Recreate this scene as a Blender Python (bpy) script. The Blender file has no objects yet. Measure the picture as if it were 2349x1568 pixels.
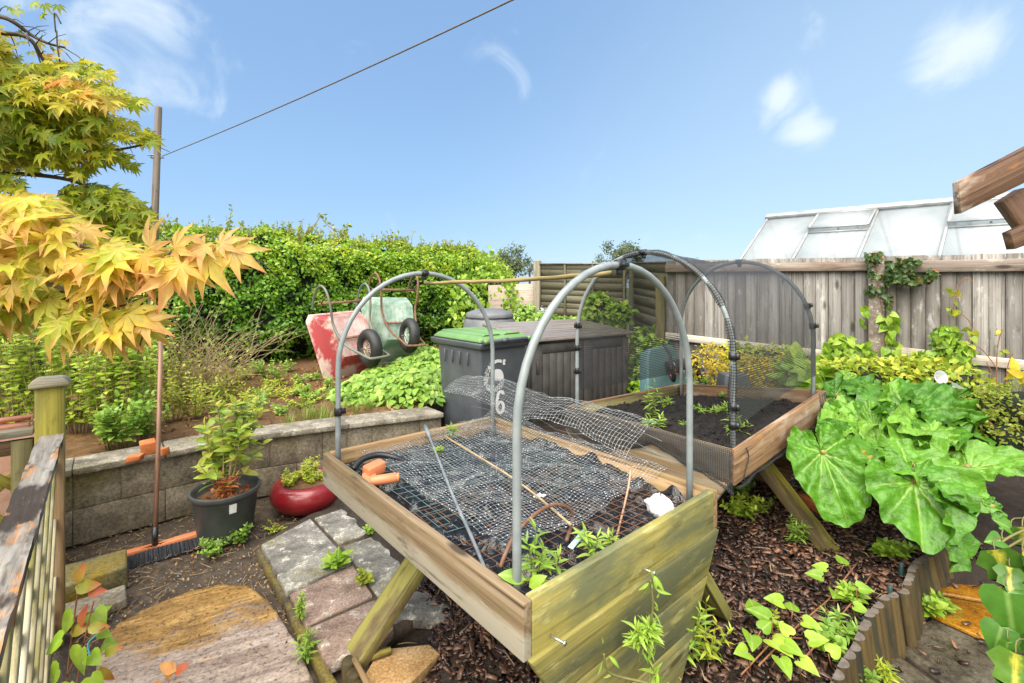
import bpy, math, random
import numpy as np
from mathutils import Vector as V, noise as mn
random.seed(7); RNG = np.random.default_rng(7)
SC = bpy.context.scene
COL = SC.collection
PI = math.pi
# ------------------------------------------------------------------ camera model
F, CX, CY, EYE = 1065.0, 1174.5, 655.0, 1.6
def P(px, py, z): return V(((px-CX)/F*z, z, EYE-(py-CY)/F*z))
def G(px, py, h=0.0): return P(px, py, (EYE-h)*F/(py-CY))
def ray(px, py): return V(((px-CX)/F, 1.0, -(py-CY)/F))
def onplane(px, py, o, n):
    d = ray(px, py); c = V((0, 0, EYE))
    return c + d*((o-c).dot(n)/d.dot(n))
U = V((.753, .658, 0)).normalized(); W = V((-U.y, U.x, 0)); Z = V((0, 0, 1))
def sstep(a, b, x):
    t = min(1, max(0, (x-a)/(b-a))); return t*t*(3-2*t)
def fbm(x, y, z=0, o=3): return mn.fractal(V((x, y, z)), 1.0, 2.0, o)
def rr(a, b): return random.uniform(a, b)
# ------------------------------------------------------------------ mesh builder
class MB:
    def __init__(s): s.v = []; s.f = []; s.lc = []; s.r = []; s.n = 0
    def add(s, verts, faces, lc=None, r=None, m=0):
        verts = np.asarray([tuple(p) for p in verts] if not isinstance(verts, np.ndarray) else verts, float)
        n = len(verts)
        s.v.append(verts)
        s.lc.append(np.asarray(lc, float) if lc is not None else verts.copy())
        s.r.append(np.full(n, random.random() if r is None else r) if r is None or np.isscalar(r) else np.asarray(r, float))
        by = {}
        if isinstance(faces, np.ndarray): s.f.append((faces+s.n, m))
        else:
            for f in faces: by.setdefault(len(f), []).append(f)
            for k, fs in by.items(): s.f.append((np.asarray(fs, int)+s.n, m))
        s.n += n
    def box(s, c, X, Y, Zv, lx, ly, lz, m=0, jit=0, r=None):
        c, X, Y, Zv = V(c), V(X), V(Y), V(Zv)
        vs, lc = [], []; o = rr(0, 40); o2 = rr(0, 9)
        for i in (-1, 1):
            for j in (-1, 1):
                for k in (-1, 1):
                    a, b, d = i*lx/2, j*ly/2, k*lz/2
                    p = c+X*a+Y*b+Zv*d
                    if jit: p += V((rr(-jit, jit), rr(-jit, jit), rr(-jit, jit)))
                    vs.append(p); lc.append((a+o, b+o2, d))
        s.add(vs, [(0, 1, 3, 2), (4, 6, 7, 5), (0, 4, 5, 1), (2, 3, 7, 6), (0, 2, 6, 4), (1, 5, 7, 3)], lc, r, m)
    def bar(s, p0, p1, wdir, w, t, m=0, r=None, jit=0):
        """board from p0 to p1, w along wdir, t across"""
        p0, p1 = V(p0), V(p1); X = (p1-p0); L = X.length; X.normalize()
        Y = V(wdir); Y = (Y-X*Y.dot(X)).normalized(); Q = X.cross(Y)
        s.box((p0+p1)/2, X, Y, Q, L, w, t, m, jit, r)
    def hexa(s, c8, m=0, r=None):
        """8 corners: bottom ring 0-3, top ring 4-7; grain runs 0->1"""
        c8 = [V(p) for p in c8]; o = rr(0, 40)
        L = (c8[1]-c8[0]).length; Wd = (c8[3]-c8[0]).length; Hh = (c8[4]-c8[0]).length
        lc = [(o, 0, 0), (o+L, 0, 0), (o+L, Wd, 0), (o, Wd, 0), (o, 0, Hh), (o+L, 0, Hh), (o+L, Wd, Hh), (o, Wd, Hh)]
        s.add(c8, [(0, 3, 2, 1), (4, 5, 6, 7), (0, 1, 5, 4), (1, 2, 6, 5), (2, 3, 7, 6), (3, 0, 4, 7)], lc, r, m)
    def tube(s, pts, r, n=8, m=0, cap=True, closed=False, rnd=None):
        pts = [V(p) for p in pts]; N = len(pts)
        rad = [r]*N if np.isscalar(r) else list(r)
        vs, lc, fs = [], [], []; L = rr(0, 30); prev = None
        for i, p in enumerate(pts):
            if closed: t = (pts[(i+1) % N]-pts[i-1])
            else: t = pts[min(i+1, N-1)]-pts[max(i-1, 0)]
            if t.length < 1e-9: t = V((0, 0, 1))
            t.normalize()
            if prev is None:
                a = V((0, 0, 1)) if abs(t.z) < .9 else V((1, 0, 0))
                e = t.cross(a).normalized()
            else:
                e = (prev-t*prev.dot(t)).normalized()
            prev = e; b = t.cross(e)
            if i: L += (p-pts[i-1]).length
            for k in range(n):
                an = 2*PI*k/n
                vs.append(p+(e*math.cos(an)+b*math.sin(an))*rad[i]); lc.append((L, an*rad[0], i*.01))
        M = N if closed else N-1
        for i in range(M):
            j = (i+1) % N
            for k in range(n):
                k2 = (k+1) % n
                fs.append((i*n+k, i*n+k2, j*n+k2, j*n+k))
        if cap and not closed and n > 2:
            fs.append(tuple(range(n-1, -1, -1))); fs.append(tuple((N-1)*n+k for k in range(n)))
        s.add(vs, fs, lc, rnd, m)
    def lathe(s, prof, o, n=32, ax=Z, m=0, sq=1.0):
        o = V(o); ax = V(ax).normalized(); e = ax.cross(V((1, 0, 0)) if abs(ax.x) < .9 else V((0, 1, 0))).normalized(); b = ax.cross(e)
        vs, lc, fs = [], [], []
        for i, (r, h) in enumerate(prof):
            for k in range(n):
                a = 2*PI*k/n
                vs.append(o+ax*h+(e*math.cos(a)+b*math.sin(a)*sq)*max(r, 1e-4)); lc.append((h, a*.3, r))
        for i in range(len(prof)-1):
            for k in range(n):
                k2 = (k+1) % n
                fs.append((i*n+k, i*n+k2, (i+1)*n+k2, (i+1)*n+k))
        s.add(vs, fs, lc, None, m)
    def torus(s, c, ax, R, r, n=32, k=12, sq=1.0, m=0):
        c = V(c); ax = V(ax).normalized(); e = ax.cross(V((0, 0, 1)) if abs(ax.z) < .9 else V((1, 0, 0))).normalized(); b = ax.cross(e)
        vs, fs, lc = [], [], []
        for i in range(n):
            a = 2*PI*i/n; d = e*math.cos(a)+b*math.sin(a)
            for j in range(k):
                q = 2*PI*j/k
                vs.append(c+d*(R+r*math.cos(q))+ax*(r*sq*math.sin(q))); lc.append((a*R, q*r, 0))
        for i in range(n):
            for j in range(k):
                i2, j2 = (i+1) % n, (j+1) % k
                fs.append((i*k+j, i2*k+j, i2*k+j2, i*k+j2))
        s.add(vs, fs, lc, None, m)
    def grid(s, fn, nu, nv, m=0, r=None):
        vs, lc, fs = [], [], []
        for i in range(nu+1):
            for j in range(nv+1):
                o = fn(i/nu, j/nv)
                if isinstance(o, tuple) and len(o) == 2: vs.append(o[0]); lc.append(o[1])
                else: vs.append(o); lc.append(o)
        for i in range(nu):
            for j in range(nv):
                a = i*(nv+1)+j
                fs.append((a, a+nv+1, a+nv+2, a+1))
        s.add(vs, fs, lc, r, m)
    def sheet(s, poly, top, bot, m=0):
        """flat polygon slab"""
        n = len(poly); vs = [V((p[0], p[1], top)) for p in poly]+[V((p[0], p[1], bot)) for p in poly]
        fs = [tuple(range(n)), tuple(range(2*n-1, n-1, -1))]+[(i, n+i, n+(i+1) % n, (i+1) % n) for i in range(n)]
        a = V((poly[1][0]-poly[0][0], poly[1][1]-poly[0][1], 0))
        if sum(poly[i][0]*poly[(i+1) % n][1]-poly[(i+1) % n][0]*poly[i][1] for i in range(n)) < 0: fs = [tuple(reversed(f)) for f in fs]
        s.add(vs, fs, None, None, m)
    def leaves(s, T, pos, tip, nrm, size, rnd=None, m=0):
        tv, tf, tl = T
        pos = np.asarray(pos, float); N = len(pos)
        if N == 0: return
        y = np.asarray(tip, float); y = y/(np.linalg.norm(y, axis=1, keepdims=True)+1e-9)
        z = np.asarray(nrm, float); z = z-y*np.sum(z*y, 1, keepdims=True); z = z/(np.linalg.norm(z, axis=1, keepdims=True)+1e-9)
        x = np.cross(y, z)
        size = np.broadcast_to(np.asarray(size, float), (N,))
        n = len(tv)
        vs = (x[:, None, :]*tv[None, :, 0:1]+y[:, None, :]*tv[None, :, 1:2]+z[:, None, :]*tv[None, :, 2:3])*size[:, None, None]+pos[:, None, :]
        r = RNG.random(N) if rnd is None else np.broadcast_to(np.asarray(rnd, float), (N,))
        fa = (tf[None, :, :]+(np.arange(N)*n)[:, None, None]).reshape(-1, tf.shape[1])
        s.add(vs.reshape(-1, 3), fa, np.tile(tl, (N, 1)), np.repeat(r, n), m)
    def mesh(s, name, off):
        me = bpy.data.meshes.new(name)
        v = np.concatenate(s.v)-np.array(off)
        me.vertices.add(len(v)); me.vertices.foreach_set('co', v.ravel())
        ls, st, mi = [], [], []; c = 0
        for fa, m in s.f:
            k = fa.shape[1]; ls.append(fa.ravel()); st.append(np.arange(len(fa))*k+c); mi.append(np.full(len(fa), m)); c += fa.size
        ls = np.concatenate(ls); st = np.concatenate(st); mi = np.concatenate(mi)
        me.loops.add(len(ls)); me.loops.foreach_set('vertex_index', ls.astype(np.int32))
        me.polygons.add(len(st)); me.polygons.foreach_set('loop_start', st.astype(np.int32)); me.polygons.foreach_set('material_index', mi.astype(np.int32))
        me.update(calc_edges=True)
        a = me.attributes.new('lc', 'FLOAT_VECTOR', 'POINT'); a.data.foreach_set('vector', np.concatenate(s.lc).ravel())
        a = me.attributes.new('rnd', 'FLOAT', 'POINT'); a.data.foreach_set('value', np.concatenate(s.r))
        return me
def rootloc(p):
    while p.parent: p = p.parent
    return V(p.location)
def tag(o, label=None, cat=None, group=None, kind=None):
    if label: o['label'] = label
    if cat: o['category'] = cat
    if group: o['group'] = group
    if kind: o['kind'] = kind
def obj(name, mb, mats, parent=None, smooth=False, bevel=0, seg=1, label=None, cat=None, group=None, kind=None, loc=None):
    if not isinstance(mats, (list, tuple)): mats = [mats]
    if parent is not None: off = rootloc(parent)
    elif loc is not None: off = V(loc)
    else:
        v = np.concatenate(mb.v); lo, hi = v.min(0), v.max(0); off = V(((lo[0]+hi[0])/2, (lo[1]+hi[1])/2, lo[2]))
    me = mb.mesh(name, off)
    for m in mats: me.materials.append(m)
    if smooth: me.polygons.foreach_set('use_smooth', np.ones(len(me.polygons), bool))
    o = bpy.data.objects.new(name, me); COL.objects.link(o)
    if parent is not None: o.parent = parent
    else: o.location = off
    if bevel:
        b = o.modifiers.new('Bevel', 'BEVEL'); b.width = bevel; b.segments = seg; b.limit_method = 'ANGLE'; b.angle_limit = .6
    tag(o, label, cat, group, kind)
    return o
def thing(name, label, cat, loc, group=None):
    o = bpy.data.objects.new(name, None); COL.objects.link(o); o.location = loc; o.empty_display_size = .1
    tag(o, label, cat, group); return o
def dup(root, loc, rz=0, sc=1, label=None):
    r = root.copy(); COL.objects.link(r); r.location = loc; r.rotation_euler = (0, 0, rz); r.scale = (sc, sc, sc)
    if label: r['label'] = label
    for ch in root.children:
        c = ch.copy(); COL.objects.link(c); c.parent = r
        for g in ch.children:
            d = g.copy(); COL.objects.link(d); d.parent = c
    return r
# ------------------------------------------------------------------ materials
class N:
    def __init__(s, name):
        s.m = bpy.data.materials.new(name); s.m.use_nodes = True; s.t = s.m.node_tree; s.t.nodes.clear()
        s.out = s.n('ShaderNodeOutputMaterial')
    def n(s, ty, **kw):
        x = s.t.nodes.new(ty)
        for k, v in kw.items(): setattr(x, k, v)
        return x
    def l(s, a, b): s.t.links.new(a, b)
    def attr(s, nm): return s.n('ShaderNodeAttribute', attribute_name=nm)
    def vec(s, coord, scale):
        mp = s.n('ShaderNodeMapping'); mp.inputs['Scale'].default_value = scale if not np.isscalar(scale) else (scale,)*3
        src = s.attr('lc').outputs['Vector'] if coord == 'lc' else s.n('ShaderNodeTexCoord').outputs['Object']
        s.l(src, mp.inputs['Vector']); return mp.outputs[0]
    def noise(s, vec, scale=1, detail=4, rough=.6, dist=0):
        x = s.n('ShaderNodeTexNoise'); x.inputs['Scale'].default_value = scale; x.inputs['Detail'].default_value = detail
        x.inputs['Roughness'].default_value = rough; x.inputs['Distortion'].default_value = dist; s.l(vec, x.inputs['Vector']); return x.outputs['Fac']
    def ramp(s, fac, stops):
        x = s.n('ShaderNodeValToRGB'); e = x.color_ramp.elements
        while len(e) < len(stops): e.new(.5)
        for q, (p, c) in zip(e, stops): q.position = p; q.color = (c, c, c, 1) if np.isscalar(c) else (*c, 1)
        s.l(fac, x.inputs[0]); return x.outputs[0]
    def mix(s, fac, a, b, mode='MIX'):
        x = s.n('ShaderNodeMix', data_type='RGBA', blend_type=mode)
        for sock, v in ((x.inputs[0], fac), (x.inputs[6], a), (x.inputs[7], b)):
            if isinstance(v, (int, float)): sock.default_value = v
            elif isinstance(v, tuple): sock.default_value = (*v, 1)
            else: s.l(v, sock)
        return x.outputs[2]
    def math(s, op, a, b=0, c=0):
        x = s.n('ShaderNodeMath', operation=op)
        for i, v in enumerate((a, b, c)):
            if isinstance(v, (int, float)): x.inputs[i].default_value = v
            else: s.l(v, x.inputs[i])
        return x.outputs[0]
    def bsdf(s, col, rough=.6, spec=.5, metal=0, bump=None, bstr=.3, bdist=.01, coat=0):
        b = s.n('ShaderNodeBsdfPrincipled')
        for k, v in (('Base Color', col), ('Roughness', rough), ('Metallic', metal), ('Specular IOR Level', spec), ('Coat Weight', coat)):
            if isinstance(v, (int, float)): b.inputs[k].default_value = v
            elif isinstance(v, tuple): b.inputs[k].default_value = (*v, 1)
            else: s.l(v, b.inputs[k])
        if coat: b.inputs['Coat Roughness'].default_value = .15
        if bump is not None:
            x = s.n('ShaderNodeBump'); x.inputs['Strength'].default_value = bstr; x.inputs['Distance'].default_value = bdist
            s.l(bump, x.inputs['Height']); s.l(x.outputs[0], b.inputs['Normal'])
        return b.outputs[0]
    def done(s, sh): s.l(sh, s.out.inputs[0]); return s.m
def simple(name, c1, c2=None, scale=8, rough=.5, spec=.5, metal=0, bump=.15, coord='obj', coat=0, lo=.35, hi=.65, bd=.004):
    x = N(name); f = x.noise(x.vec(coord, scale), 1, 5)
    col = x.ramp(f, [(lo, c1), (hi, c2 or c1)])
    return x.done(x.bsdf(col, rough, spec, metal, f, bump, bd, coat))
def wood(name, base, dark, light, patch=None, pthr=(.5, .65), pscale=3, patch2=None, p2thr=(.55, .6), rough=.7, grain=(1.2, 45, 45), knots=True, bump=.35, p2scale=6, low=None):
    x = N(name)
    g = x.noise(x.vec('lc', grain), 1, 6, .65, .6)
    big = x.noise(x.vec('lc', (pscale*.5, pscale*1.5, pscale*1.5)), 1, 5, .6)
    col = x.ramp(g, [(.25, dark), (.48, base), (.72, light)])
    if patch: col = x.mix(x.ramp(big, [(pthr[0], 0.), (pthr[1], 1.)]), col, patch)
    if patch2:
        q = x.noise(x.vec('lc', (p2scale*.6, p2scale*2, p2scale*2)), 1.3, 6, .7)
        col = x.mix(x.ramp(q, [(p2thr[0], 0.), (p2thr[1], 1.)]), col, patch2)
    if low:
        sep = x.n('ShaderNodeSeparateXYZ'); x.l(x.attr('lc').outputs['Vector'], sep.inputs[0])
        q = x.noise(x.vec('lc', (2.5, 14, 14)), 1.2, 6, .7)
        col = x.mix(x.ramp(x.math('ADD', x.math('MULTIPLY', sep.outputs[2], 4), x.math('MULTIPLY', q, .5)), [(.44, .9), (.56, 0.)]), col, low)
    fine = x.noise(x.vec('lc', (grain[0]*3, grain[1]*.5, grain[2]*.5)), 1, 5, .75)
    col = x.mix(x.ramp(fine, [(.33, .7), (.44, 0.)]), col, tuple(c*.55 for c in dark))
    st = x.noise(x.vec('lc', (5, 9, 9)), 1.3, 6, .75)
    col = x.mix(x.ramp(st, [(.60, 0.), (.72, .55)]), col, tuple(c*.6 for c in dark))
    col = x.mix(x.ramp(g, [(.3, .75), (.42, 0.)]), col, tuple(c*.45 for c in dark))
    rn = x.attr('rnd').outputs['Fac']
    col = x.mix(1.0, col, x.ramp(rn, [(0, .72), (1, 1.15)]), 'MULTIPLY')
    if knots:
        vo = x.n('ShaderNodeTexVoronoi'); vo.inputs['Scale'].default_value = 1; x.l(x.vec('lc', (2.2, 7, 7)), vo.inputs['Vector'])
        col = x.mix(x.ramp(vo.outputs['Distance'], [(.07, .85), (.14, 0.)]), col, tuple(c*.35 for c in dark))
    return x.done(x.bsdf(col, rough, .4, 0, g, bump, .004))
def leafmat(name, stops, edge=None, vein=None, blotch=None, rough=.42, trans=.35, spec=.5, edgestart=.45, clump=None):
    """stops: ramp over the per-leaf random value; edge: pigment toward the leaf tips"""
    x = N(name); rn = x.attr('rnd').outputs['Fac']
    col = x.ramp(rn, stops)
    sep = x.n('ShaderNodeSeparateXYZ'); x.l(x.attr('lc').outputs['Vector'], sep.inputs[0])
    if edge: col = x.mix(x.ramp(sep.outputs[1], [(edgestart, 0.), (1, .9)]), col, edge)
    if vein: col = x.mix(x.ramp(x.math('ABSOLUTE', sep.outputs[0]), [(.01, .8), (.06, 0.)]), col, vein)
    if blotch: col = x.mix(x.ramp(x.math('ADD', x.math('MULTIPLY', x.math('ABSOLUTE', sep.outputs[0]), 1.6), x.math('MULTIPLY', x.noise(x.vec('obj', 28), 1, 3), .9)), [(.42, .95), (.62, 0.)]), col, blotch)
    f = x.noise(x.vec('obj', 30), 1, 3)
    col = x.mix(1.0, col, x.ramp(f, [(.3, .8), (.7, 1.15)]), 'MULTIPLY')
    b = x.bsdf(col, rough, spec, 0, f, .1, .003)
    if trans:
        t = x.n('ShaderNodeBsdfTranslucent'); x.l(col, t.inputs[0])
        ms = x.n('ShaderNodeMixShader'); ms.inputs[0].default_value = trans; x.l(b, ms.inputs[1]); x.l(t.outputs[0], ms.inputs[2]); b = ms.outputs[0]
    return x.done(b)
# leaf templates: x across, y along (0..1), z up ; lc = (x,y,0)
def tmpl(vs, fs):
    vs = np.array(vs, float); fs = np.array(fs, int); lc = vs.copy(); lc[:, 2] = 0; return vs, fs, lc
LF_DIA = tmpl([(0, 0, 0), (-.28, .45, .07), (0, .5, 0), (.28, .45, .07), (0, 1, -.1)], [(0, 2, 1), (0, 3, 2), (1, 2, 4), (2, 3, 4)])
def ovate(w=.3, k=5, bend=.2, fold=.12, pk=.4):
    vs, fs = [], []
    for i in range(k+1):
        t = i/k; hw = w*(math.sin(PI*t**(math.log(.5)/math.log(pk))))**.8 if 0 < t < 1 else 0.004
        zz = -bend*t*t
        vs += [(-hw, t, zz+fold*hw*2), (0, t, zz), (hw, t, zz+fold*hw*2)]
    for i in range(k):
        a = i*3; fs += [(a, a+1, a+4, a+3), (a+1, a+2, a+5, a+4)]
    return tmpl(vs, fs)
LF_OV = ovate(.27, 5); LF_LAN = ovate(.12, 5, .35); LF_BROAD = ovate(.36, 5, .25, .1, .36)
def heart():
    out = [(0, .12), (-.16, .0), (-.34, .04), (-.42, .2), (-.38, .42), (-.22, .7), (0, 1)]
    vs, fs = [], []
    for i, (x, y) in enumerate(out):
        vs += [(x, y, abs(x)*.25-.2*y*y), (0, max(.12, y*.95+.03) if i < 6 else 1, -.2*y*y), (-x, y, abs(x)*.25-.2*y*y)]
    for i in range(6):
        a = i*3; fs += [(a, a+1, a+4, a+3), (a+1, a+2, a+5, a+4)]
    return tmpl(vs, fs)
LF_HEART = heart()
def maple(fine=True):
    ang = [-118, -78, -40, 0, 40, 78, 118]; ln = [.38, .66, .88, 1.0, .88, .66, .38]
    vs = [(0, 0, 0)]; fs = []; lc = [(0, 0, 0)]
    def pt(r, a, z=0): return (r*math.sin(math.radians(a)), r*math.cos(math.radians(a)), -.16*r*r+z)
    for a, L in zip(ang, ln):
        hw = 11.5 if abs(a) < 100 else 10
        i = len(vs)
        for (r, da, z) in ((.42*L+.04, -19, .03), (.62*L, -hw*.8, .04), (L, 0, -.05), (.62*L, hw*.8, .04), (.42*L+.04, 19, .03), (.55*L, 0, -.03)):
            vs.append(pt(r, a+da, z)); lc.append((da/100*r*3+.08, r, 0))
        fs += [(0, i, i+5), (i, i+1, i+5), (i+1, i+2, i+5), (i+2, i+3, i+5), (i+3, i+4, i+5), (i+4, 0, i+5)]
    lc = np.array(lc, float)
    return np.array(vs, float), np.array(fs, int), lc
LF_MAPLE = maple()
def ivyleaf():
    out = [(0, 0), (-.25, -.05), (-.45, .2), (-.3, .38), (-.34, .62), (-.14, .66), (0, 1)]
    vs, fs = [], []
    for i, (x, y) in enumerate(out):
        vs += [(x, y, abs(x)*.2-.15*y*y), (0, .3+.1*i, -.1), (-x, y, abs(x)*.2-.15*y*y)]
    for i in range(6):
        a = i*3; fs += [(a, a+1, a+4, a+3), (a+1, a+2, a+5, a+4)]
    vs[19] = (0, 1, -.15)
    return tmpl(vs, fs)
LF_IVY = ivyleaf()
def rnd_dir(n, up=.3):
    d = RNG.normal(size=(n, 3)); d[:, 2] += up; return d/np.linalg.norm(d, axis=1, keepdims=True)
def stemmy(ml, ms, base, T, n, h, spread, leaf, per=10, start=.25, droop=.35, srad=.004, lean=(0, 0), upn=.8, out=1.0, pair=True):
    """stems that rise from a base with leaves along them"""
    base = V(base)
    pos, tip, nrm, sz = [], [], [], []
    for i in range(n):
        a = rr(0, 2*PI); sp = spread*math.sqrt(random.random()); hh = h*rr(.65, 1.05)
        top = base+V((math.cos(a)*sp+lean[0], math.sin(a)*sp+lean[1], hh)); b0 = base+V((math.cos(a), math.sin(a), 0))*sp*.2
        mid = b0.lerp(top, .5)+V((rr(-.08, .08)*h, rr(-.08, .08)*h, hh*.08))
        pts = []
        for k in range(7):
            t = k/6; pts.append(b0*(1-t)**2+mid*2*t*(1-t)+top*t*t)
        ms.tube(pts, [srad*(1-.6*k/6) for k in range(7)], 5)
        for j in range(per):
            t = start+(1-start)*(j+.5)/per
            q = b0*(1-t)**2+mid*2*t*(1-t)+top*t*t
            an = j*1.9+rr(-.4, .4)
            for s in ((0, PI) if pair else (0,)):
                d = V((math.cos(an+s)*out, math.sin(an+s)*out, rr(-.1, .6)+.5*t-droop))
                pos.append(q); tip.append(d); nrm.append((rr(-.4, .4), rr(-.5, .2), upn)); sz.append(leaf*rr(.65, 1.15)*(1-.35*max(0, t-.75)/.25))
        pos.append(top); tip.append((rr(-.5, .5), rr(-.5, .5), .9)); nrm.append((rr(-1, 1), -1, .3)); sz.append(leaf*.6)
    ml.leaves(T, pos, tip, nrm, sz)
def catmull(pts, k=6):
    pts = [V(p) for p in pts]; out = []
    for i in range(len(pts)-1):
        p0, p1, p2, p3 = pts[max(i-1, 0)], pts[i], pts[i+1], pts[min(i+2, len(pts)-1)]
        for j in range(k):
            t = j/k
            out.append(.5*((2*p1)+(p2-p0)*t+(2*p0-5*p1+4*p2-p3)*t*t+(3*p1-p0-3*p2+p3)*t**3))
    out.append(pts[-1]); return out
# ------------------------------------------------------------------ camera, light, sky
cam = bpy.data.cameras.new('camera'); co = bpy.data.objects.new('camera', cam); COL.objects.link(co)
co.location = (0, 0, EYE); co.rotation_euler = (PI/2, 0, 0); cam.sensor_width = 36; cam.lens = F/2349*36
cam.shift_y = -(784-CY)/2349; cam.clip_end = 2000; cam.clip_start = .05; SC.camera = co
SUN_EL, SUN_AZ = math.radians(56), math.radians(205)     # azimuth clockwise from +Y
sd = V((math.sin(SUN_AZ)*math.cos(SUN_EL), math.cos(SUN_AZ)*math.cos(SUN_EL), math.sin(SUN_EL)))
sl = bpy.data.lights.new('sun', 'SUN'); sl.energy = 3.8; sl.angle = math.radians(75); sl.color = (1, .945, .85)
so = bpy.data.objects.new('sun', sl); COL.objects.link(so); so.rotation_euler = sd.to_track_quat('Z', 'Y').to_euler(); so.location = (0, -3, 8)
wd = bpy.data.worlds.new('World'); SC.world = wd; wd.use_nodes = True
wt = wd.node_tree; bg = wt.nodes['Background']
sky = wt.nodes.new('ShaderNodeTexSky'); sky.sky_type = 'NISHITA'; sky.sun_disc = False
sky.sun_elevation = SUN_EL; sky.sun_rotation = SUN_AZ; sky.altitude = 0; sky.air_density = 1.0; sky.dust_density = .4; sky.ozone_density = 2.5
bg.inputs['Strength'].default_value = .105
def wn(ty, **kw):
    x = wt.nodes.new(ty)
    for k, v in kw.items(): setattr(x, k, v)
    return x
tc = wn('ShaderNodeTexCoord')
def wmath(op, a, b=0, c=0):
    x = wn('ShaderNodeMath', operation=op)
    for i, v in enumerate((a, b, c)):
        if isinstance(v, (int, float)): x.inputs[i].default_value = v
        else: wt.links.new(v, x.inputs[i])
    return x.outputs[0]
nz = wn('ShaderNodeTexNoise'); nz.inputs['Scale'].default_value = 7; nz.inputs['Detail'].default_value = 7; nz.inputs['Roughness'].default_value = .55; nz.inputs['Distortion'].default_value = .6
wt.links.new(tc.outputs['Generated'], nz.inputs['Vector'])
cur = None
# clouds of the sky dome: direction, angular radius, density
for px, py, rad, k in ((250, 10, .2, 1.1), (330, 80, .16, 1.15), (400, 120, .10, .9), (1790, 225, .055, 1.3), (1850, 300, .06, 1.2), (1760, 260, .04, .9), (2200, 90, .075, 1.3), (2140, 150, .05, .8), (2250, 60, .05, .9)):
    d = ray(px, py).normalized()
    dm = wn('ShaderNodeVectorMath', operation='DISTANCE'); dm.inputs[1].default_value = d; wt.links.new(tc.outputs['Generated'], dm.inputs[0])
    m = wn('ShaderNodeMapRange', interpolation_type='SMOOTHSTEP'); m.inputs[1].default_value = rad*1.25; m.inputs[2].default_value = 0; m.inputs[3].default_value = 0; m.inputs[4].default_value = k
    wt.links.new(dm.outputs['Value'], m.inputs[0])
    cur = m.outputs[0] if cur is None else wmath('MAXIMUM', cur, m.outputs[0])
cf = wn('ShaderNodeMapRange', interpolation_type='SMOOTHSTEP'); cf.inputs[1].default_value = .88; cf.inputs[2].default_value = 1.42; cf.inputs[3].default_value = 0; cf.inputs[4].default_value = .8
wt.links.new(wmath('ADD', wmath('MULTIPLY', cur, .42), wmath('MULTIPLY', nz.outputs['Fac'], 1.5)), cf.inputs[0]); cf = cf.outputs[0]
tint = wn('ShaderNodeMix', data_type='RGBA'); tint.inputs[0].default_value = .8; wt.links.new(sky.outputs[0], tint.inputs[6])
def wramp(vec, a, b, ca, cb):
    dp = wn('ShaderNodeVectorMath', operation='DOT_PRODUCT'); dp.inputs[1].default_value = vec; wt.links.new(tc.outputs['Generated'], dp.inputs[0])
    mr = wn('ShaderNodeMapRange', interpolation_type='SMOOTHSTEP'); mr.inputs[1].default_value = a; mr.inputs[2].default_value = b; wt.links.new(dp.outputs['Value'], mr.inputs[0])
    mx = wn('ShaderNodeMix', data_type='RGBA'); wt.links.new(mr.outputs[0], mx.inputs[0])
    for i, c in ((6, ca), (7, cb)):
        if isinstance(c, tuple): mx.inputs[i].default_value = (*c, 1)
        else: wt.links.new(c, mx.inputs[i])
    return mx.outputs[2]
blue = wramp((0, 0, 1), .02, .55, (1.7, 2.8, 4.3), (1.3, 2.25, 3.75))
blue = wramp((.80, .45, -.40), .15, .85, blue, (2.5, 3.5, 4.55))
# bright white fill light added to the unseen sky behind the camera
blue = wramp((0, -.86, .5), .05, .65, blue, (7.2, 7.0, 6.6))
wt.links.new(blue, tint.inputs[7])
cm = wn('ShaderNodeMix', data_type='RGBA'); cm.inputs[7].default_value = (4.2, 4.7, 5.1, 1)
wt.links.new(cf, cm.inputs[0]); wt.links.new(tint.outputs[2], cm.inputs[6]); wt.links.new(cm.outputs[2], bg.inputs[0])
SC.view_settings.view_transform = 'Standard'; SC.view_settings.look = 'None'; SC.view_settings.exposure = 1.1; SC.view_settings.gamma = 1
SC.cycles.max_bounces = 8; SC.cycles.transparent_max_bounces = 24; SC.cycles.use_denoising = True
# ------------------------------------------------------------------ shared materials
M = {}
def soilmat(name, c1, c2, c3, sc=14):
    x = N(name); v = x.vec('obj', sc); f = x.noise(v, 1, 8, .7); g = x.noise(v, .12, 4)
    h = x.noise(v, 9, 3, .7)
    col = x.ramp(f, [(.3, c1), (.5, c2), (.7, c3)])
    col = x.mix(x.ramp(g, [(.4, 0.), (.62, .6)]), col, c2)
    col = x.mix(x.ramp(h, [(.66, 0.), (.72, .8)]), col, tuple(min(.5, c*2.2+.03) for c in c3))
    return x.done(x.bsdf(col, x.ramp(g, [(.4, .45), (.6, .85)]), .4, 0, x.math('ADD', f, x.math('MULTIPLY', h, .4)), .9, .02))
M['soil'] = soilmat('wet soil', (.012, .009, .007), (.028, .019, .013), (.065, .043, .028))
M['bank'] = soilmat('leaf littered soil', (.045, .024, .012), (.13, .066, .025), (.26, .15, .055), 10)
M['dirt'] = soilmat('gritty dirt', (.035, .026, .019), (.085, .062, .043), (.17, .13, .088), 16)
M['compost'] = soilmat('black potting compost', (.006, .005, .004), (.016, .012, .010), (.045, .034, .027), 20)
M['grassland'] = simple('rough meadow', (.05, .08, .02), (.09, .12, .03), .6, .9)
M['bark'] = None
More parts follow.
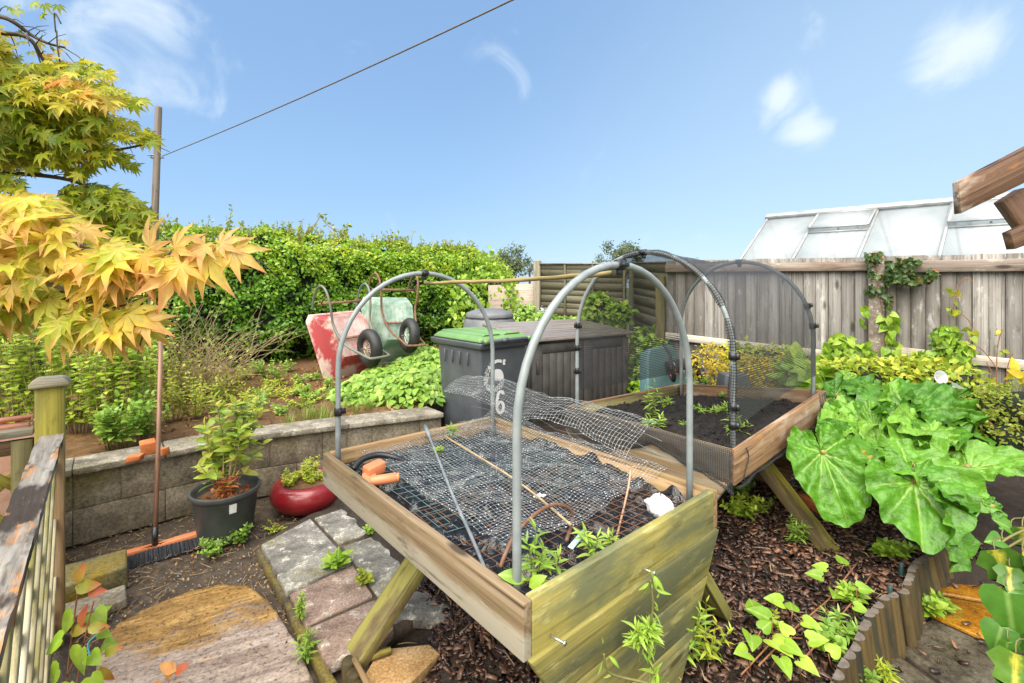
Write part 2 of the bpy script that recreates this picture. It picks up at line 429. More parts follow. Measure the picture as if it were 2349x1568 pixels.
def barkmat():
    x = N('bark chip'); rn = x.attr('rnd').outputs['Fac']; f = x.noise(x.vec('obj', 60), 1, 5)
    col = x.ramp(rn, [(0, (.012, .008, .008)), (.25, (.032, .019, .015)), (.5, (.078, .040, .027)), (.72, (.155, .080, .052)), (.9, (.26, .15, .10)), (1, (.34, .12, .045))])
    col = x.mix(1.0, col, x.ramp(f, [(.3, .55), (.7, 1.3)]), 'MULTIPLY')
    return x.done(x.bsdf(col, .3, .5, 0, f, .6, .004))
M['bark'] = barkmat()
def stone(name, base, dark, light, moss=None, mthr=(.55, .68), lichen=None, sc=5, rough=.8, lthr=(.58, .64), msc=.5, bump=.5):
    x = N(name); v = x.vec('obj', sc)
    f = x.noise(v, 1.2, 7, .65); g = x.noise(v, msc, 5, .6, .4); h = x.noise(v, 14, 4, .7); li = x.noise(v, 2.6, 5, .7)
    col = x.ramp(f, [(.3, dark), (.5, base), (.68, light)])
    if lichen: col = x.mix(x.ramp(li, [(lthr[0], 0.), (lthr[1], .85)]), col, lichen)
    if moss: col = x.mix(x.ramp(g, [(mthr[0], 0.), (mthr[1], .9)]), col, moss)
    col = x.mix(1.0, col, x.ramp(h, [(.3, .45), (.65, 1.3)]), 'MULTIPLY')
    return x.done(x.bsdf(col, rough, .4, 0, x.math('ADD', f, x.math('MULTIPLY', h, .6)), bump, .012))
M['block'] = stone('weathered concrete block', (.25, .21, .15), (.11, .09, .06), (.37, .32, .24), (.18, .15, .04), (.47, .64), (.42, .39, .31), 4, lthr=(.62, .7))
M['coping'] = stone('lichened concrete coping', (.25, .22, .17), (.11, .095, .07), (.37, .335, .27), (.17, .15, .05), (.56, .7), (.48, .44, .36), 6)
M['slab'] = stone('grey stone slab', (.23, .215, .185), (.07, .063, .052), (.38, .36, .31), (.17, .145, .045), (.56, .7), (.60, .57, .48), 7, .6, (.57, .62), bump=.8)
M['slab_pink'] = stone('pinkish sandstone slab', (.31, .215, .165), (.12, .08, .06), (.45, .33, .27), (.15, .12, .045), (.56, .7), (.58, .54, .46), 7, .6, (.6, .64), bump=.8)
M['slab_edge'] = stone('mossy slab edge', (.10, .08, .04), (.04, .03, .02), (.2, .16, .06), (.20, .15, .02), (.45, .6), None, 6)
M['wet_orange'] = stone('wet orange algae paving', (.30, .125, .010), (.06, .03, .008), (.44, .22, .018), (.20, .15, .03), (.55, .7), None, 7, .22, bump=.25)
M['wet_black'] = stone('wet dark paving', (.085, .072, .05), (.025, .02, .015), (.17, .145, .11), (.13, .095, .015), (.55, .72), None, 5, .2, bump=.25)
M['concrete_post'] = stone('aggregate concrete', (.24, .19, .15), (.13, .10, .08), (.36, .31, .25), (.14, .12, .04), (.6, .75), (.55, .5, .44), 12, lthr=(.56, .6))
def pathmat():
    x = N('stained path concrete'); sep = x.n('ShaderNodeSeparateXYZ'); x.l(x.attr('lc').outputs['Vector'], sep.inputs[0])
    v = x.vec('obj', (5, 5, 5)); g = x.noise(v, .7, 5, .6, .5)
    st = x.noise(x.vec('lc', (2.2, 13, 3)), 1.5, 8, .78, 1.0); h = x.noise(v, 13, 5, .75)
    pink = x.ramp(st, [(.32, (.13, .09, .075)), (.45, (.30, .22, .17)), (.62, (.50, .40, .33))])
    oran = x.ramp(st, [(.32, (.10, .065, .025)), (.48, (.30, .16, .04)), (.65, (.54, .33, .11))])
    fac = x.ramp(x.math('ADD', sep.outputs[1], x.math('MULTIPLY', x.math('ADD', x.math('SUBTRACT', st, .5), x.math('MULTIPLY', x.math('SUBTRACT', g, .5), 1.6)), .9)), [(.38, 0.), (.58, 1.)])
    col = x.mix(fac, pink, oran); col = x.mix(x.ramp(g, [(.58, 0.), (.72, .7)]), col, (.10, .06, .03))
    col = x.mix(1.0, col, x.ramp(h, [(.36, .3), (.46, .95), (.66, 1.25)]), 'MULTIPLY')
    return x.done(x.bsdf(col, .38, .5, 0, x.math('ADD', st, x.math('MULTIPLY', h, .5)), .6, .012))
M['path'] = pathmat()
M['w_green'] = wood('algae stained softwood', (.29, .245, .06), (.15, .13, .035), (.41, .36, .12), (.135, .14, .065), (.47, .60), 3, (.44, .40, .16), (.57, .68))
M['w_side'] = wood('weathered softwood side', (.22, .15, .08), (.085, .055, .03), (.34, .26, .17), (.33, .27, .18), (.56, .66), 3, (.17, .15, .05), (.58, .68), low=(.40, .36, .27))
M['w_brown'] = wood('wet brown softwood', (.22, .125, .06), (.09, .05, .025), (.36, .24, .15), (.42, .33, .25), (.55, .7), 4, (.32, .15, .05), (.58, .68))
M['w_inner'] = wood('orange softwood', (.31, .19, .085), (.15, .08, .03), (.44, .31, .17), (.25, .20, .07), (.5, .64), 3)
M['w_dark'] = wood('dark damp timber', (.15, .13, .05), (.06, .05, .02), (.24, .21, .08), (.09, .07, .03), (.5, .6), 3)  # dark olive timber tone, also on the sheet that darkens the fence gaps
M['w_leg'] = wood('green mossy leg timber', (.22, .20, .05), (.10, .09, .03), (.36, .32, .09), (.12, .085, .04), (.52, .62), 4)
M['w_legy'] = wood('yellow algae leg timber', (.40, .34, .04), (.2, .16, .03), (.5, .45, .10), (.14, .10, .04), (.5, .58), 2.5)
M['w_grey'] = wood('silver grey fence board', (.235, .218, .195), (.11, .098, .085), (.37, .352, .325), (.145, .13, .11), (.46, .62), 1.2, (.42, .405, .385), (.56, .7), .8, (.9, 60, 60))
M['w_rail'] = wood('grey brown fence rail', (.235, .185, .15), (.12, .085, .065), (.35, .295, .25), (.165, .11, .08), (.5, .62), 3, (.46, .40, .34), (.56, .66))
M['w_paler'] = wood('bleached fence rail', (.50, .44, .36), (.32, .27, .21), (.62, .57, .49), None, rough=.8)
M['w_lap'] = wood('green lap board', (.125, .115, .075), (.085, .078, .05), (.165, .152, .10), (.11, .105, .05), (.5, .65), 2)
M['w_pink'] = wood('pale pink ply', (.40, .32, .26), (.3, .23, .18), (.5, .42, .35), None, rough=.8, knots=False)
M['w_post'] = wood('yellow green algae post', (.25, .21, .025), (.13, .11, .02), (.36, .31, .05), (.17, .15, .03), (.5, .65), 4, knots=False)
M['w_cap'] = wood('grey bleached post cap', (.33, .29, .21), (.18, .15, .10), (.46, .42, .33), (.25, .22, .10), (.5, .65), 5, knots=False)
M['w_rot'] = wood('rotten grey handrail', (.25, .225, .195), (.12, .10, .085), (.40, .375, .34), (.045, .032, .025), (.47, .53), 3.6, (.42, .20, .075), (.54, .59), .85, (3, 50, 50), False, .8, 4)
M['w_lat'] = wood('pale lattice slat', (.42, .36, .22), (.22, .18, .08), (.55, .5, .36), (.24, .21, .06), (.5, .62), 5, knots=False)
M['w_beam'] = wood('dark stained beam', (.125, .066, .038), (.045, .025, .016), (.22, .13, .08), (.42, .34, .27), (.57, .68), 4, (.30, .125, .04), (.56, .68), .75, (1.5, 40, 40), True, .7)
M['w_log'] = wood('mossy half log', (.075, .05, .016), (.022, .017, .009), (.145, .095, .024), (.036, .033, .016), (.48, .6), 4, knots=False)
M['endgrain'] = simple('log end grain', (.085, .068, .055), (.16, .13, .105), 30, .8)
M['hoop'] = simple('grey plastic pipe', (.20, .228, .232), (.27, .297, .30), 14, .32, .5)
M['clip'] = simple('black plastic clip', (.012, .012, .014), (.02, .02, .022), 20, .35)
M['bin'] = simple('dark grey bin plastic', (.065, .073, .082), (.095, .105, .115), 4, .38, .5)
M['lid'] = simple('green lid plastic', (.12, .235, .075), (.16, .29, .10), 5, .35, .5)
M['white'] = simple('white paint', (.7, .7, .68), (.8, .8, .78), 20, .6)
def wornwhite():
    x = N('worn white paint'); f = x.noise(x.vec('obj', 85), 1, 4, .7)
    b = x.bsdf((.68, .68, .66), .6); t = x.n('ShaderNodeBsdfTransparent'); ms = x.n('ShaderNodeMixShader')
    x.l(x.ramp(f, [(.47, 0.), (.53, 1.)]), ms.inputs[0]); x.l(t.outputs[0], ms.inputs[1]); x.l(b, ms.inputs[2]); return x.done(ms.outputs[0])
M['worn'] = wornwhite()
M['store'] = simple('brown resin', (.050, .046, .043), (.085, .079, .073), 6, .5, .4, coord='obj', bump=.3)
M['store_lid'] = wood('grey brown resin lid', (.20, .17, .15), (.12, .10, .085), (.28, .245, .215), None, rough=.28, knots=False)
M['compbin'] = simple('grey compost bin plastic', (.11, .115, .125), (.17, .175, .185), 5, .45)
def paint(name, c, c2, worn, thr=(.55, .62), sc=3):
    x = N(name); v = x.vec('obj', sc); f = x.noise(v, 1, 6, .65); g = x.noise(v, 5, 5)
    col = x.ramp(g, [(.3, c2), (.6, c)]); col = x.mix(x.ramp(f, [(thr[0], 0.), (thr[1], 1.)]), col, worn)
    return x.done(x.bsdf(col, .4, .5, 0, g, .1, .003))
M['red_tray'] = paint('faded red paint', (.34, .04, .045), (.27, .06, .06), (.50, .38, .33), (.44, .53), 2.2)
M['red_under'] = paint('chalky faded red paint', (.40, .22, .19), (.32, .13, .12), (.50, .40, .36), (.42, .6), 4)
M['green_tray'] = paint('faded green paint', (.14, .25, .17), (.22, .33, .25), (.42, .50, .43), (.42, .62), 4)
M['rust'] = simple('rusty tube', (.13, .055, .025), (.22, .12, .07), 25, .7)
M['tube_green'] = simple('dull green tube', (.13, .17, .15), (.19, .15, .11), 10, .5, lo=.45, hi=.6)
M['tyre'] = simple('black tyre rubber', (.016, .016, .016), (.03, .029, .027), 12, .55)
M['rim'] = simple('cream wheel rim', (.55, .47, .40), (.45, .30, .22), 14, .5)
M['rim_g'] = simple('pale green wheel rim', (.42, .58, .46), (.5, .6, .5), 14, .5)
M['teal'] = simple('teal grey plastic', (.10, .20, .20), (.14, .25, .245), 4, .5)
M['orange'] = simple('orange plastic', (.56, .17, .07), (.64, .23, .10), 7, .4)
M['hub'] = simple('orange wheel hub', (.75, .11, .03), None, 7, .35)
M['terra'] = simple('terracotta clay', (.42, .17, .10), (.55, .29, .19), 16, .85)
M['brick'] = simple('orange brick', (.42, .11, .03), (.55, .19, .06), 18, .9, bump=.5)
M['pinkstone'] = simple('pink sandstone', (.52, .27, .17), (.66, .42, .30), 7, .85, bump=.5, bd=.02)
M['bristle'] = wood('black bristle', (.022, .024, .03), (.008, .009, .011), (.06, .065, .075), None, grain=(2, 150, 150), knots=False, rough=.5)
M['broomstick'] = wood('reddish brown broom stick', (.26, .13, .085), (.14, .065, .04), (.38, .23, .16), (.16, .10, .08), (.5, .65), 4, rough=.35, knots=False)
M['pole'] = wood('grey weathered pole', (.11, .085, .064), (.05, .036, .028), (.19, .155, .12), (.30, .14, .06), (.56, .66), 2.5, knots=False)
M['cord'] = simple('brown twisted line', (.10, .08, .06), (.16, .13, .10), 50, .8)
M['pot'] = simple('charcoal pot plastic', (.045, .05, .048), (.075, .08, .076), 9, .5)
M['redglaze'] = simple('red glazed pot', (.17, .007, .011), (.25, .015, .02), 6, .28, .5, coat=.4)
M['plastic'] = None
x = N('black polythene'); f = x.noise(x.vec('obj', 9), 1, 6, .6, .8); M['plastic'] = x.done(x.bsdf(x.ramp(f, [(.4, (.006, .006, .007)), (.7, (.02, .02, .022))]), .13, .6, 0, x.math('ADD', f, x.noise(x.vec('obj', 22), 1, 2, .5, 1.5)), .6, .02))
x = N('white polythene'); f = x.noise(x.vec('obj', 14), 1, 4); M['bag'] = x.done(x.bsdf((.72, .73, .75), .3, .5, 0, f, .5, .02))
M['wire'] = simple('galvanised wire', (.32, .345, .345), (.48, .50, .50), 20, .35, .5, .5)
M['wire_green'] = simple('green coated wire', (.06, .12, .11), (.16, .22, .21), 20, .4)
M['wire_rust'] = simple('rusted wire', (.10, .045, .022), (.17, .085, .045), 30, .7)
M['rod'] = simple('grey rod', (.13, .15, .16), (.24, .26, .27), 18, .45)
M['bamboo'] = wood('mossy bamboo', (.34, .25, .10), (.17, .13, .06), (.48, .38, .2), (.18, .15, .06), (.5, .62), 4, knots=False)
M['copper'] = simple('pinkish cane', (.48, .24, .14), (.55, .32, .2), 20, .5)
M['steel'] = simple('bright screw', (.6, .6, .6), None, 20, .3, .5, .9)
M['alu'] = simple('weathered aluminium', (.34, .345, .34), (.50, .505, .50), 8, .5, .5, .3)
x = N('water drop'); b = x.n('ShaderNodeBsdfPrincipled'); b.inputs['Base Color'].default_value = (.9, .92, .95, 1); b.inputs['Roughness'].default_value = .05; b.inputs['Transmission Weight'].default_value = .25; b.inputs['Transmission Weight'].default_value = 0; M['drop'] = x.done(b.outputs[0])  # opaque white colour stands in for the sparkle of clear drops
def glassmat():
    x = N('algae hazed greenhouse glass'); v = x.vec('obj', 2); f = x.noise(v, 1.5, 5); sp = x.noise(v, 30, 4, .7)
    col = x.ramp(f, [(.3, (.62, .66, .68)), (.5, (.76, .78, .79)), (.7, (.80, .82, .82))])
    col = x.mix(x.ramp(sp, [(.66, 0.), (.75, .35)]), col, (.4, .42, .42))
    d = x.bsdf(col, .3, .35); t = x.n('ShaderNodeBsdfTranslucent'); x.l(col, t.inputs[0]); tr = x.n('ShaderNodeBsdfTransparent'); tr.inputs[0].default_value = (.93, .96, .96, 1)
    a = x.n('ShaderNodeMixShader'); a.inputs[0].default_value = .45; x.l(d, a.inputs[1]); x.l(t.outputs[0], a.inputs[2])
    b = x.n('ShaderNodeMixShader'); b.inputs[0].default_value = .5; x.l(a.outputs[0], b.inputs[1]); x.l(tr.outputs[0], b.inputs[2])
    return x.done(b.outputs[0])
M['glass'] = glassmat()
def netmat(name, c, cell, wire, dens=.0):
    x = N(name); sep = x.n('ShaderNodeSeparateXYZ'); x.l(x.vec('lc', 1/cell), sep.inputs[0])
    fr = [x.math('LESS_THAN', x.math('FRACT', sep.outputs[i]), wire) for i in (0, 1)]
    a = x.math('MAXIMUM', x.math('MAXIMUM', fr[0], fr[1]), dens)
    b = x.bsdf(c, .6, .3); t = x.n('ShaderNodeBsdfTransparent'); ms = x.n('ShaderNodeMixShader')
    x.l(a, ms.inputs[0]); x.l(t.outputs[0], ms.inputs[1]); x.l(b, ms.inputs[2]); return x.done(ms.outputs[0])
M['net'] = netmat('black knitted netting', (.045, .046, .049), .009, .42)
M['netwrap'] = netmat('bunched black netting', (.03, .031, .034), .014, .22)
# foliage
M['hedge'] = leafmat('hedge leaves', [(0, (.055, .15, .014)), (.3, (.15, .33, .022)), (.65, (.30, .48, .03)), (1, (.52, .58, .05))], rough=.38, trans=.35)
M['hedge_top'] = leafmat('hedge tips', [(0, (.16, .25, .02)), (.6, (.32, .38, .035)), (.9, (.42, .42, .06)), (1, (.30, .17, .06))], rough=.4, trans=.4)
M['core'] = simple('dark foliage shade core', (.006, .010, .004), (.02, .022, .010), 12, .9, bump=.8)  # near black colour standing in for shade inside hedge and bushes
M['shrub'] = leafmat('fresh green leaves', [(0, (.17, .31, .025)), (.5, (.40, .55, .05)), (1, (.58, .62, .09))], rough=.4)
M['pale'] = leafmat('yellow green leaves', [(0, (.24, .36, .03)), (.6, (.46, .53, .05)), (1, (.62, .58, .07))], rough=.4)
M['yellow'] = leafmat('golden leaves', [(0, (.34, .34, .03)), (.5, (.62, .47, .03)), (1, (.74, .55, .04))], rough=.5)
M['mint'] = leafmat('bright mint leaves', [(0, (.14, .28, .035)), (.6, (.28, .47, .06)), (1, (.42, .56, .11))], rough=.42)
M['bind'] = leafmat('lime bindweed leaves', [(0, (.16, .32, .025)), (.6, (.32, .52, .035)), (1, (.44, .58, .07))], vein=(.38, .5, .12), rough=.4)
M['ivy'] = leafmat('dark ivy leaves', [(0, (.03, .07, .015)), (.7, (.07, .14, .03)), (.9, (.18, .24, .05)), (.96, (.5, .15, .04)), (1, (.55, .4, .06))], vein=(.2, .26, .1), rough=.35)
M['varieg'] = leafmat('variegated ivy leaves', [(0, (.05, .13, .015)), (.55, (.09, .21, .02)), (1, (.2, .3, .03))], blotch=(.66, .60, .07), vein=(.6, .55, .1), rough=.32, trans=.3)
M['potleaf'] = leafmat('glossy potted shrub leaves', [(0, (.15, .29, .03)), (.5, (.38, .50, .05)), (1, (.64, .58, .10))], vein=(.42, .46, .12), rough=.35)
M['redleaf'] = leafmat('red autumn leaves', [(0, (.5, .07, .03)), (.5, (.55, .18, .06)), (1, (.6, .35, .08))], rough=.45)
M['maple_g'] = leafmat('green gold maple leaves', [(0, (.16, .25, .015)), (.35, (.36, .43, .022)), (.7, (.58, .55, .03)), (.92, (.66, .47, .06)), (1, (.64, .27, .08))], edge=(.66, .46, .08), rough=.45, trans=.5, edgestart=.5)
M['maple_o'] = leafmat('orange gold maple leaves', [(0, (.33, .45, .03)), (.4, (.58, .58, .04)), (.72, (.76, .57, .06)), (1, (.80, .44, .18))], edge=(.86, .32, .14), vein=(.78, .62, .16), rough=.5, trans=.55, edgestart=.5)
M['litter'] = leafmat('dead leaf litter', [(0, (.10, .04, .015)), (.4, (.22, .10, .03)), (.7, (.36, .18, .05)), (1, (.42, .28, .12))], rough=.7, trans=.1)
M['stem'] = simple('green brown stem', (.11, .10, .03), (.18, .16, .05), 20, .7)
M['twig'] = simple('dry tan twig', (.26, .18, .09), (.42, .32, .18), 15, .8)
M['branch'] = simple('dark maple branch', (.05, .035, .025), (.10, .07, .05), 20, .75)
M['redstem'] = simple('red brown stem', (.22, .08, .035), (.32, .15, .07), 20, .6)
M['petal'] = leafmat('white petals', [(0, (.75, .75, .72)), (1, (.8, .8, .78))], rough=.5, trans=.4)
M['fartree'] = leafmat('hazy far leaves', [(0, (.075, .105, .05)), (1, (.15, .19, .085))], rough=.6, trans=.2)
M['grass'] = leafmat('grass blades', [(0, (.14, .24, .03)), (1, (.34, .42, .06))], rough=.5)
def rhubmat():
    x = N('rhubarb leaf'); rn = x.attr('rnd').outputs['Fac']; sep = x.n('ShaderNodeSeparateXYZ'); x.l(x.attr('lc').outputs['Vector'], sep.inputs[0])
    f = x.noise(x.vec('obj', 14), 1, 4); g = x.noise(x.vec('obj', 5), 1, 3); sp = x.noise(x.vec('obj', 40), 1, 2)
    col = x.ramp(rn, [(0, (.042, .14, .008)), (.5, (.09, .245, .014)), (.85, (.18, .36, .04)), (1, (.30, .36, .04))])
    col = x.mix(1.0, col, x.ramp(f, [(.3, .7), (.7, 1.25)]), 'MULTIPLY')
    col = x.mix(x.ramp(sep.outputs[2], [(.4, 0.), (.9, .7)]), col, (.30, .43, .09))
    col = x.mix(x.ramp(sp, [(.73, 0.), (.76, .9)]), col, (.25, .13, .03))
    b = x.bsdf(col, .42, .45, 0, x.math('ADD', f, x.noise(x.vec('obj', 30), 1, 2)), .6, .014); t = x.n('ShaderNodeBsdfTranslucent'); x.l(col, t.inputs[0])
    ms = x.n('ShaderNodeMixShader'); ms.inputs[0].default_value = .15; x.l(b, ms.inputs[1]); x.l(t.outputs[0], ms.inputs[2]); return x.done(ms.outputs[0])
M['rhub'] = rhubmat()
# ------------------------------------------------------------------ ground, terrace, wall, paths
mb = MB(); mb.grid(lambda a, b: V((-300+600*a, -300+600*b, -.06)), 6, 6)
obj('meadow', mb, M['grassland'], kind='structure')
mb = MB(); mb.grid(lambda a, b: V((-7+15*a, -1.5+13*b, .012*fbm(a*40, b*40)+.01*fbm(a*110, b*110, 3)-.004)), 150, 130)
obj('ground', mb, M['dirt'], smooth=True, kind='structure')
WT = .49
wallpts = [V((-6.4, -.25, 0)), V((-4.4, 1.38, 0))]+[V((p.x, p.y, 0)) for p in (G(166, 1076, WT), G(557, 1002, WT), G(800, 972, WT), G(1017, 946, WT))]
def walloff(p, d): return p+W*d
wall = thing('garden_wall', 'low grey concrete block retaining wall with flat coping below the hedge garden', 'wall', wallpts[3])
mb = MB()
for i in range(len(wallpts)-1):
    p, q = wallpts[i]+W*.03, wallpts[i+1]+W*.03
    d = (q-p); L = d.length; d.normalize(); n = max(1, round(L/.44)); st = L/n
    for c in range(2):
        k = 0; off = 0 if c == 0 else -.5*st
        while off+k*st < L-.01:
            a, b = max(0, off+k*st), min(L, off+(k+1)*st)
            mb.box(p+d*((a+b)/2)+W*.07+Z*(.01+.215*c+.107), d, W, Z, b-a-.003, .14+rr(-.003, .003), .212, r=rr(0, 1)); k += 1
obj('blockwork', mb, M['block'], wall, bevel=.005, seg=2)
mb = MB()
for i in range(len(wallpts)-1):
    p, q = wallpts[i]+W*.09, wallpts[i+1]+W*.09; d = q-p; L = d.length; d.normalize(); mb.box((p+q)/2+Z*.215, d, W, Z, L, .1, .42)
obj('mortar', mb, M['block'], wall)
cps = catmull(wallpts[1:], 8); dist = 0; seg = []
for i in range(len(wallpts)-1):
    p, q = wallpts[i], wallpts[i+1]; d = q-p; L = d.length; d.normalize(); n = max(1, round(L/.6)); st = L/n
    for k in range(n):
        mb = MB(); c = p+d*(k+.5)*st+W*.12+Z*(WT-.021)
        mb.box(c, d, W, Z, st-.007, .27, .042+rr(-.002, .002), jit=.003)
        obj('coping_stone', mb, M['coping'], wall, bevel=.006, seg=2)
path2 = wallpts+[V((-1.0, 4.75, 0)), V((-.55, 5.75, 0)), V((.5, 6.6, 0)), V((5, 8.6, 0))]
cum = [0]
for i in range(len(path2)-1): cum.append(cum[-1]+(path2[i+1]-path2[i]).length)
def along(t):
    s = t*cum[-1]
    for i in range(len(path2)-1):
        if s <= cum[i+1]+1e-9: return path2[i].lerp(path2[i+1], (s-cum[i])/(cum[i+1]-cum[i]))
def terr(p): return .455+.03*fbm(p.x*1.5, p.y*1.5)+.015*fbm(p.x*6, p.y*6)
def tfn(a, b):
    p = along(a)+W*(.22+b*b*12); return V((p.x, p.y, terr(p)))
mb = MB(); mb.grid(tfn, 170, 70); obj('soil_bank', mb, M['bank'], smooth=True, kind='structure')
# bark bed
LOGTOP = [(1870, 1622), (1885, 1596), (1900, 1570), (1914, 1543), (1926, 1518), (1941, 1497), (1953, 1477), (1963, 1456), (1972, 1438), (1979, 1422), (1987, 1408), (1996, 1394), (2008, 1383), (2022, 1371), (2042, 1362), (2067, 1352), (2073, 1337), (2077, 1327), (2080, 1316), (2083, 1305), (2088, 1296), (2097, 1287), (2109, 1278), (2123, 1270), (2134, 1258), (2143, 1251), (2150, 1244)]
LT = [G(a, b, .30) for a, b in LOGTOP]
def logx(y):
    if y < LT[0].y: return LT[0].x-(LT[0].y-y)*1.25
    for p, q in zip(LT, LT[1:]):
        if y <= q.y: return p.x+(q.x-p.x)*(y-p.y)/max(1e-6, q.y-p.y)
    return 9
A1 = G(740, 1040, .8); B1 = G(1131, 955, .8); C1 = G(1646, 1124, .8); D1 = G(1201, 1388, .8)
def barkh(x, y):
    k = (V((x, y, 0))-A1).dot(U)
    kk = k+.36*sstep(.40, .75, (V((x, y, 0))-A1).dot(-W)); h = -.02+.23*sstep(.12, .85, kk)+.014*fbm(x*2.2, y*2.2)
    if y < 2.5: h = h+(.03-h)*sstep(-.03, .03, x-logx(y)-.03)
    return h
mb = MB()
def bfn(a, b):
    p = V((A1.x, A1.y, 0))+U*(-.15+5.2*a)-W*(-3.8+6.2*b); return V((p.x, p.y, barkh(p.x, p.y)+.012*fbm(p.x*14, p.y*14)))
mb.grid(bfn, 150, 170); obj('bark_bed', mb, M['soil'], smooth=True, kind='structure')
# bark chips: one object, nobody could count them
ch = MB(); NC = 0
cube = np.array([(x, y, z) for x in (-.5, .5) for y in (-.5, .5) for z in (-.5, .5)], float); cf_ = np.array([(0, 1, 3, 2), (4, 6, 7, 5), (0, 4, 5, 1), (2, 3, 7, 6), (0, 2, 6, 4), (1, 5, 7, 3)])
allv, rn = [], []
while NC < 13500:
    x_ = rr(-.55, 2.5); y_ = .95+2.5*random.random()**1.4
    onp = y_ < 2.5 and x_ > logx(y_)-.02
    if onp and random.random() > .035: continue
    k = (V((x_, y_, 0))-A1).dot(U)
    sx = (V((x_, y_, 0))-A1).dot(-W)
    if k+.36*sstep(.40, .75, sx) < .33: continue
    L = rr(.012, .046)*(1.9 if random.random() < .08 else 1); wd_ = min(.022, L*rr(.2, .62)); th = rr(.002, .007)
    q = cube.copy(); q[:, 1] *= .55+.7*RNG.random(8); q[:, 0] *= .7+.5*RNG.random(8); q = q*np.array([L, wd_, th])+RNG.normal(0, .0016, (8, 3))
    an = rr(0, 2*PI); ti = random.gauss(0, .3); tj = random.gauss(0, .3)
    R = np.array([[math.cos(an), -math.sin(an), 0], [math.sin(an), math.cos(an), 0], [0, 0, 1]])@np.array([[1, 0, 0], [0, math.cos(ti), -math.sin(ti)], [0, math.sin(ti), math.cos(ti)]])@np.array([[math.cos(tj), 0, math.sin(tj)], [0, 1, 0], [-math.sin(tj), 0, math.cos(tj)]])
    allv.append(q@R.T+np.array([x_, y_, (.088 if onp else barkh(x_, y_))+rr(.003, .018)])); rn.append(np.full(8, random.random()*.75+.35*random.random()*(fbm(x_*3, y_*3)+.7))); NC += 1
vv = np.concatenate(allv); ch.add(vv, (cf_[None]+(np.arange(NC)*8)[:, None, None]).reshape(-1, 4), None, np.clip(np.concatenate(rn), 0, 1))
obj('bark_chips', ch, M['bark'], kind='stuff', label='brown bark chip mulch spread around the timber planters', cat='bark mulch')
# left paths
mb = MB(); pl = [(232, 1466), (262, 1432), (330, 1395), (430, 1355), (500, 1338), (570, 1337), (622, 1378), (650, 1420), (690, 1480), (725, 1568), (780, 1720), (100, 1720), (215, 1545)]
pp = [G(a, b, .03) for a, b in pl]; cx_ = sum((p for p in pp), V())/len(pp)
def pathf(a, b, R_=lambda a: 1+.02*fbm(a*14, 3)+.012*fbm(a*60, 8)):
    q = a*len(pp); i = int(q) % len(pp); e = pp[i].lerp(pp[(i+1) % len(pp)], q-int(q)); p = cx_.lerp(e, b*R_(a))
    d = p-pp[9]
    return V((p.x, p.y, .03+.006*fbm(p.x*6, p.y*6)-(.03 if b > .97 else 0))), ((p-cx_).dot(V((.885, .466, 0)))+2, .47+((p.x+1.4)*-.466+(p.y-2.06)*.885)*.9, 0)
mb.grid(pathf, 260, 26); obj('concrete_path', mb, M['path'], smooth=True, kind='structure')
def slab(poly, top, th, mat, name='paving_slab'):
    m = MB(); q = [G(a, b, top) for a, b in poly]; m.sheet([(p.x, p.y) for p in q], top, top-th)
    return obj(name, m, mat, bevel=.008, seg=2, kind='structure')
SL = .075
for poly, mat, dz in (([(599, 1249), (712, 1189), (806, 1290), (657, 1358)], 'slab', .006), ([(721, 1188), (795, 1163), (850, 1221), (778, 1247)], 'slab', 0), ([(786, 1252), (873, 1225), (1000, 1340), (866, 1366)], 'slab', 0), ([(664, 1362), (810, 1295), (856, 1366), (702, 1434)], 'slab_pink', 0), ([(706, 1441), (861, 1374), (905, 1440), (870, 1475), (752, 1524)], 'slab_pink', .002), ([(872, 1371), (1010, 1344), (1110, 1430), (926, 1418), (905, 1430)], 'slab', -.004), ([(803, 1160), (870, 1138), (1000, 1240), (880, 1220)], 'slab', -.004)):
    slab(poly, SL+dz, .05, M[mat])
ed = [(588, 1262), (597, 1252), (660, 1362), (702, 1438), (754, 1530), (800, 1600), (782, 1606), (738, 1545), (690, 1455), (648, 1372)]
mb = MB(); q = [G(a, b, SL-.02) for a, b in ed]; mb.sheet([(p.x, p.y) for p in q], SL-.022, -.02); obj('path_edge', mb, M['slab_edge'], bevel=.006, kind='structure')
mb = MB(); q = [G(a, b, SL-.03) for a, b in [(600, 1252), (712, 1186), (870, 1136), (1100, 1300), (1010, 1400), (760, 1530)]]; mb.sheet([(p.x, p.y) for p in q], SL-.012, -.02); obj('path_bedding', mb, M['dirt'], kind='structure')
# right wet paving
PR = .085
for poly, mat in (([(2120, 1352), (2210, 1290), (2420, 1300), (2460, 1395), (2300, 1385)], 'wet_orange'), ([(2092, 1378), (2115, 1358), (2300, 1392), (2460, 1402), (2520, 1520), (2290, 1478), (2140, 1412)], 'wet_orange'), ([(2040, 1475), (2135, 1418), (2285, 1486), (2420, 1530), (2330, 1640), (2180, 1580)], 'wet_black'), ([(1985, 1555), (2034, 1482), (2175, 1586), (2320, 1650), (2260, 1800), (1960, 1720)], 'wet_black')):
    slab(poly, PR, .05, M[mat])
mb = MB(); q = [G(a, b, PR-.02) for a, b in [(1940, 1760), (2000, 1560), (2090, 1372), (2200, 1280), (2500, 1280), (2900, 1700)]]; mb.sheet([(p.x, p.y) for p in q], PR-.014, -.02); obj('paving_bedding', mb, M['soil'], kind='structure')
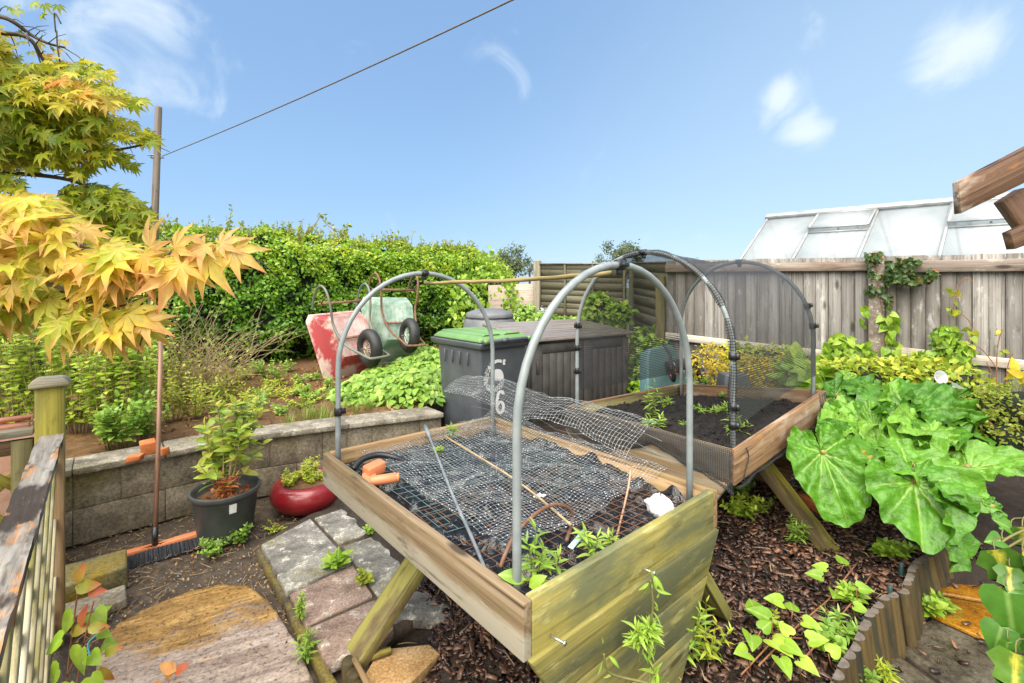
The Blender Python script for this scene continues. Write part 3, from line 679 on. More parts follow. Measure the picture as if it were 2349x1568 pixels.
# mossy concrete blocks in the corner by the broom
M['blockmoss'] = stone('moss covered concrete', (.16, .14, .06), (.07, .06, .03), (.24, .21, .12), (.25, .17, .012), (.42, .55), None, 6)
mb = MB(); c = G(215, 1300, .12); mb.box(V((c.x, c.y, .06)), U, W, Z, .27, .24, .12, jit=.006); obj('concrete_block', mb, M['blockmoss'], bevel=.012, seg=2, label='mossy concrete block on the ground left of the broom head', cat='concrete block')
mb = MB(); c = G(213, 1388, .04); mb.box(V((c.x, c.y, .03)), U, W, Z, .25, .16, .055, jit=.005); obj('concrete_block', mb, M['block'], bevel=.01, seg=2, label='flat grey concrete block in front of the mossy block', cat='concrete block')
# ------------------------------------------------------------------ timber planters
def wallboard(mb, p, q, inw, h0, h1, t, hq=None, m=0):
    """board on edge whose outer top edge runs p->q"""
    p, q = V(p), V(q); i = V(inw)*t
    mb.hexa([p-Z*h0, q-Z*h0, q-Z*h0+i, p-Z*h0+i, p+Z*h1, q+Z*h1, q+Z*h1+i, p+Z*h1+i], m)
def planter(name, label, A, B, C, D, mside, mend, minn, g, legs, mleg, hb=.148, far=True):
    e = V((D-A)); e.z = 0; e.normalize(); f = V(B-A); f.z = 0; f.normalize()
    c = (A+B+C+D)/4; rt = thing(name, label, 'planter', (c.x, c.y, .15), 'timber trough planters')
    t = .028; dz = lambda p: p.z-.8
    for p, q, inw, m_ in ((A, D, f, mside[0]), (B, C, -f, mside[1])):
        mb = MB(); wallboard(mb, p, q, inw, hb, 0, t); obj('side_board', mb, m_, rt, bevel=.003, seg=2)
        mb = MB(); wallboard(mb, p+inw*(t+.002)-Z*.012+e*.03, q+inw*(t+.002)-Z*.012-e*.03, inw, hb*.9, 0, .006); obj('inner_board', mb, minn, rt)
    for p, q, out, m_ in ((D, C, e, mend[0]), (A, B, -e, mend[1])):
        mb = MB(); wallboard(mb, p+f*(t+.002), q-f*(t+.002), -out, hb+.012, .002, t); obj('end_board', mb, m_, rt, bevel=.003, seg=2)
        fl = (q-p); fl.z = 0; w = fl.length; fl.normalize()
        lv = [.655, .512, .366, .20]
        for a, b in zip(lv, lv[1:]) if far or out.y < 0 else ():
            ka, kb = .012+(.655-a)/.43*.27, .012+(.655-b)/.43*.27
            o = p-Z*p.z+out*.014; o2 = -out*.028
            mb = MB(); z0, z1 = b+.003+dz(p)*.6, a+dz(p)*.6
            if w-2*kb < .1: continue
            mb.hexa([o+fl*kb+Z*z0, o+fl*(w-kb)+Z*z0, o+fl*(w-kb)+Z*z0+o2, o+fl*kb+Z*z0+o2, o+fl*ka+Z*z1, o+fl*(w-ka)+Z*z1, o+fl*(w-ka)+Z*z1+o2, o+fl*ka+Z*z1+o2])
            obj('end_plank', mb, m_, rt, bevel=.004, seg=2)
    L = (D-A).length; mb = MB(); w = (V((B.x, B.y, 0))-V((A.x, A.y, 0))).length
    mb.box(V((c.x, c.y, .668)), e, f, Z, L-.07, w-.07, .012); obj('base_board', mb, M['w_dark'], rt)
    for s, side, fo, to, h0, ht in legs:
        p = (A if side == 'a' else B); d = f if side == 'a' else -f
        b = V((p.x, p.y, 0))+e*s+d*fo; t_ = V((p.x, p.y, 0))+e*s+d*to
        mb = MB(); mb.bar(b+Z*h0, t_+Z*ht, e, .12, .045); obj('leg', mb, mleg, rt, bevel=.004, seg=2)
    return rt, e, f
A, B, C, D = A1, B1, C1, D1
pl1, E1, F1 = planter('trough_planter', 'nearer timber trough planter full of wire mesh, with a yellow green V shaped end panel', A, B, C, D, (M['w_side'], M['w_inner']), (M['w_green'], M['w_inner']), M['w_inner'], .15,
    [(.50, 'a', -.05, .36, .15, .57), (1.345, 'a', -.15, .32, .15, .55), (.5, 'b', -.12, .36, .15, .57), (1.30, 'b', -.172, .2, .2, .68)], M['w_leg'], far=False)
for a, b in ((1477, 1306), (1268, 1463)):
    mb = MB(); o = onplane(a, b, D+E1*.02, E1); mb.tube([o-E1*.01, o+E1*.03-Z*.004+F1*.012], .0032, 8); mb.lathe([(.001, .003), (.007, .002), (.007, -.001), (.001, -.002)], o+E1*.03-Z*.004+F1*.012, 10, E1)
    obj('screw', mb, M['steel'], pl1, smooth=True)
E2 = G(1297, 931, .8); F2 = G(1686, 1037, .8); H2 = G(1560, 880, .8); G2 = P(1896, 897, 2.93)
pl2, e2, f2 = planter('trough_planter', 'farther timber trough planter filled with dark compost under net hoops', E2, F2, G2, H2, (M['w_brown'], M['w_brown']), (M['w_brown'], M['w_side']), M['w_dark'], .2,
    [(.6, 'b', -.18, .22, .19, .62), (.6, 'a', -.12, .3, .19, .62), (1.1, 'b', -.15, .25, .19, .62), (.25, 'a', -.1, .3, .19, .62)], M['w_legy'], .165)
# compost in planter 2
def bil(A, B, C, D, u, v): return A.lerp(D, v).lerp(B.lerp(C, v), u)
def soil2(u, v):
    p = bil(E2, F2, G2, H2, .035+.93*u, .03+.94*v); return V((p.x, p.y, p.z-.055+.022*fbm(p.x*5, p.y*5)+.016*fbm(p.x*17, p.y*17)+.012*fbm(p.x*45, p.y*45)+.05*math.exp(-((u-.75)**2+(v-.4)**2)*8)-.03*v))
mb = MB(); mb.grid(soil2, 90, 90)
crumb = []
for _ in range(1500): crumb.append(soil2(random.random(), random.random())+Z*rr(-.002, .004))
OC = np.array([(1, 0, 0), (-1, 0, 0), (0, 1, 0), (0, -1, 0), (0, 0, 1), (0, 0, -1)], float); OF = np.array([(0, 2, 4), (2, 1, 4), (1, 3, 4), (3, 0, 4), (2, 0, 5), (1, 2, 5), (3, 1, 5), (0, 3, 5)])
mb.add((OC[None]*(.003+.011*RNG.random((1500, 1, 1))**3)*(.6+.8*RNG.random((1500, 6, 1)))+np.array(crumb)[:, None]).reshape(-1, 3), (OF[None]+(np.arange(1500)*6)[:, None, None]).reshape(-1, 3))
obj('potting_compost', mb, M['compost'], smooth=True, kind='stuff', label='dark crumbly compost filling the farther planter', cat='compost')
# liner in planter 1
def lin(u, v):
    p = bil(A, B, C, D, .035+.93*u, .025+.95*v)
    edge = min(u, 1-u)*1.0
    h = -.085+.03*fbm(p.x*4, p.y*4, 2)+.06*abs(fbm(p.x*7, p.y*7, 5, 2))+.012*abs(fbm(p.x*17, p.y*17, 9, 2))
    if u > .9: h += .035*sstep(.9, 1, u)*(1+fbm(v*7, 1.3)*.8)*sstep(.05, .25, v)
    return V((p.x, p.y, .8+h-.03*math.exp(-((v-.93)/.12)**2)))
mb = MB(); mb.grid(lin, 130, 160); obj('plastic_sheet', mb, M['plastic'], smooth=True, label='crumpled wet black plastic sheet lining the nearer planter', cat='plastic sheet')
def inP(k, s, h): return V((A.x, A.y, 0))+F1*k+E1*s+Z*h
# ------------------------------------------------------------------ hoops
def hoop(label, a, b, top, clips, r=.0125, grp='grey pipe hoops'):
    a, b = V(a), V(b); w = (b-a); wl = V((w.x, w.y, 0)).length; wd = V((w.x, w.y, 0)).normalized(); c = V(((a.x+b.x)/2, (a.y+b.y)/2, 0)); R = wl/2
    zs = top-R*1.02; pts = [V((a.x, a.y, a.z-.1)), V((a.x, a.y, a.z+.1)), V((a.x, a.y, (a.z+zs)/2)), V((a.x, a.y, zs-.08))]
    for k in range(25):
        an = PI-PI*k/24; pts.append(c+wd*R*math.cos(an)+Z*(zs+(top-zs)*math.sin(an)))
    pts += [V((b.x, b.y, zs-.08)), V((b.x, b.y, (b.z+zs)/2)), V((b.x, b.y, b.z+.1)), V((b.x, b.y, b.z-.1))]
    rt = thing('hoop_frame', label, 'hoop', V((c.x, c.y, a.z-.1)), grp)
    mb = MB(); mb.tube(pts, r, 12); obj('tube', mb, M['hoop'], rt, smooth=True)
    for t in clips:
        if t == 'top': p, d = c+Z*top, wd
        else:
            side, h = t; cand = pts[:17] if side == 'a' else pts[16:]; p = min(cand, key=lambda w_: abs(w_.z-h)); i_ = pts.index(p); d = (pts[min(i_+1, len(pts)-1)]-pts[i_-1]).normalized(); d = -d if d.z < 0 else d
        mb = MB(); mb.tube([p-d*.019, p+d*.019], r+.0055, 12); n_ = wd.cross(Z)*(-1)
        o_ = n_.cross(d).normalized(); o_ = -o_ if t == 'top' and o_.z > 0 else o_
        mb.box(p+n_*-(r+.008), d, o_, n_, .03, .014, .02); mb.box(p+o_*(r+.012), d, n_, o_, .026, .012, .022)
        obj('clip', mb, M['clip'], rt, bevel=.002)
    return rt, pts
h1, hp1 = hoop('bare grey pipe hoop at the back end of the nearer planter', A+F1*.05+E1*.06, B-F1*.05+E1*.06, 1.664, ['top', ('a', 1.06)])
h2, hp2 = hoop('largest bare grey pipe hoop at the front end of the nearer planter', D+F1*.052-E1*.085, C-F1*.052-E1*.085, 1.668, ['top'])
h3, hp3 = hoop('grey pipe hoop on the compost planter beside the wire mesh, net bunched on one leg', E2+f2*.05+e2*.055, F2-f2*.04+e2*.055, 1.79, [('a', 1.32), ('a', 1.18), ('a', 1.06), 'top'])
h4, hp4 = hoop('grey pipe hoop on the compost planter end nearest the rhubarb', H2+f2*.05-e2*.06, G2-f2*.05-e2*.06, 1.765, [('b', 1.37), ('b', 1.49), 'top'])
wr = MB(); lg = [p for p in hp3[14:]]
wpts = catmull([p+V((random.gauss(0, .002), random.gauss(0, .002), 0)) for p in lg], 3); n = len(wpts)
wr.tube(wpts, [.0155+.004*math.sin(i*.7)+.003*random.random() for i in range(n)], 14, cap=False)
for b_, z_ in ((0, 1.25), (0, 1.0), (0, .91)):
    p = V((lg[-1].x, lg[-1].y, z_)); wr.tube([p-Z*.018, p+Z*.018], .021, 12, m=1); wr.box(p+f2*.022, Z, e2, f2, .03, .014, .02, m=1)
obj('bunched_net', wr, [M['netwrap'], M['clip']], h3, smooth=False)
# ridge cane
p0, p1 = P(975, 650, 2.56), P(1402, 628, 1.585); d = (p1-p0).normalized()
mb = MB(); pts = [p0.lerp(p1, k/14)+Z*(-.006*math.sin(PI*k/14))+V((0, 0, rr(-.002, .002))) for k in range(15)]
mb.tube(pts, [.0085+.0012*(k % 3 == 0) for k in range(15)], 8); obj('bamboo_cane', mb, M['bamboo'], smooth=True, label='mossy brown bamboo cane tied as a ridge between the two bare hoops', cat='cane')
# netting over planter 2
i0 = 2; ring3 = hp3[1:-1]; ring4 = hp4[1:-1]
def netf(a, b):
    q = a*(len(ring3)-1); i = min(int(q), len(ring3)-2); t = q-i
    p3 = ring3[i].lerp(ring3[i+1], t); p4 = ring4[i].lerp(ring4[i+1], t); p = p3.lerp(p4, b)
    sag = .035*math.sin(PI*b)*(.4+.6*math.sin(PI*a))+.012*fbm(a*9, b*5)*math.sin(PI*b)
    out = (p3-(ring3[0]+ring3[-1])/2); out.normalize()
    return p+out*.016-out*sag, (a*3.0, b*1.25, 0)
nt = thing('netting', 'black garden netting draped over the two hoops of the farther planter', 'netting', V((E2.x, E2.y, .8)))
mb = MB(); mb.grid(netf, 60, 14); obj('net_cover', mb, M['net'], nt, smooth=True)
def skirt(a, b):
    p = E2.lerp(F2, a); hang = .15+.06*math.sin(a*7.5)+.05*fbm(a*4, 2.2)
    return p-e2*(.012+.01*math.sin(b*PI)+.006*fbm(a*12, b*3))+Z*(.012-hang*b), (a*1.1, b*.2, 0)
mb = MB(); mb.grid(skirt, 50, 8); mb2 = MB(); mb2.tube([skirt(k/30, 1)[0]-e2*.004 for k in range(31)], [.006+.005*abs(math.sin(k*.45)) for k in range(31)], 8)
obj('net_skirt', mb, M['net'], nt, smooth=True); obj('net_hem', mb2, M['netwrap'], nt, smooth=True)
mb = MB(); mb.tube([F2.lerp(G2, k/24)-Z*(.168+.006*math.sin(k*1.3))+f2*(.012+.005*math.sin(k*.9)) for k in range(25)], [.007+.004*abs(math.sin(k*.8)) for k in range(25)], 7)
mb.tube([F2+e2*.09+f2*.006-Z*(.0+.165*k/8)+e2*.02*math.sin(k*.7) for k in range(9)], .004, 6)
for j in range(5): mb.tube([G2-e2*(.03+.02*j)+f2*.006-Z*.17*k/8+e2*.008*math.sin(k+j) for k in range(9)], .0022, 5)
obj('net_edge', mb, M['netwrap'], nt, smooth=True)
# ------------------------------------------------------------------ wire mesh on planter 1
def wiremesh(mb, fn, ks, ss, r, n=4, sub=1):
    for s in ss: mb.tube([fn(k, s) for k in ks], r, n, cap=False)
    for k in ks: mb.tube([fn(k, s) for s in ss], r, n, cap=False)
def galv(k, s):
    h = .772+.022*fbm(k*3.1, s*3.1)+.012*fbm(k*8, s*8, 4)+.03*sstep(.5, .0, s)*sstep(.25, .6, k)
    h += .04*sstep(.9, 1.0, k)
    return inP(k, s+.05*fbm(k*2, 3.3), h)
ks = np.arange(.17, 1.03, .0165); ss = np.arange(.02, 1.17, .0165)
mt = thing('wire_mesh', 'shiny galvanised square wire mesh lying crumpled across the nearer planter, one edge curling up', 'wire mesh', inP(.7, .6, .7))
FC = catmull([V((1.0, .815, 0)), V((1.07, .86, 0)), V((1.11, .94, 0)), V((1.07, 1.0, 0)), V((.98, .995, 0)), V((.90, .955, 0)), V((.86, .915, 0))], 8)
def flap(t, s):
    i = min(int(t), len(FC)-2); q = FC[i].lerp(FC[i+1], t-i); w_ = .014*math.sin(s*8+t*.05)+.022*fbm(s*2.4, t*.05, 6)+.010*fbm(s*9, t*.12)
    return inP(q.x+.06*fbm(s*1.7, 2)+.02*fbm(s*6, t*.1, 2)-.05*sstep(.6, 1.1, s)*0, s, q.y+w_-.03*sstep(.5, 1.1, s))
fs1 = np.arange(-.34, 1.08, .018)
mb = MB(); wiremesh(mb, galv, ks, ss, .00062)
for t in np.arange(2, 25, 5.0): mb.tube([flap(t, s) for s in fs1 if s > -.25], .0006, 4, cap=False)
ft = np.arange(25, 47.5, 2.2)
for t in ft: mb.tube([flap(t, s) for s in fs1], .0007, 4, cap=False)
for s in fs1: mb.tube([flap(t, s) for t in ft], .0007, 4, cap=False)
obj('mesh_wire', mb, M['wire'], mt, smooth=True)
octv = np.array([(1, 0, 0), (-1, 0, 0), (0, 1, 0), (0, -1, 0), (0, 0, 1), (0, 0, -1)], float); octf = np.array([(0, 2, 4), (2, 1, 4), (1, 3, 4), (3, 0, 4), (2, 0, 5), (1, 2, 5), (3, 1, 5), (0, 3, 5)])
mb = MB(); pts = np.array([galv(k, s)-Z*.0015 for k in ks for s in ss if random.random() < .5]+[flap(t, s)-Z*.0015 for t in ft for s in fs1 if random.random() < .35]); nd = len(pts)
mb.add((octv[None]*(.0016+.0014*RNG.random((nd, 1, 1)))+pts[:, None]).reshape(-1, 3), (octf[None]+(np.arange(nd)*6)[:, None, None]).reshape(-1, 3))
o = obj('water_drops', mb, M['drop'], mt, smooth=True); o['kind'] = 'stuff'
def coarse(k, s): return inP(k, s, .752+.012*fbm(k*2, s*2, 8)+.012*math.sin(k*5+s*3))
mb = MB(); wiremesh(mb, coarse, np.arange(.10, .94, .05), np.arange(.10, .95, .05), .0014, 5)
obj('wire_mesh', mb, M['wire_green'], smooth=True, label='green coated wire grid with wide squares under the galvanised mesh', cat='wire mesh')
def rusty(k, s): return inP(k+.04*s, s, .736+.01*fbm(k*3, s*3, 11)+.02*sstep(.9, .7, s))
mb = MB(); wiremesh(mb, rusty, np.arange(.05, .93, .042), np.arange(.72, 1.36, .042), .0016, 5)
obj('wire_mesh', mb, M['wire_rust'], smooth=True, label='rusty brown wire grid lying at the front of the nearer planter', cat='wire mesh')
# things lying in planter 1
def onh(px, py, h): return G(px, py, h)
mb = MB(); mb.tube(catmull([onh(845, 1112, .77), onh(905, 1180, .765), onh(985, 1245, .76), onh(1085, 1320, .755), onh(1130, 1350, .75)], 4), .007, 8)
obj('grey_rod', mb, M['rod'], smooth=True, label='grey rod lying along the inside of the near left board', cat='rod')
mb = MB(); mb.tube(catmull([onh(978, 985, .80), onh(1000, 1040, .79), onh(1040, 1140, .78), onh(1085, 1240, .765), onh(1122, 1330, .75)], 4), .006, 8)
mb.tube([onh(975, 978, .803), onh(985, 1002, .797)], .011, 8)
obj('grey_rod', mb, M['rod'], smooth=True, label='grey rod with a black grip lying lengthwise under the wire mesh', cat='rod')
mb = MB(); mb.tube(catmull([onh(1018, 1000, .815), onh(1180, 1100, .80), onh(1310, 1205, .785)], 5), .0045, 6); obj('batten', mb, M['twig'], smooth=True, label='thin pale stick lying across the middle of the wire mesh', cat='stick')
mb = MB(); mb.tube(catmull([onh(1148, 1302, .74), onh(1160, 1270, .77), P(1185, 1222, 1.52), P(1235, 1175, 1.60), P(1275, 1158, 1.66), P(1308, 1170, 1.70), P(1312, 1200, 1.70), onh(1300, 1240, .77)], 6), .0065, 8)
obj('bent_rod', mb, M['rust'], smooth=True, label='rusty bent iron rod arching out of the mesh', cat='rod')
mb = MB(); mb.tube(catmull([onh(1408, 1258, .76), P(1425, 1190, 1.78), P(1441, 1120, 1.86), P(1447, 1075, 1.92)], 5), .0042, 6)
for k in range(7):
    q = P(1447, 1073, 1.92); mb.tube([q, q+V((.02*math.cos(k*.9), .01*math.sin(k*.9), .006-.004*(k % 3)))], .0022, 4)
obj('thin_cane', mb, M['copper'], smooth=True, label='thin pinkish cane standing up through the mesh, frayed at its tip', cat='cane')
mb = MB(); mb.tube(catmull([onh(810, 1078, .765), onh(830, 1055, .79), onh(868, 1044, .795), onh(905, 1050, .78), onh(935, 1062, .77)], 6), .014, 10); obj('hose', mb, M['clip'], smooth=True, label='short black rubber hose curved behind the orange pipe fitting', cat='hose')
# orange drain fitting: square hopper with a pipe stub
c0 = onh(858, 1082, .79); rt = thing('pipe_fitting', 'orange plastic drain fitting with a round stub lying in the planter corner', 'pipe fitting', c0-Z*.03)
ax = (onh(905, 1095, .79)-onh(858, 1100, .79)).normalized(); ay = V((-ax.y, ax.x, 0))
mb = MB(); mb.box(c0+ay*.012+Z*.006, (ax*.85+ay*.5+Z*.15).normalized(), (ay*.85-ax*.5).normalized(), Z, .085, .06, .05); mb.box(c0-ax*.02-ay*.04-Z*.02, ax, (ay*.9+Z*.4).normalized(), (Z*.9-ay*.4).normalized(), .06, .08, .02)
obj('hopper', mb, M['orange'], rt, bevel=.008, seg=3)
mb = MB(); q0 = onh(850, 1105, .782); q1 = onh(909, 1096, .785); mb.tube([q0, q0.lerp(q1, .5), q1], .021, 20); mb.tube([q1-ax*.002, q1+ax*.012], .0185, 20); obj('pipe_stub', mb, M['orange'], rt, smooth=False, bevel=.002)
# white bag
bc = onh(1535, 1172, .79)-E1*.035
def bagf(a, b):
    th = 2*PI*a; r = .046*math.sin(PI*min(1, b*.97+.02))**.7*(1+.30*fbm(math.cos(th)*1.6, math.sin(th)*1.6, b*3)); p = bc+U*(r*math.cos(th)*.75)+W*(r*math.sin(th)*1.2)+Z*(-.045+.09*b+.015*fbm(math.cos(th)*2, math.sin(th)*2, 4+b*2)); return p
mb = MB(); mb.grid(bagf, 36, 16); obj('plastic_bag', mb, M['bag'], smooth=True, label='scrunched white plastic bag in the right corner of the nearer planter', cat='plastic bag')
mb = MB()
for a, b in ((1238, 1138), (1108, 1002), (1170, 1020)):
    p = onh(a, b, .79); mb.grid(lambda u, v: p+U*(.04*(u-.5))+W*(.03*(v-.5))+Z*(.012*fbm(u*2, v*2, a)), 6, 6)
mb.v = mb.v[:1]; mb.f = mb.f[:1]; mb.lc = mb.lc[:1]; mb.r = mb.r[:1]
obj('plastic_scrap', mb, M['bag'], smooth=True, label='small torn scrap of white plastic caught under the mesh', cat='plastic scrap')
p, q = onh(1308, 1258, .775), onh(1342, 1218, .78); mb = MB(); mb.bar(p, q, U, .018, .0025); M['gl'] = simple('pale green plastic label', (.30, .48, .42), (.5, .62, .58), 40, .3); obj('plant_label', mb, M['gl'], label='pale green plastic plant label lying on the rusty grid', cat='plant label')
# ------------------------------------------------------------------ wheelie bin
nb = P(1102, 790, 3.95); bz = .08; rim = nb.z
q0 = V((nb.x, nb.y, 0)); bw, bd = .575, .72
rt = thing('wheelie_bin', 'dark grey wheelie bin with green lid and two white painted sixes', 'wheelie bin', q0+U*.28+W*.36+Z*bz)
def binring(h, ins):
    t = (h-bz)/(rim-bz); a = .065*(1-t)+ins
    return [q0+U*a+W*a*1.4+Z*h, q0+U*(bw-a)+W*a*1.4+Z*h, q0+U*(bw-a)+W*(bd-a*1.1)+Z*h, q0+U*a+W*(bd-a*1.1)+Z*h]
mb = MB(); r1, r2 = binring(bz, 0), binring(rim-.03, .012)
mb.hexa(r1+r2); obj('body', mb, M['bin'], rt, bevel=.03, seg=3)
mb = MB(); r1 = binring(rim-.085, .004); r2 = [p+Z*.085 for p in (q0+V((0, 0, rim-.085))-U*.0-W*.0, q0+U*bw+V((0, 0, rim-.085)), q0+U*bw+W*(bd+.05)+V((0, 0, rim-.085)), q0+W*(bd+.05)+V((0, 0, rim-.085)))]
c_ = sum(r2, V())/4
mb.hexa([p+(p-c_).normalized()*.012-Z*.055 for p in r2]+[p+(p-c_).normalized()*.03 for p in r2]); obj('rim', mb, M['bin'], rt, bevel=.012, seg=2)
mb = MB()
for k in (.25, .42, .58, .75):
    p = q0+W*bd*k-U*.004+Z*(rim-.15); mb.box(p, W, Z, U, .012, .12, .02)
    p = q0+U*bw*k-W*.0+Z*(rim-.14)
obj('rib', mb, M['bin'], rt, bevel=.004)
mb = MB(); lp = [p+(p-c_).normalized()*.012+Z*.004 for p in r2]
lq = [p+(c_-p)*.14+Z*.055 for p in lp]
mb.hexa(lp+lq); obj('lid', mb, M['lid'], rt, bevel=.022, seg=3)
mb = MB()
for k in (0, 1): mb.hexa([lq[k].lerp(lq[3-k], a)+Z*b for a, b in ()] or [lq[0].lerp(lq[1], .06+.47*k), lq[0].lerp(lq[1], .45+.47*k), lq[3].lerp(lq[2], .45+.47*k), lq[3].lerp(lq[2], .06+.47*k)]+[p+Z*.014 for p in (lq[0].lerp(lq[1], .1+.47*k), lq[0].lerp(lq[1], .41+.47*k), lq[3].lerp(lq[2], .41+.47*k), lq[3].lerp(lq[2], .1+.47*k))])
obj('lid_panel', mb, M['lid'], rt, bevel=.006, seg=2)
mb = MB(); a, b = q0-W*.04+Z*(rim+.018), q0+U*bw-W*.04+Z*(rim+.018); mb.tube([a, b], .016, 14)
obj('handle', mb, M['bin'], rt, smooth=True, bevel=.003)
for k in (.06, .42, .93):
    mb = MB(); p = a.lerp(b, k); mb.tube([p-U*.03, p+U*.03], .021, 14); mb.bar(p, p+W*.06+Z*.0, Z, .02, .045); obj('hinge', mb, M['lid'] if k != .42 else M['bin'], rt)
for k in (.07, .93):
    mb = MB(); p = q0+U*bw*k+W*.06+Z*(bz+.09); mb.torus(p, U, .07, .028, 24, 10); mb.lathe([(.07, -.02), (.07, .02)], p, 20, U); obj('wheel', mb, M['tyre'], rt, smooth=True)
# the painted numbers, on the tapered back face
fp = binring(bz, 0)[0]; fq = binring(rim-.03, .012); fn_ = (fq[1]-fp).cross(fq[0]-fp).normalized()
if fn_.y > 0: fn_ = -fn_
def cropp(cx, cy): return onplane((1600+cx/2.936)/1.635, (1080+cy/2.936)/1.635, fp+fn_*.006, fn_)
def stroke(mb, pts, w):
    pts = catmull([V((a, b, 0)) for a, b in pts], 5); L, R = [], []
    for i, p in enumerate(pts):
        t = pts[min(i+1, len(pts)-1)]-pts[max(i-1, 0)]; n = V((-t.y, t.x, 0)).normalized()*w/2; L.append(p+n); R.append(p-n)
    vs = [cropp(p.x, p.y) for q in zip(L, R) for p in q]; mb.add(vs, [(2*i, 2*i+1, 2*i+3, 2*i+2) for i in range(len(pts)-1)])
mb = MB(); stroke(mb, [(848, 1172), (835, 1150), (812, 1146), (790, 1170), (778, 1220), (774, 1280), (778, 1340), (800, 1374), (828, 1368), (845, 1330), (842, 1280), (822, 1258), (798, 1268), (782, 1300)], 30)
obj('painted_number', mb, M['white'], rt)
mb = MB(); stroke(mb, [(828, 812), (800, 806), (765, 812), (725, 845), (700, 900)], 34)
vs = [cropp(785+62*math.cos(t)*(1+.08*math.sin(3*t)), 960+68*math.sin(t)*(1+.06*math.cos(2*t))) for t in np.arange(0, 2*PI, .26)]; mb.add(vs, [tuple(range(len(vs)))])
stroke(mb, [(862, 790), (850, 820), (856, 850)], 26)
obj('painted_number', mb, M['white'], rt)
mb = MB(); stroke(mb, [(722, 840), (685, 900), (662, 960), (655, 1030), (672, 1090), (715, 1125), (770, 1120), (812, 1080), (830, 1020), (822, 960)], 52)
mb.v = [v_+np.array(fn_)*-.002 for v_ in mb.v]; obj('painted_number', mb, M['worn'], rt)
# ------------------------------------------------------------------ storage box
Nn = P(1216, 777, 4.6); n0 = V((Nn.x, Nn.y, 0)); X = V((.837, .548, 0)).normalized(); Y = V((-X.y, X.x, 0)); bw, bd, hz = 1.40, .86, Nn.z-.035
rt = thing('storage_box', 'dark brown resin garden storage box with grooved doors and sloping lid', 'storage box', n0+X*.7+Y*.43+Z*.06)
mb = MB(); o = n0+X*bw/2+Y*bd/2; mb.hexa([n0+Z*.06+Y*.03, n0+X*bw+Z*.06+Y*.03, n0+X*bw+Y*bd+Z*.06, n0+Y*bd+Z*.06, n0+Z*hz+Y*.03, n0+X*bw+Z*hz+Y*.03, n0+X*bw+Y*bd+Z*(hz+.08), n0+Y*bd+Z*(hz+.08)]); obj('body', mb, M['store'], rt, bevel=.01)
for s in (0, 1):
    mb = MB(); a, b = (.02, bw/2-.006) if s == 0 else (bw/2+.006, bw-.02)
    mb.box(n0+X*(a+b)/2+Y*.018+Z*(.1+hz-.02)/2, X, Y, Z, b-a, .03, hz-.14)
    fr = .13
    for l, r_, z0, z1 in ((a, a+fr, .1, hz-.03), (b-fr*.6, b, .1, hz-.03)): mb.box(n0+X*(l+r_)/2+Y*-.002+Z*(z0+z1)/2, X, Y, Z, r_-l-.004, .018, z1-z0)
    mb.box(n0+X*(a+b)/2-Y*.001+Z*(hz-.08), X, Y, Z, b-a-fr*1.7, .016, .09); mb.box(n0+X*(a+b)/2-Y*.001+Z*.15, X, Y, Z, b-a-fr*1.7, .016, .09)
    n = 5; w = (b-fr*.6-a-fr)/n
    for k in range(n): mb.box(n0+X*(a+fr+w*(k+.5))+Y*.0+Z*(.2+hz-.13)/2, X, Y, Z, w-.012, .012, hz-.345)
    d_ = obj('door', mb, M['store'], rt, bevel=.004)
    mb = MB(); p = n0+X*(a+.06 if s == 0 else b-.04)-Y*.02+Z*(hz-.26); mb.box(p, X, Y, Z, .03, .02, .12); obj('latch', mb, M['store'], d_, bevel=.004)
for k in (0, 1):
    mb = MB(); p = n0-X*.001*(1 if k == 0 else -1)+X*bw*k
    for j in range(5): mb.box(p+Y*(.12+.15*j)+Z*(.5), X, Y, Z, .012, .135, .78)
    obj('side_panel', mb, M['store'], rt, bevel=.004)
mb = MB(); z0 = hz+.005; sl_ = .075/.86
lc4 = [n0-X*.035-Y*.05+Z*(z0-.005), n0+X*(bw+.035)-Y*.05+Z*(z0-.005), n0+X*(bw+.035)+Y*(bd+.04)+Z*(z0+.085), n0-X*.035+Y*(bd+.04)+Z*(z0+.085)]
mb.hexa(lc4+[p+Z*.03 for p in lc4])
for k in range(9):
    u0, u1 = (k+.08)/9, (k+.92)/9
    a, b, c, d = lc4[0].lerp(lc4[1], .03), lc4[0].lerp(lc4[1], .97), lc4[3].lerp(lc4[2], .97), lc4[3].lerp(lc4[2], .03)
    mb.hexa([a.lerp(d, u0)+Z*.028, b.lerp(c, u0)+Z*.028, b.lerp(c, u1)+Z*.028, a.lerp(d, u1)+Z*.028]+[p+Z*.036 for p in (a.lerp(d, u0), b.lerp(c, u0), b.lerp(c, u1), a.lerp(d, u1))])
obj('lid', mb, M['store_lid'], rt, bevel=.006, seg=2)
# ------------------------------------------------------------------ compost bin
cb = P(1123, 716, 6.3); c0 = V((cb.x, cb.y, 0)); rt = thing('compost_bin', 'grey plastic compost bin with domed lid behind the wheelie bin', 'compost bin', c0+Z*.42)
mb = MB(); mb.lathe([(.43, .42), (.42, .46), (.37, .95), (.345, 1.13), (.325, 1.155), (.0, 1.155)], c0, 12); obj('body', mb, M['compbin'], rt, bevel=.012, seg=2)
mb = MB(); mb.lathe([(.318, 1.15), (.322, 1.16), (.322, 1.205), (.30, 1.235), (.18, 1.275), (.05, 1.288), (0, 1.288)], c0, 32); obj('lid', mb, M['compbin'], rt, smooth=True)
mb = MB(); mb.torus(c0+Z*1.17, Z, .324, .006, 40, 6); obj('lid_seam', mb, M['clip'], rt)
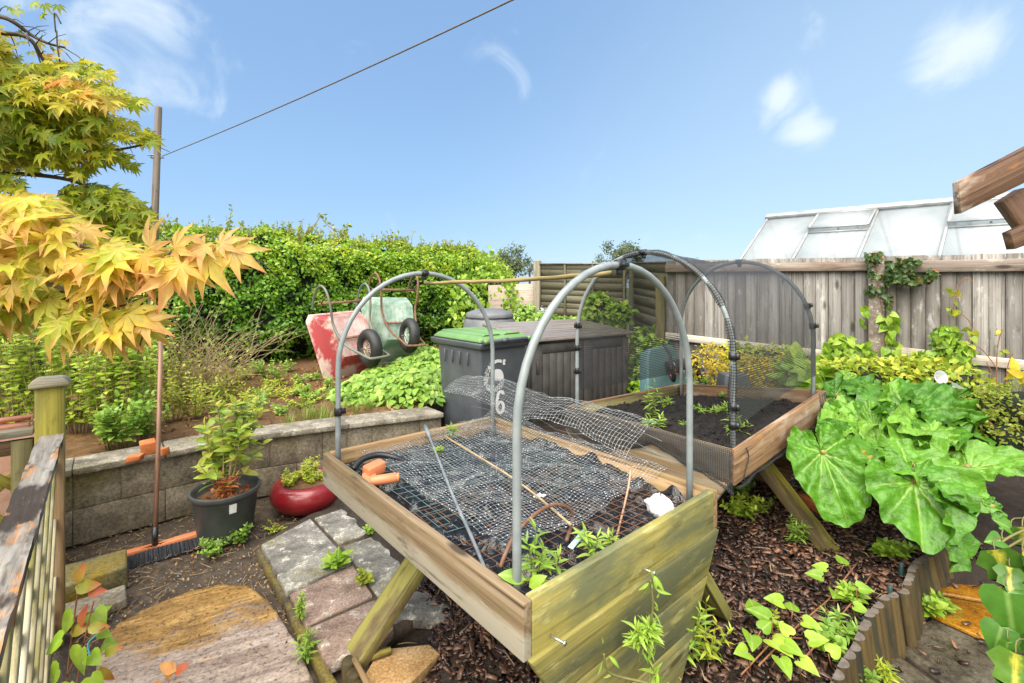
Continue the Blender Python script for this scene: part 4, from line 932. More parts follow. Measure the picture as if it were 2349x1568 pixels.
# ------------------------------------------------------------------ wheelbarrows leaning on their noses
def barrow(label, O, a, b, mt, mu, mtube, mrim, s=1.0, wl=(.16, .30)):
    a = V(a).normalized(); b = V(b); b = (b-a*b.dot(a)).normalized(); c = b.cross(a)
    if c.y > 0: c = -c
    O = V(O); T = lambda x, y, z: O+(a*x+b*y+c*z)*s
    rt = thing('wheelbarrow', label, 'wheelbarrow', O, 'old wheelbarrows leaning by the hedge')
    rim_, bot = [(0, -.26), (.06, -.30), (.80, -.33), (.87, -.29), (.87, .29), (.80, .33), (.06, .30), (0, .26)], [(.20, -.17), (.23, -.19), (.64, -.21), (.68, -.18), (.68, .18), (.64, .21), (.23, .19), (.20, .17)]
    mb = MB(); n = 8; vs, fs = [], []
    for t in (0, .5, 1): vs += [T(*(V((*p, -.33)).lerp(V((*q, 0)), t)+V((0, 0, .02*math.sin(PI*t))))) for p, q in zip(rim_, bot)]
    for j in range(2): fs += [(j*n+i, j*n+(i+1) % n, (j+1)*n+(i+1) % n, (j+1)*n+i) for i in range(n)]
    mb.add(vs, fs); mb.add(vs[16:], [tuple(range(8))], m=1)
    for k in range(-3, 4): mb.bar(T(.24, k*.05, .003), T(.64, k*.055, .003), b, .008*s, .006, m=1)
    o = obj('tray', mb, [mt, mu], rt, bevel=.02, seg=2)
    mb = MB(); mb.tube([T(p[0], p[1], -.335) for p in rim_], .011*s, 8, closed=True); obj('tray_rim', mb, mt, rt, smooth=True)
    mb = MB(); half = lambda y: [T(.90, .27*y, -.25), T(1.0, .27*y, -.12), T(1.04, .265*y, .02), T(1.0, .26*y, .13), T(.88, .25*y, .17), T(.72, .235*y, .12), T(.58, .22*y, .045), T(.42, .20*y, .055), T(.28, .17*y, .11), T(.14, .13*y, .24), T(.03, .115*y, .37)]
    L = half(-1); R = half(1); mb.tube(catmull(L+[T(.0, -.085, .41), T(.0, .085, .41)]+R[::-1], 5), .0135*s, 9)
    obj('frame', mb, mtube, rt, smooth=True)
    mb = MB(); mb.bar(T(.40, -.2, .035), T(.40, .2, .035), a, .03, .01); obj('cross_bar', mb, M['rust'], rt); mb = MB(); mb.bar(T(.86, -.29, -.02), T(.86, .29, -.02), a, .03, .012)
    for y in (-1, 1): mb.tube([T(.88, .25*y, .17), T(.86, .26*y, -.01)], .009, 6)
    obj('cross_bar', mb, M['rust'], rt)
    wc = T(wl[0]-.10, 0, wl[1]); wt_ = thing('wheel', None, None, (0, 0, 0)); wt_.parent = rt
    mb = MB(); mb.torus(wc, b, .150*s, .060*s, 36, 14, 1.05); obj('tyre', mb, M['tyre'], wt_, smooth=True)
    mb = MB(); mb.torus(wc, b, .098*s, .010, 32, 8, 3.0); mb.tube([wc-b*.06, wc+b*.06], .018, 12)
    e_ = a; g_ = b.cross(a)
    for k in range(14):
        t = 2*PI*k/14; d = e_*math.cos(t)+g_*math.sin(t)
        for sg in (-1, 1): mb.tube([wc+b*.05*sg+d*.015, wc+b*.012*sg+d*.098*s], .0035, 5)
    obj('rim', mb, mrim, wt_, smooth=True)
    mb = MB(); mb.tube([wc-b*.11, wc+b*.11], .008, 8); obj('axle', mb, M['rust'], rt)
    return rt
barrow('faded red wheelbarrow leaning upright on its nose against the hedge', P(836, 852, 5.7), (-.37, .30, .88), (.68, .74, .12), M['red_tray'], M['red_under'], M['tube_green'], M['rim'], 1.12, (.27, .25))
barrow('faded green wheelbarrow leaning upright behind the red one', P(925, 815, 6.2), (-.20, .32, .92), (.82, .60, -.02), M['green_tray'], M['green_tray'], M['rust'], M['rim_g'], 1.1, (.27, .25))
# ------------------------------------------------------------------ teal cart behind the compost planter
O = P(1540, 905, 3.95); b = U*.95-W*.2; b.normalize(); a = (Z*.93+W*.22).normalized(); b = (b-a*b.dot(a)).normalized(); c = b.cross(a)
if c.y > 0: c = -c
T = lambda x, y, z: O+a*x+b*y+c*z
rt = thing('garden_cart', 'teal plastic garden cart tipped on end with small orange hubbed wheels', 'garden cart', O)
mb = MB(); pr = [(-.08, -.30), (.15, -.235), (.36, -.175), (.41, -.14), (.42, .12), (.39, .16), (.15, .22), (-.08, .28)]
f0, f1 = [T(x, y, 0) for x, y in pr], [T(x*.9+.02, y*.86, -.14) for x, y in pr]; mb.add(f0+f1, [tuple(range(8)), tuple(range(15, 7, -1))]+[(i, 8+i, 8+(i+1) % 8, (i+1) % 8) for i in range(8)])
obj('tray', mb, M['teal'], rt, bevel=.025, seg=3)
mb = MB(); mb.box(T(.23, .17, .03), b, a, c, .36, .10, .05); obj('undercarriage', mb, M['store'], rt, bevel=.006)
for px, py in ((1541, 856), (1607, 861)):
    p = onplane(px, py, T(0, 0, .09), c); mb = MB(); ax = (b*.8+c*.6).normalized()
    w_ = thing('wheel', None, None, (0, 0, 0)); w_.parent = rt
    mb.torus(p, ax, .060, .019, 28, 10); obj('tyre', mb, M['tyre'], w_, smooth=True)
    mb = MB(); mb.lathe([(.047, -.012), (.047, .012), (.02, .018), (0, .018)], p, 20, -ax if ax.y > 0 else ax)
    for k in range(6): mb.bar(p-ax*.014*(1 if ax.y > 0 else -1), p+(a*math.cos(k*PI/3)+b*math.sin(k*PI/3))*.045-ax*.014*(1 if ax.y > 0 else -1), ax, .012, .01)
    obj('hub', mb, M['hub'], w_, bevel=.002)
    mb = MB(); mb.torus(p+a*.055+c*.03, (b+c*.3).normalized(), .03, .0045, 16, 6); obj('spring', mb, M['steel'], rt, smooth=True)
for l in ([(1521, 784), (1528, 800), (1537, 815), (1540, 850)], [(1608, 792), (1621, 815), (1633, 838), (1637, 885)]):
    mb = MB(); mb.tube(catmull([onplane(px, py, T(0, 0, .07+.03*i), c) for i, (px, py) in enumerate(l)], 4), .013, 8); obj('handle', mb, M['store'], rt, smooth=True)
p = P(1682, 893, 3.75); mb = MB(); q = V((p.x, p.y, 0)); mb.hexa([q+V((x, y, .55)) for x, y in ((-.14, -.1), (.14, -.1), (.14, .1), (-.14, .1))]+[q+V((x, y, p.z+.13)) for x, y in ((-.095, -.07), (.095, -.07), (.095, .07), (-.095, .07))])
mb.hexa([q+V((x, y, .12)) for x, y in ((-.13, -.09), (.13, -.09), (.13, .09), (-.13, .09))]+[q+V((x, y, .55)) for x, y in ((-.14, -.1), (.14, -.1), (.14, .1), (-.14, .1))])
obj('plastic_tub', mb, M['bin'], bevel=.012, seg=2, label='small tapered dark plastic tub behind the compost planter', cat='plastic tub')  # tapered dark plastic pot standing behind the planter
# ------------------------------------------------------------------ broom
bp = G(357, 1246, .07); hd = (U*.97-W*.05+V((.05, .06, 0))).normalized(); hd = (G(432, 1232, .06)-G(268, 1278, .06)); hd.z = 0; hd.normalize(); hn = V((hd.y, -hd.x, 0))
hc = (G(432, 1232, .06)+G(268, 1278, .06))/2; hc.z = 0
rt = thing('broom', 'broom with orange head and black bristles leaning against the block wall', 'broom', hc)
top = P(369, 770, hc.y+.35); low = P(356, 1222, hc.y+.06)
mb = MB(); mb.tube([low, low.lerp(top, .5)+V((.004, 0, 0)), top], .0125, 14); obj('stick', mb, M['broomstick'], rt, smooth=True)
mb = MB(); mb.tube([top-(top-low).normalized()*.035, top+(top-low).normalized()*.012], .014, 12); obj('end_cap', mb, M['rod'], rt)
mb = MB(); so_ = hc+Z*.085+(low-hc-Z*.085)*.35; mb.tube([low-(top-low).normalized()*.07, low+(top-low).normalized()*.03], .0165, 12); obj('socket', mb, M['clip'], rt)
mb = MB(); sc = low-(top-low).normalized()*.075
for s in (-1, 1):
    e0 = sc-Z*.0; e1 = hc+hd*.25*s+Z*.075
    mb.hexa([e0-hn*.03-Z*.022, e1-hn*.026-Z*.02, e1+hn*.03-Z*.02, e0+hn*.032-Z*.022, e0-hn*.02+Z*.012, e1-hn*.022+Z*.004, e1+hn*.024+Z*.004, e0+hn*.024+Z*.012])
obj('head', mb, M['orange'], rt, bevel=.004, seg=2)
mb = MB()
def brf(a, b):
    t = (a-.5)*2; zt = .050+.012*(1-abs(t)); p = hc+hd*(.262+.012*b)*t+hn*(.026+.05*b+.004*math.sin(a*160))
    return V((p.x, p.y, zt*(1-b)+.006*b+.003*math.sin(a*220)*b)), (b*.1, a*.5, 0)
mb.grid(brf, 130, 5); mb.grid(lambda a, b: (brf(a, b)[0]-hn*(.048+.07*b), brf(a, b)[1]), 130, 5)
for k in range(120):
    a = k/119; p = brf(a, 0)[0]; q = brf(a, 1)[0]+hn*rr(-.003, .012)+hd*rr(-.008, .008); mb.tube([p, p.lerp(q, .5)+hn*.004, q], .0022, 4, cap=False)
obj('bristles', mb, M['bristle'], rt)
# ------------------------------------------------------------------ potted shrub, red bowl, bricks
pc = G(518, 1222, .02); pc.z = 0; PB = pc.copy()
rt = thing('plant_pot', 'large charcoal plastic plant pot standing beside the broom', 'plant pot', pc)
mb = MB(); mb.lathe([(.0, .0), (.148, .0), (.152, .015), (.182, .275), (.192, .278), (.197, .29), (.197, .312), (.188, .315), (.178, .29), (.165, .25), (0, .25)], pc, 48); obj('pot_body', mb, M['pot'], rt, smooth=True, bevel=.003)
mb = MB(); th = math.atan2(G(570, 1168, .2).y-pc.y, .14)
lb = [pc+V((math.cos(t)*(r_+.004), math.sin(t)*(r_+.004), h)) for t, h, r_ in ((-.92, .205, .1732), (-.70, .205, .1732), (-.70, .262, .180), (-.92, .262, .180))]; mb.add(lb, [(0, 1, 2, 3)]); obj('label', mb, M['white'], rt)
mb = MB(); mb.lathe([(.18, .252), (.1, .27), (0, .275)], pc, 24); obj('potting_soil', mb, M['bank'], kind='stuff', label='littered soil in the top of the charcoal pot', cat='soil')
rc = G(706, 1158, .01); rc.z = 0
mb = MB(); mb.lathe([(0, .005), (.15, .005), (.21, .03), (.245, .085), (.25, .125), (.232, .175), (.20, .198), (.175, .197), (.165, .175), (0, .165)], rc, 56, sq=1.0); obj('bowl_planter', mb, M['redglaze'], smooth=True, label='low rounded red glazed bowl planter at the foot of the wall', cat='planter bowl')
mb = MB(); mb.lathe([(.166, .178), (.08, .19), (0, .19)], rc, 24); obj('bowl_soil', mb, M['bank'], kind='stuff', label='soil filling the red bowl', cat='soil')
for px, py, sx, sy, sz, an, lab in ((333, 1024, .085, .08, .085, .7, 'squared orange brick lump beside the broom stick on the wall edge'), (300, 1042, .09, .05, .035, .2, 'flat broken piece of orange brick on the wall edge'), (368, 1026, .05, .05, .045, 1.1, 'small orange brick chunk behind the broom stick')):
    p = G(px, py+16, WT+.01); mb = MB(); d = V((math.cos(an), math.sin(an), .12)).normalized(); e_ = V((-d.y, d.x, 0)).normalized(); mb.box(V((p.x, p.y+.03, WT-.005+sz/2)), d, e_, d.cross(e_), sx, sy, sz, jit=.008); obj('brick_piece', mb, M['brick'], bevel=.008, seg=2, label=lab, cat='brick', group='brick pieces on the wall')
# ------------------------------------------------------------------ lattice fence at the left
z0 = 2.0; pa = P(79, 900, z0); pf = V((pa.x, pa.y, 0)); wpost = .092
rt = thing('lattice_fence', 'lattice fence with rotten top rail and mossy capped post, left foreground', 'fence', pf+U*.046+W*.046)
pc = pf+U*wpost/2+W*wpost/2
mb = MB(); mb.box(pc+Z*.58, Z, U, W, 1.16, wpost, wpost); obj('post', mb, M['w_post'], rt, bevel=.003)
mb = MB()
c4 = lambda r, h: [pc+U*i*r+W*j*r+Z*h for i, j in ((-1, -1), (1, -1), (1, 1), (-1, 1))]
mb.hexa(c4(.064, 1.155)+c4(.064, 1.172)); mb.hexa(c4(.064, 1.1725)+c4(.040, 1.192)); obj('post_cap', mb, M['w_cap'], rt, bevel=.003)
dv = -W; r0 = pf+U*.052; RL = 2.2
mb = MB(); NS = 40
def railf(i, j, k):
    s = RL*i/NS; n = .006*fbm(s*9, j*3, 4)+.012*min(0, fbm(s*7, j*2, 9))*k*(1 if .25 < s < 1.1 else .2)
    return r0+dv*(s-.01)+U*(.078*(j-.5)+.004*fbm(s*6, j))+Z*(.945-.030*(1-k)+n)
def railt(a, b): p = railf(a*NS, b, 1); return p, (a*RL, b*.078, 0)
mb.grid(railt, 90, 10); mb.grid(lambda a, b: (railf(a*NS, 0, 1).lerp(railf(a*NS, 0, 0), b), (a*RL, b*.03, .1)), 90, 2); mb.grid(lambda a, b: (railf(a*NS, 1, 1).lerp(railf(a*NS, 1, 0), b), (a*RL, b*.03, .2)), 90, 2); mb.grid(lambda a, b: (railf(a*NS, b, 0), (a*RL, b*.078, .3)), 30, 2)
obj('top_rail', mb, M['w_rot'], rt)
mb = MB(); mb.bar(r0+U*.022-W*.018+Z*.02, r0+U*.022-W*.018+Z*.915, U, .04, .028); obj('stile', mb, M['w_inner'], rt, bevel=.002)
mb = MB(); mb.bar(r0+dv*.03+Z*.10, r0+dv*RL+Z*.10, Z, .05, .03); obj('bottom_rail', mb, M['w_lat'], rt, bevel=.002)
for lay, sg in ((0, 1), (1, -1)):
    mb = MB(); s = -.8 if sg > 0 else 0
    while s < RL+.8:
        p, q = s, s+.79*1; a_, b_ = (p, q)
        za, zb = (.905, .115) if sg > 0 else (.115, .905)
        t0, t1 = max(0, (0.03-a_)/(b_-a_)), min(1, (RL-a_)/(b_-a_))
        if t1 > t0:
            P0, P1 = r0+U*(.012-.015*lay)+dv*(a_+(b_-a_)*t0)+Z*(za+(zb-za)*t0), r0+U*(.012-.015*lay)+dv*(a_+(b_-a_)*t1)+Z*(za+(zb-za)*t1)
            mb.bar(P0, P1, U.cross(P1-P0), .036, .013)
        s += .25
    obj('lattice_slats', mb, M['w_lat'], rt, bevel=.002)
# second panel running left from the post
rt = thing('lattice_fence', 'mossy lattice panel running left behind the capped post', 'fence', pf-U*.5)
mb = MB(); a_, b_ = pf-U*.005+W*.045, pf-U*1.6+W*.045; mb.bar(a_+Z*.965, b_+Z*.965, W, .06, .028); obj('top_rail', mb, M['w_cap'], rt, bevel=.003)
for h_ in (.905, .12): mb = MB(); mb.bar(a_+Z*h_, b_+Z*h_, Z, .06, .028); obj('cross_rail', mb, M['w_brown'], rt, bevel=.003)
mb = MB(); mb.bar(a_-U*.035+Z*.02-W*.008, a_-U*.035+Z*.935-W*.008, U, .065, .03); obj('stile', mb, M['w_dark'], rt, bevel=.003)
for lay, sg in ((0, 1), (1, -1)):
    mb = MB(); s = -.7
    while s < 1.6:
        q = s+.72; t0, t1 = max(0, (.04-s)/.72), min(1, (1.55-s)/.72)
        if t1 > t0:
            za, zb = (.13, .87) if sg > 0 else (.87, .13)
            mb.bar(a_-U*(s+.72*t0)+W*.011*lay+Z*(za+(zb-za)*t0), a_-U*(s+.72*t1)+W*.011*lay+Z*(za+(zb-za)*t1), W.cross(U+Z*(1 if sg < 0 else -1)), .034, .010)
        s += .17
    obj('lattice_slats', mb, M['w_post'], rt, bevel=.002)
# terracotta trough on its stand behind that panel, with a sandstone slab below
t0 = P(40, 978, 2.55); tc_ = V((t0.x, t0.y, 0))-U*.32
rt = thing('terracotta_trough', 'terracotta trough with a double rolled rim behind the left lattice', 'trough', tc_+Z*.62)
mb = MB(); mb.box(tc_+Z*(t0.z-.12), U, W, Z, .72, .24, .2, jit=.004); obj('trough_body', mb, M['terra'], rt, bevel=.02, seg=3)
for dz, r_ in ((.015, .016), (-.03, .024)):
    mb = MB(); mb.tube([tc_+U*i*.37+W*j*.135+Z*(t0.z+dz) for i, j in ((-1, -1), (1, -1), (1, 1), (-1, 1))], r_, 10, closed=True); obj('rolled_rim', mb, M['terra'], rt, smooth=True)
mb = MB(); mb.bar(tc_-U*.45+Z*.70-W*.10, tc_+U*.45+Z*.70-W*.10, Z, .05, .03); mb.bar(tc_-U*.45+Z*.70+W*.10, tc_+U*.45+Z*.70+W*.10, Z, .05, .03)
for i in range(7): mb.tube([tc_-U*(.42-.14*i)-W*.16+Z*.63, tc_-U*(.42-.14*i)+W*.14+Z*.63], .035, 10)
for i in (-1, 1): mb.box(tc_+U*.36*i+Z*.33, Z, U, W, .6, .08, .22)
obj('timber_stand', mb, M['w_inner'], bevel=.004, label='low timber slat stand under the terracotta trough', cat='stand')
mb = MB(); p = P(12, 1215, 2.35); mb.box(V((p.x-.09, p.y, .46)), (U*.95+W*.1).normalized(), Z, W, .36, .78, .07, jit=.03); obj('sandstone_slab', mb, M['pinkstone'], bevel=.015, seg=2, label='rough pink sandstone slab leaning behind the left lattice', cat='stone slab')
mb = MB(); mb.tube(catmull([P(221, 1497, 1.62), P(232, 1530, 1.60), P(205, 1590, 1.55), P(216, 1640, 1.5)], 5) if False else catmull([P(219, 1497-120+40, 1.75), P(226, 1450, 1.74), P(202, 1478, 1.72), P(212, 1520, 1.7)], 5), .0035, 6)
M['tw'] = simple('teal twine', (.08, .30, .32), None, 20, .6); obj('twine', mb, M['tw'], smooth=True, label='loose end of teal twine hanging on the lattice', cat='twine')
# ------------------------------------------------------------------ washing line post and line
zt = 4.9; a_ = P(364, 246, zt); b_ = P(347, 730, zt-.05); d = (b_-a_); base = a_+d*((a_.z-.4)/(a_.z-b_.z))
rt = thing('washing_line_post', 'tall weathered round timber post carrying the washing line', 'post', base)
mb = MB(); mb.tube([base, base.lerp(a_, .5), a_], [.037, .034, .031], 16); obj('pole', mb, M['pole'], rt, smooth=True, bevel=.004)
mb = MB(); q = P(357, 359, zt); mb.tube([q-V((.085, 0, -.012)), q+V((.085, 0, -.018))], .008, 8); mb.torus(q, d.normalized(), .042, .007, 20, 6); mb.torus(q-Z*.02, d.normalized(), .042, .005, 20, 6); obj('cleat', mb, M['rod'], rt)
mb = MB(); p0, p1 = P(372, 359, zt-.04), P(1176, 0, 2.1); pe = p0+(p1-p0)*1.9
mb.tube([p0.lerp(pe, k/40)-Z*.10*math.sin(PI*k/40)*1.0+Z*.10*math.sin(PI*(1/1.9))*(k/40*1.9 if k/40*1.9 < 1 else 1) for k in range(41)], .0042, 6); obj('washing_line', mb, M['cord'], smooth=True, label='brown washing line running from the tall post up over the garden', cat='washing line')
# ------------------------------------------------------------------ right hand fence
FP = V((3.29, 4.2, 0)); FD = V((-.836, .549, 0)).normalized(); FN = V((-FD.y, FD.x, 0)); FN = FN if FN.y < 0 else -FN
def cpost(name, p, h, label, w=.115, mat='concrete_post'):
    mb = MB(); mb.box(p+Z*(h/2), Z, FD, FN, h, w, .1); mb.hexa([p+FD*i*w/2+FN*j*.05+Z*(h+.0005) for i, j in ((-1, -1), (1, -1), (1, 1), (-1, 1))]+[p+FD*i*w/3+FN*j*.03+Z*(h+.02) for i, j in ((-1, -1), (1, -1), (1, 1), (-1, 1))])
    return obj(name, mb, M[mat], bevel=.008, seg=2, label=label, cat='fence post', group='garden fence posts')
def fepanel(label, p, q, hp, hq, rails, bw=.10):
    d = q-p; L = d.length; d.normalize(); n = V((-d.y, d.x, 0)); n = n if n.y < 0 else -n; k = round(L/bw); w = L/k
    rt = thing('board_fence', label, 'fence panel', (p+q)/2, 'garden fence panels')
    H = lambda s: hp+(hq-hp)*s/L
    mb = MB()
    for i in range(k):
        s = (i+.5)*w; h = H(s)+rr(-.003, .003); c = p+d*s
        mb.box(c+Z*(h/2)-n*(.008 if i % 2 else .003), Z, (d+n*.08).normalized(), n, h, w*.965, .014, r=rr(0, 1))
    obj('boards', mb, M['w_grey'], rt)
    mb = MB(); mb.hexa([p+n*-.02, q+n*-.02, q+n*-.026, p+n*-.026]+[p+n*-.02+Z*(hp-.03), q+n*-.02+Z*(hq-.03), q+n*-.026+Z*(hq-.03), p+n*-.026+Z*(hp-.03)]); obj('gap_shade_sheet', mb, M['w_dark'], rt)  # dark sheet added behind the boards so gaps read as shadow lines
    for r0_, r1_, th, m_, nm in rails:
        mb = MB(); a, b = p+n*.03+Z*r0_, q+n*.03+Z*r1_; mb.bar(a, b, Z, th, .042); obj(nm, mb, M[m_], rt, bevel=.004)
    return rt
hP = EYE+(CY-590)*4.2/F; corner = FP+FD*1.86
R0 = FP+FD*.05; R1 = corner
rl = lambda px, py: onplane(px, py, FP+FN*.03, FN).z
fepanel('left panel of the grey board fence, behind the net hoops', R0, R1, hP+.0, EYE+(CY-598)*5.22/F, ((rl(1985, 611), rl(1600, 615), .085, 'w_rail', 'top_rail'), (rl(1919, 819)-.005, rl(1618, 776), .075, 'w_paler', 'middle_rail'), (.3, .42, .075, 'w_rail', 'bottom_rail')))
fepanel('right panel of the grey board fence, under the greenhouse', FP-FD*1.9, FP-FD*.05, EYE+(CY-577)*3.35/F, hP+.005, ((rl(2349, 608)+.0, rl(2050, 613), .10, 'w_rail', 'top_rail'), (rl(2349, 856), rl(2073, 806), .08, 'w_paler', 'middle_rail'), (.25, .3, .075, 'w_rail', 'bottom_rail')))
cpost('fence_post', FP+FN*.03, hP+.03, 'ivy wrapped concrete post between the two grey board panels')
cpost('fence_post', corner+FD*.06, EYE+(CY-602)*5.26/F-.18, 'brownish timber corner post where the grey fence turns', .1, 'w_dark')
def lappanel(label, p, q, hp, hq, mat='w_lap', zb=.35):
    d = q-p; L = d.length; d.normalize(); n = V((-d.y, d.x, 0)); n = n if n.y < 0 else -n
    rt = thing('lap_fence', label, 'fence panel', (p+q)/2+Z*zb, 'garden fence panels')
    mb = MB(); k = 13
    for i in range(k):
        f0, f1 = i/k, (i+1.2)/k
        a, b = p+Z*(zb+(hp-zb)*(f0+f1)/2), q+Z*(zb+(hq-zb)*(f0+f1)/2); mb.bar(a+n*.002*(i % 2), b+n*.002*(i % 2), (Z+n*.015), (hp-zb)/k*1.2, .008, r=rr(0, 1))
    obj('lap_boards', mb, M[mat], rt)
    for f0 in (.015, .34, .66, .985):
        mb = MB(); c = p.lerp(q, f0); mb.bar(c+n*.022+Z*zb, c+n*.022+Z*(hp+(hq-hp)*f0), d, .035, .02); obj('batten', mb, M[mat], rt)
    mb = MB(); mb.bar(p+Z*(hp+.012)+n*.01, q+Z*(hq+.012)+n*.01, n, .05, .022); obj('capping', mb, M['w_rail'], rt)
fa, fb, fc = V((1.80, 5.36, 0)), V((1.85, 7.1, 0)), V((.50, 8.5, 0))
hz = lambda px, py, z: EYE+(CY-py)*z/F
lappanel('green lap panel turning away behind the net', fa, fb, hz(1533, 604, 5.36), hz(1448, 605, 7.1))
lappanel('green lap panel at the far end beyond the storage box', fb+V((-.08, .08, 0)), fc, hz(1448, 606, 7.1), hz(1245, 607, 8.4), zb=.5)
cpost('fence_post', fb+V((0, .02, 0)), hz(1448, 608, 7.1), 'slim post between the two green lap panels', .09, 'w_lap'); cpost('fence_post', fc+V((-.03, .03, 0)), hz(1248, 600, 8.5), 'pale post at the left end of the far lap panel', .12, 'w_cap')
mb = MB(); q = fc+V((-.06, .06, 0)); e_ = V((-.9, .42, 0)); mb.hexa([q+Z*.5, q+e_+Z*.5, q+e_+V((.01, .025, .5)), q+V((.01, .025, .5)), q+Z*hz(1238, 651, 8.5), q+e_+Z*hz(1150, 655, 8.9), q+e_+V((.01, .025, hz(1150, 655, 8.9))), q+V((.01, .025, hz(1238, 651, 8.5)))])
obj('low_fence', mb, M['w_pink'], label='low pale pinkish board panel left of the lap fence', cat='fence panel', group='garden fence panels')
# ------------------------------------------------------------------ greenhouse beyond the fence
g0, g1, s0 = P(1762, 503, 7.0), P(2199, 467, 5.44), P(1705, 590, 6.42)
gr = (g1-g0).normalized(); gs = (s0-g0); gn = gr.cross(gs).normalized(); gs = (gs-gr*gs.dot(gr)).normalized()
rt = thing('greenhouse', 'aluminium greenhouse with algae hazed glass roof and open vents beyond the fence', 'greenhouse', V((g1.x, g1.y, .2)))
def gp(px, py): return onplane(px, py, g0, gn)
def rs(p): d = p-g0; return d.dot(gr), d.dot(gs)
def at(r, s, o=0): return g0+gr*r+gs*s+gn*o
if gn.z < 0: gn = -gn
bars = [0]+[rs(gp(a, b))[0] for a, b in ((1876, 494), (2014, 484), (2184, 470), (2390, 455), (2640, 440), (3000, 420))]; S = 1.32; RE = bars[-1]
for i in range(len(bars)-1):
    a, b = bars[i], bars[i+1]; mb = MB(); mb.hexa([at(a, .02), at(b, .02), at(b, S), at(a, S)]+[at(a, .02, .004), at(b, .02, .004), at(b, S, .004), at(a, S, .004)]); obj('glass_pane', mb, M['glass'], rt)
for i, a in enumerate(bars):
    mb = MB(); mb.bar(at(a, 0, .012), at(a, S, .012), gr, .030, .022); mb.bar(at(a, 0, .026), at(a, S, .026), gr, .010, .008); obj('glazing_bar', mb, M['alu'], rt)
mb = MB(); mb.bar(at(-.03, -.02, .03), at(RE, -.02, .03), gs, .10, .05); obj('ridge', mb, M['alu'], rt, bevel=.004)
for i, (vs, ve) in ((1, (.03, .50)), (3, (.03, .56))):
    a, b = bars[i]+.02, bars[i+1]-.02; vt = thing('vent', None, None, (0, 0, 0)); vt.parent = rt; lift = .035
    q = lambda r, s: at(r, s, .03+lift*(s-vs)/(ve-vs)*1.2)
    mb = MB(); mb.hexa([q(a, vs), q(b, vs), q(b, ve), q(a, ve)]+[p+gn*.004 for p in (q(a, vs), q(b, vs), q(b, ve), q(a, ve))]); obj('pane', mb, M['glass'], vt)
    mb = MB()
    for p0, p1 in ((q(a, vs), q(b, vs)), (q(a, ve), q(b, ve)), (q(a, vs), q(a, ve)), (q(b, vs), q(b, ve))): mb.bar(p0+gn*.004, p1+gn*.004, gs if (p1-p0).normalized().dot(gr) > .5 else gr, .03, .02)
    obj('frame', mb, M['alu'], vt)
    mb = MB(); mb.bar(at(a, ve+.02, .015), at(b, ve+.02, .015), gs, .025, .02); obj('sill_bar', mb, M['alu'], rt)
    mb = MB(); mb.tube([at((a+b)/2, ve-.05, .02), at((a+b)/2-.05, ve-.0, -.16)], .010, 6); mb.tube([at(b-.12, ve-.08, .01), at(b-.15, ve-.02, -.14)], .008, 6); obj('vent_stay', mb, M['rod'], rt)
gh = V((gs.x, gs.y, 0)).normalized()   # horizontal, toward the garden
fs_ = V((-gs.x, -gs.y, gs.z)).normalized()
def far(r, s): return g0+gr*r+fs_*s
mb = MB(); mb.hexa([far(0, .02), far(RE, .02), far(RE, S), far(0, S)]+[p+Z*.004 for p in (far(0, .02), far(RE, .02), far(RE, S), far(0, S))]); obj('glass_pane', mb, M['glass'], rt)
for a in bars: mb = MB(); mb.bar(far(a, 0)-Z*.02, far(a, S)-Z*.02, gr, .03, .025); obj('glazing_bar', mb, M['alu'], rt)
ez = at(0, S).z
for f_ in (at, far):
    p, q = f_(0, S), f_(RE, S); mb = MB(); mb.hexa([V((p.x, p.y, .2)), V((q.x, q.y, .2)), V((q.x, q.y, .2))+gh*.004, V((p.x, p.y, .2))+gh*.004, p, q, q+gh*.004, p+gh*.004]); obj('glass_wall', mb, M['glass'], rt)
for r in (0, RE):
    p, q, t_ = at(r, S), far(r, S), at(r, 0); mb = MB(); vs = [V((p.x, p.y, .2)), p, t_, q, V((q.x, q.y, .2))]; mb.add(vs, [(0, 1, 2, 3, 4)]); obj('glass_gable', mb, M['glass'], rt)
    for a_, b_ in ((V((p.x, p.y, .2)), p), (p.lerp(q, .5)-Z*.8, t_), (V((q.x, q.y, .2)), q), (p, q), (t_.lerp(p, .55), p.lerp(q, .45)-Z*.5)): mb = MB(); mb.bar(a_, b_, gr, .03, .02); obj('gable_bar', mb, M['alu'], rt)
for i in range(1, 4): mb = MB(); mb.bar(at(bars[i]+.1, .05, -.05), at(bars[i]+.28, .7, -.25), gr, .035, .03); obj('roof_brace', mb, M['alu'], rt)
# ------------------------------------------------------------------ timber arbour poking in at the right
rt = thing('arbour', 'brown stained timber arbour roof end reaching in from the right', 'arbour', P(2700, 700, 2.1)-Z*1.4)
zb = 2.15
def arb(l, th, nm, dz=0):
    q = [P(x_, y_, zb+dz) for x_, y_ in l]; mb = MB(); mb.hexa([q[0], q[1], q[1]+V((0, th, 0)), q[0]+V((0, th, 0)), q[3], q[2], q[2]+V((0, th, 0)), q[3]+V((0, th, 0))]); obj(nm, mb, M['w_beam'], rt, bevel=.001)
arb([(2205, 490), (2900, 155), (2890, 62), (2200, 417)], .035, 'barge_board')
arb([(2329, 572), (2900, 350), (2900, 280), (2318, 533)], .04, 'lower_beam', .01)
q = [P(x_, y_, zb+.06) for x_, y_ in ((2302, 462), (2420, 625), (2480, 600), (2352, 430))]; mb = MB(); mb.hexa([q[0], q[1], q[1]+V((.01, .06, 0)), q[0]+V((.01, .06, 0)), q[3], q[2], q[2]+V((.01, .06, 0)), q[3]+V((.01, .06, 0))]); obj('brace', mb, M['w_beam'], rt, bevel=.003)
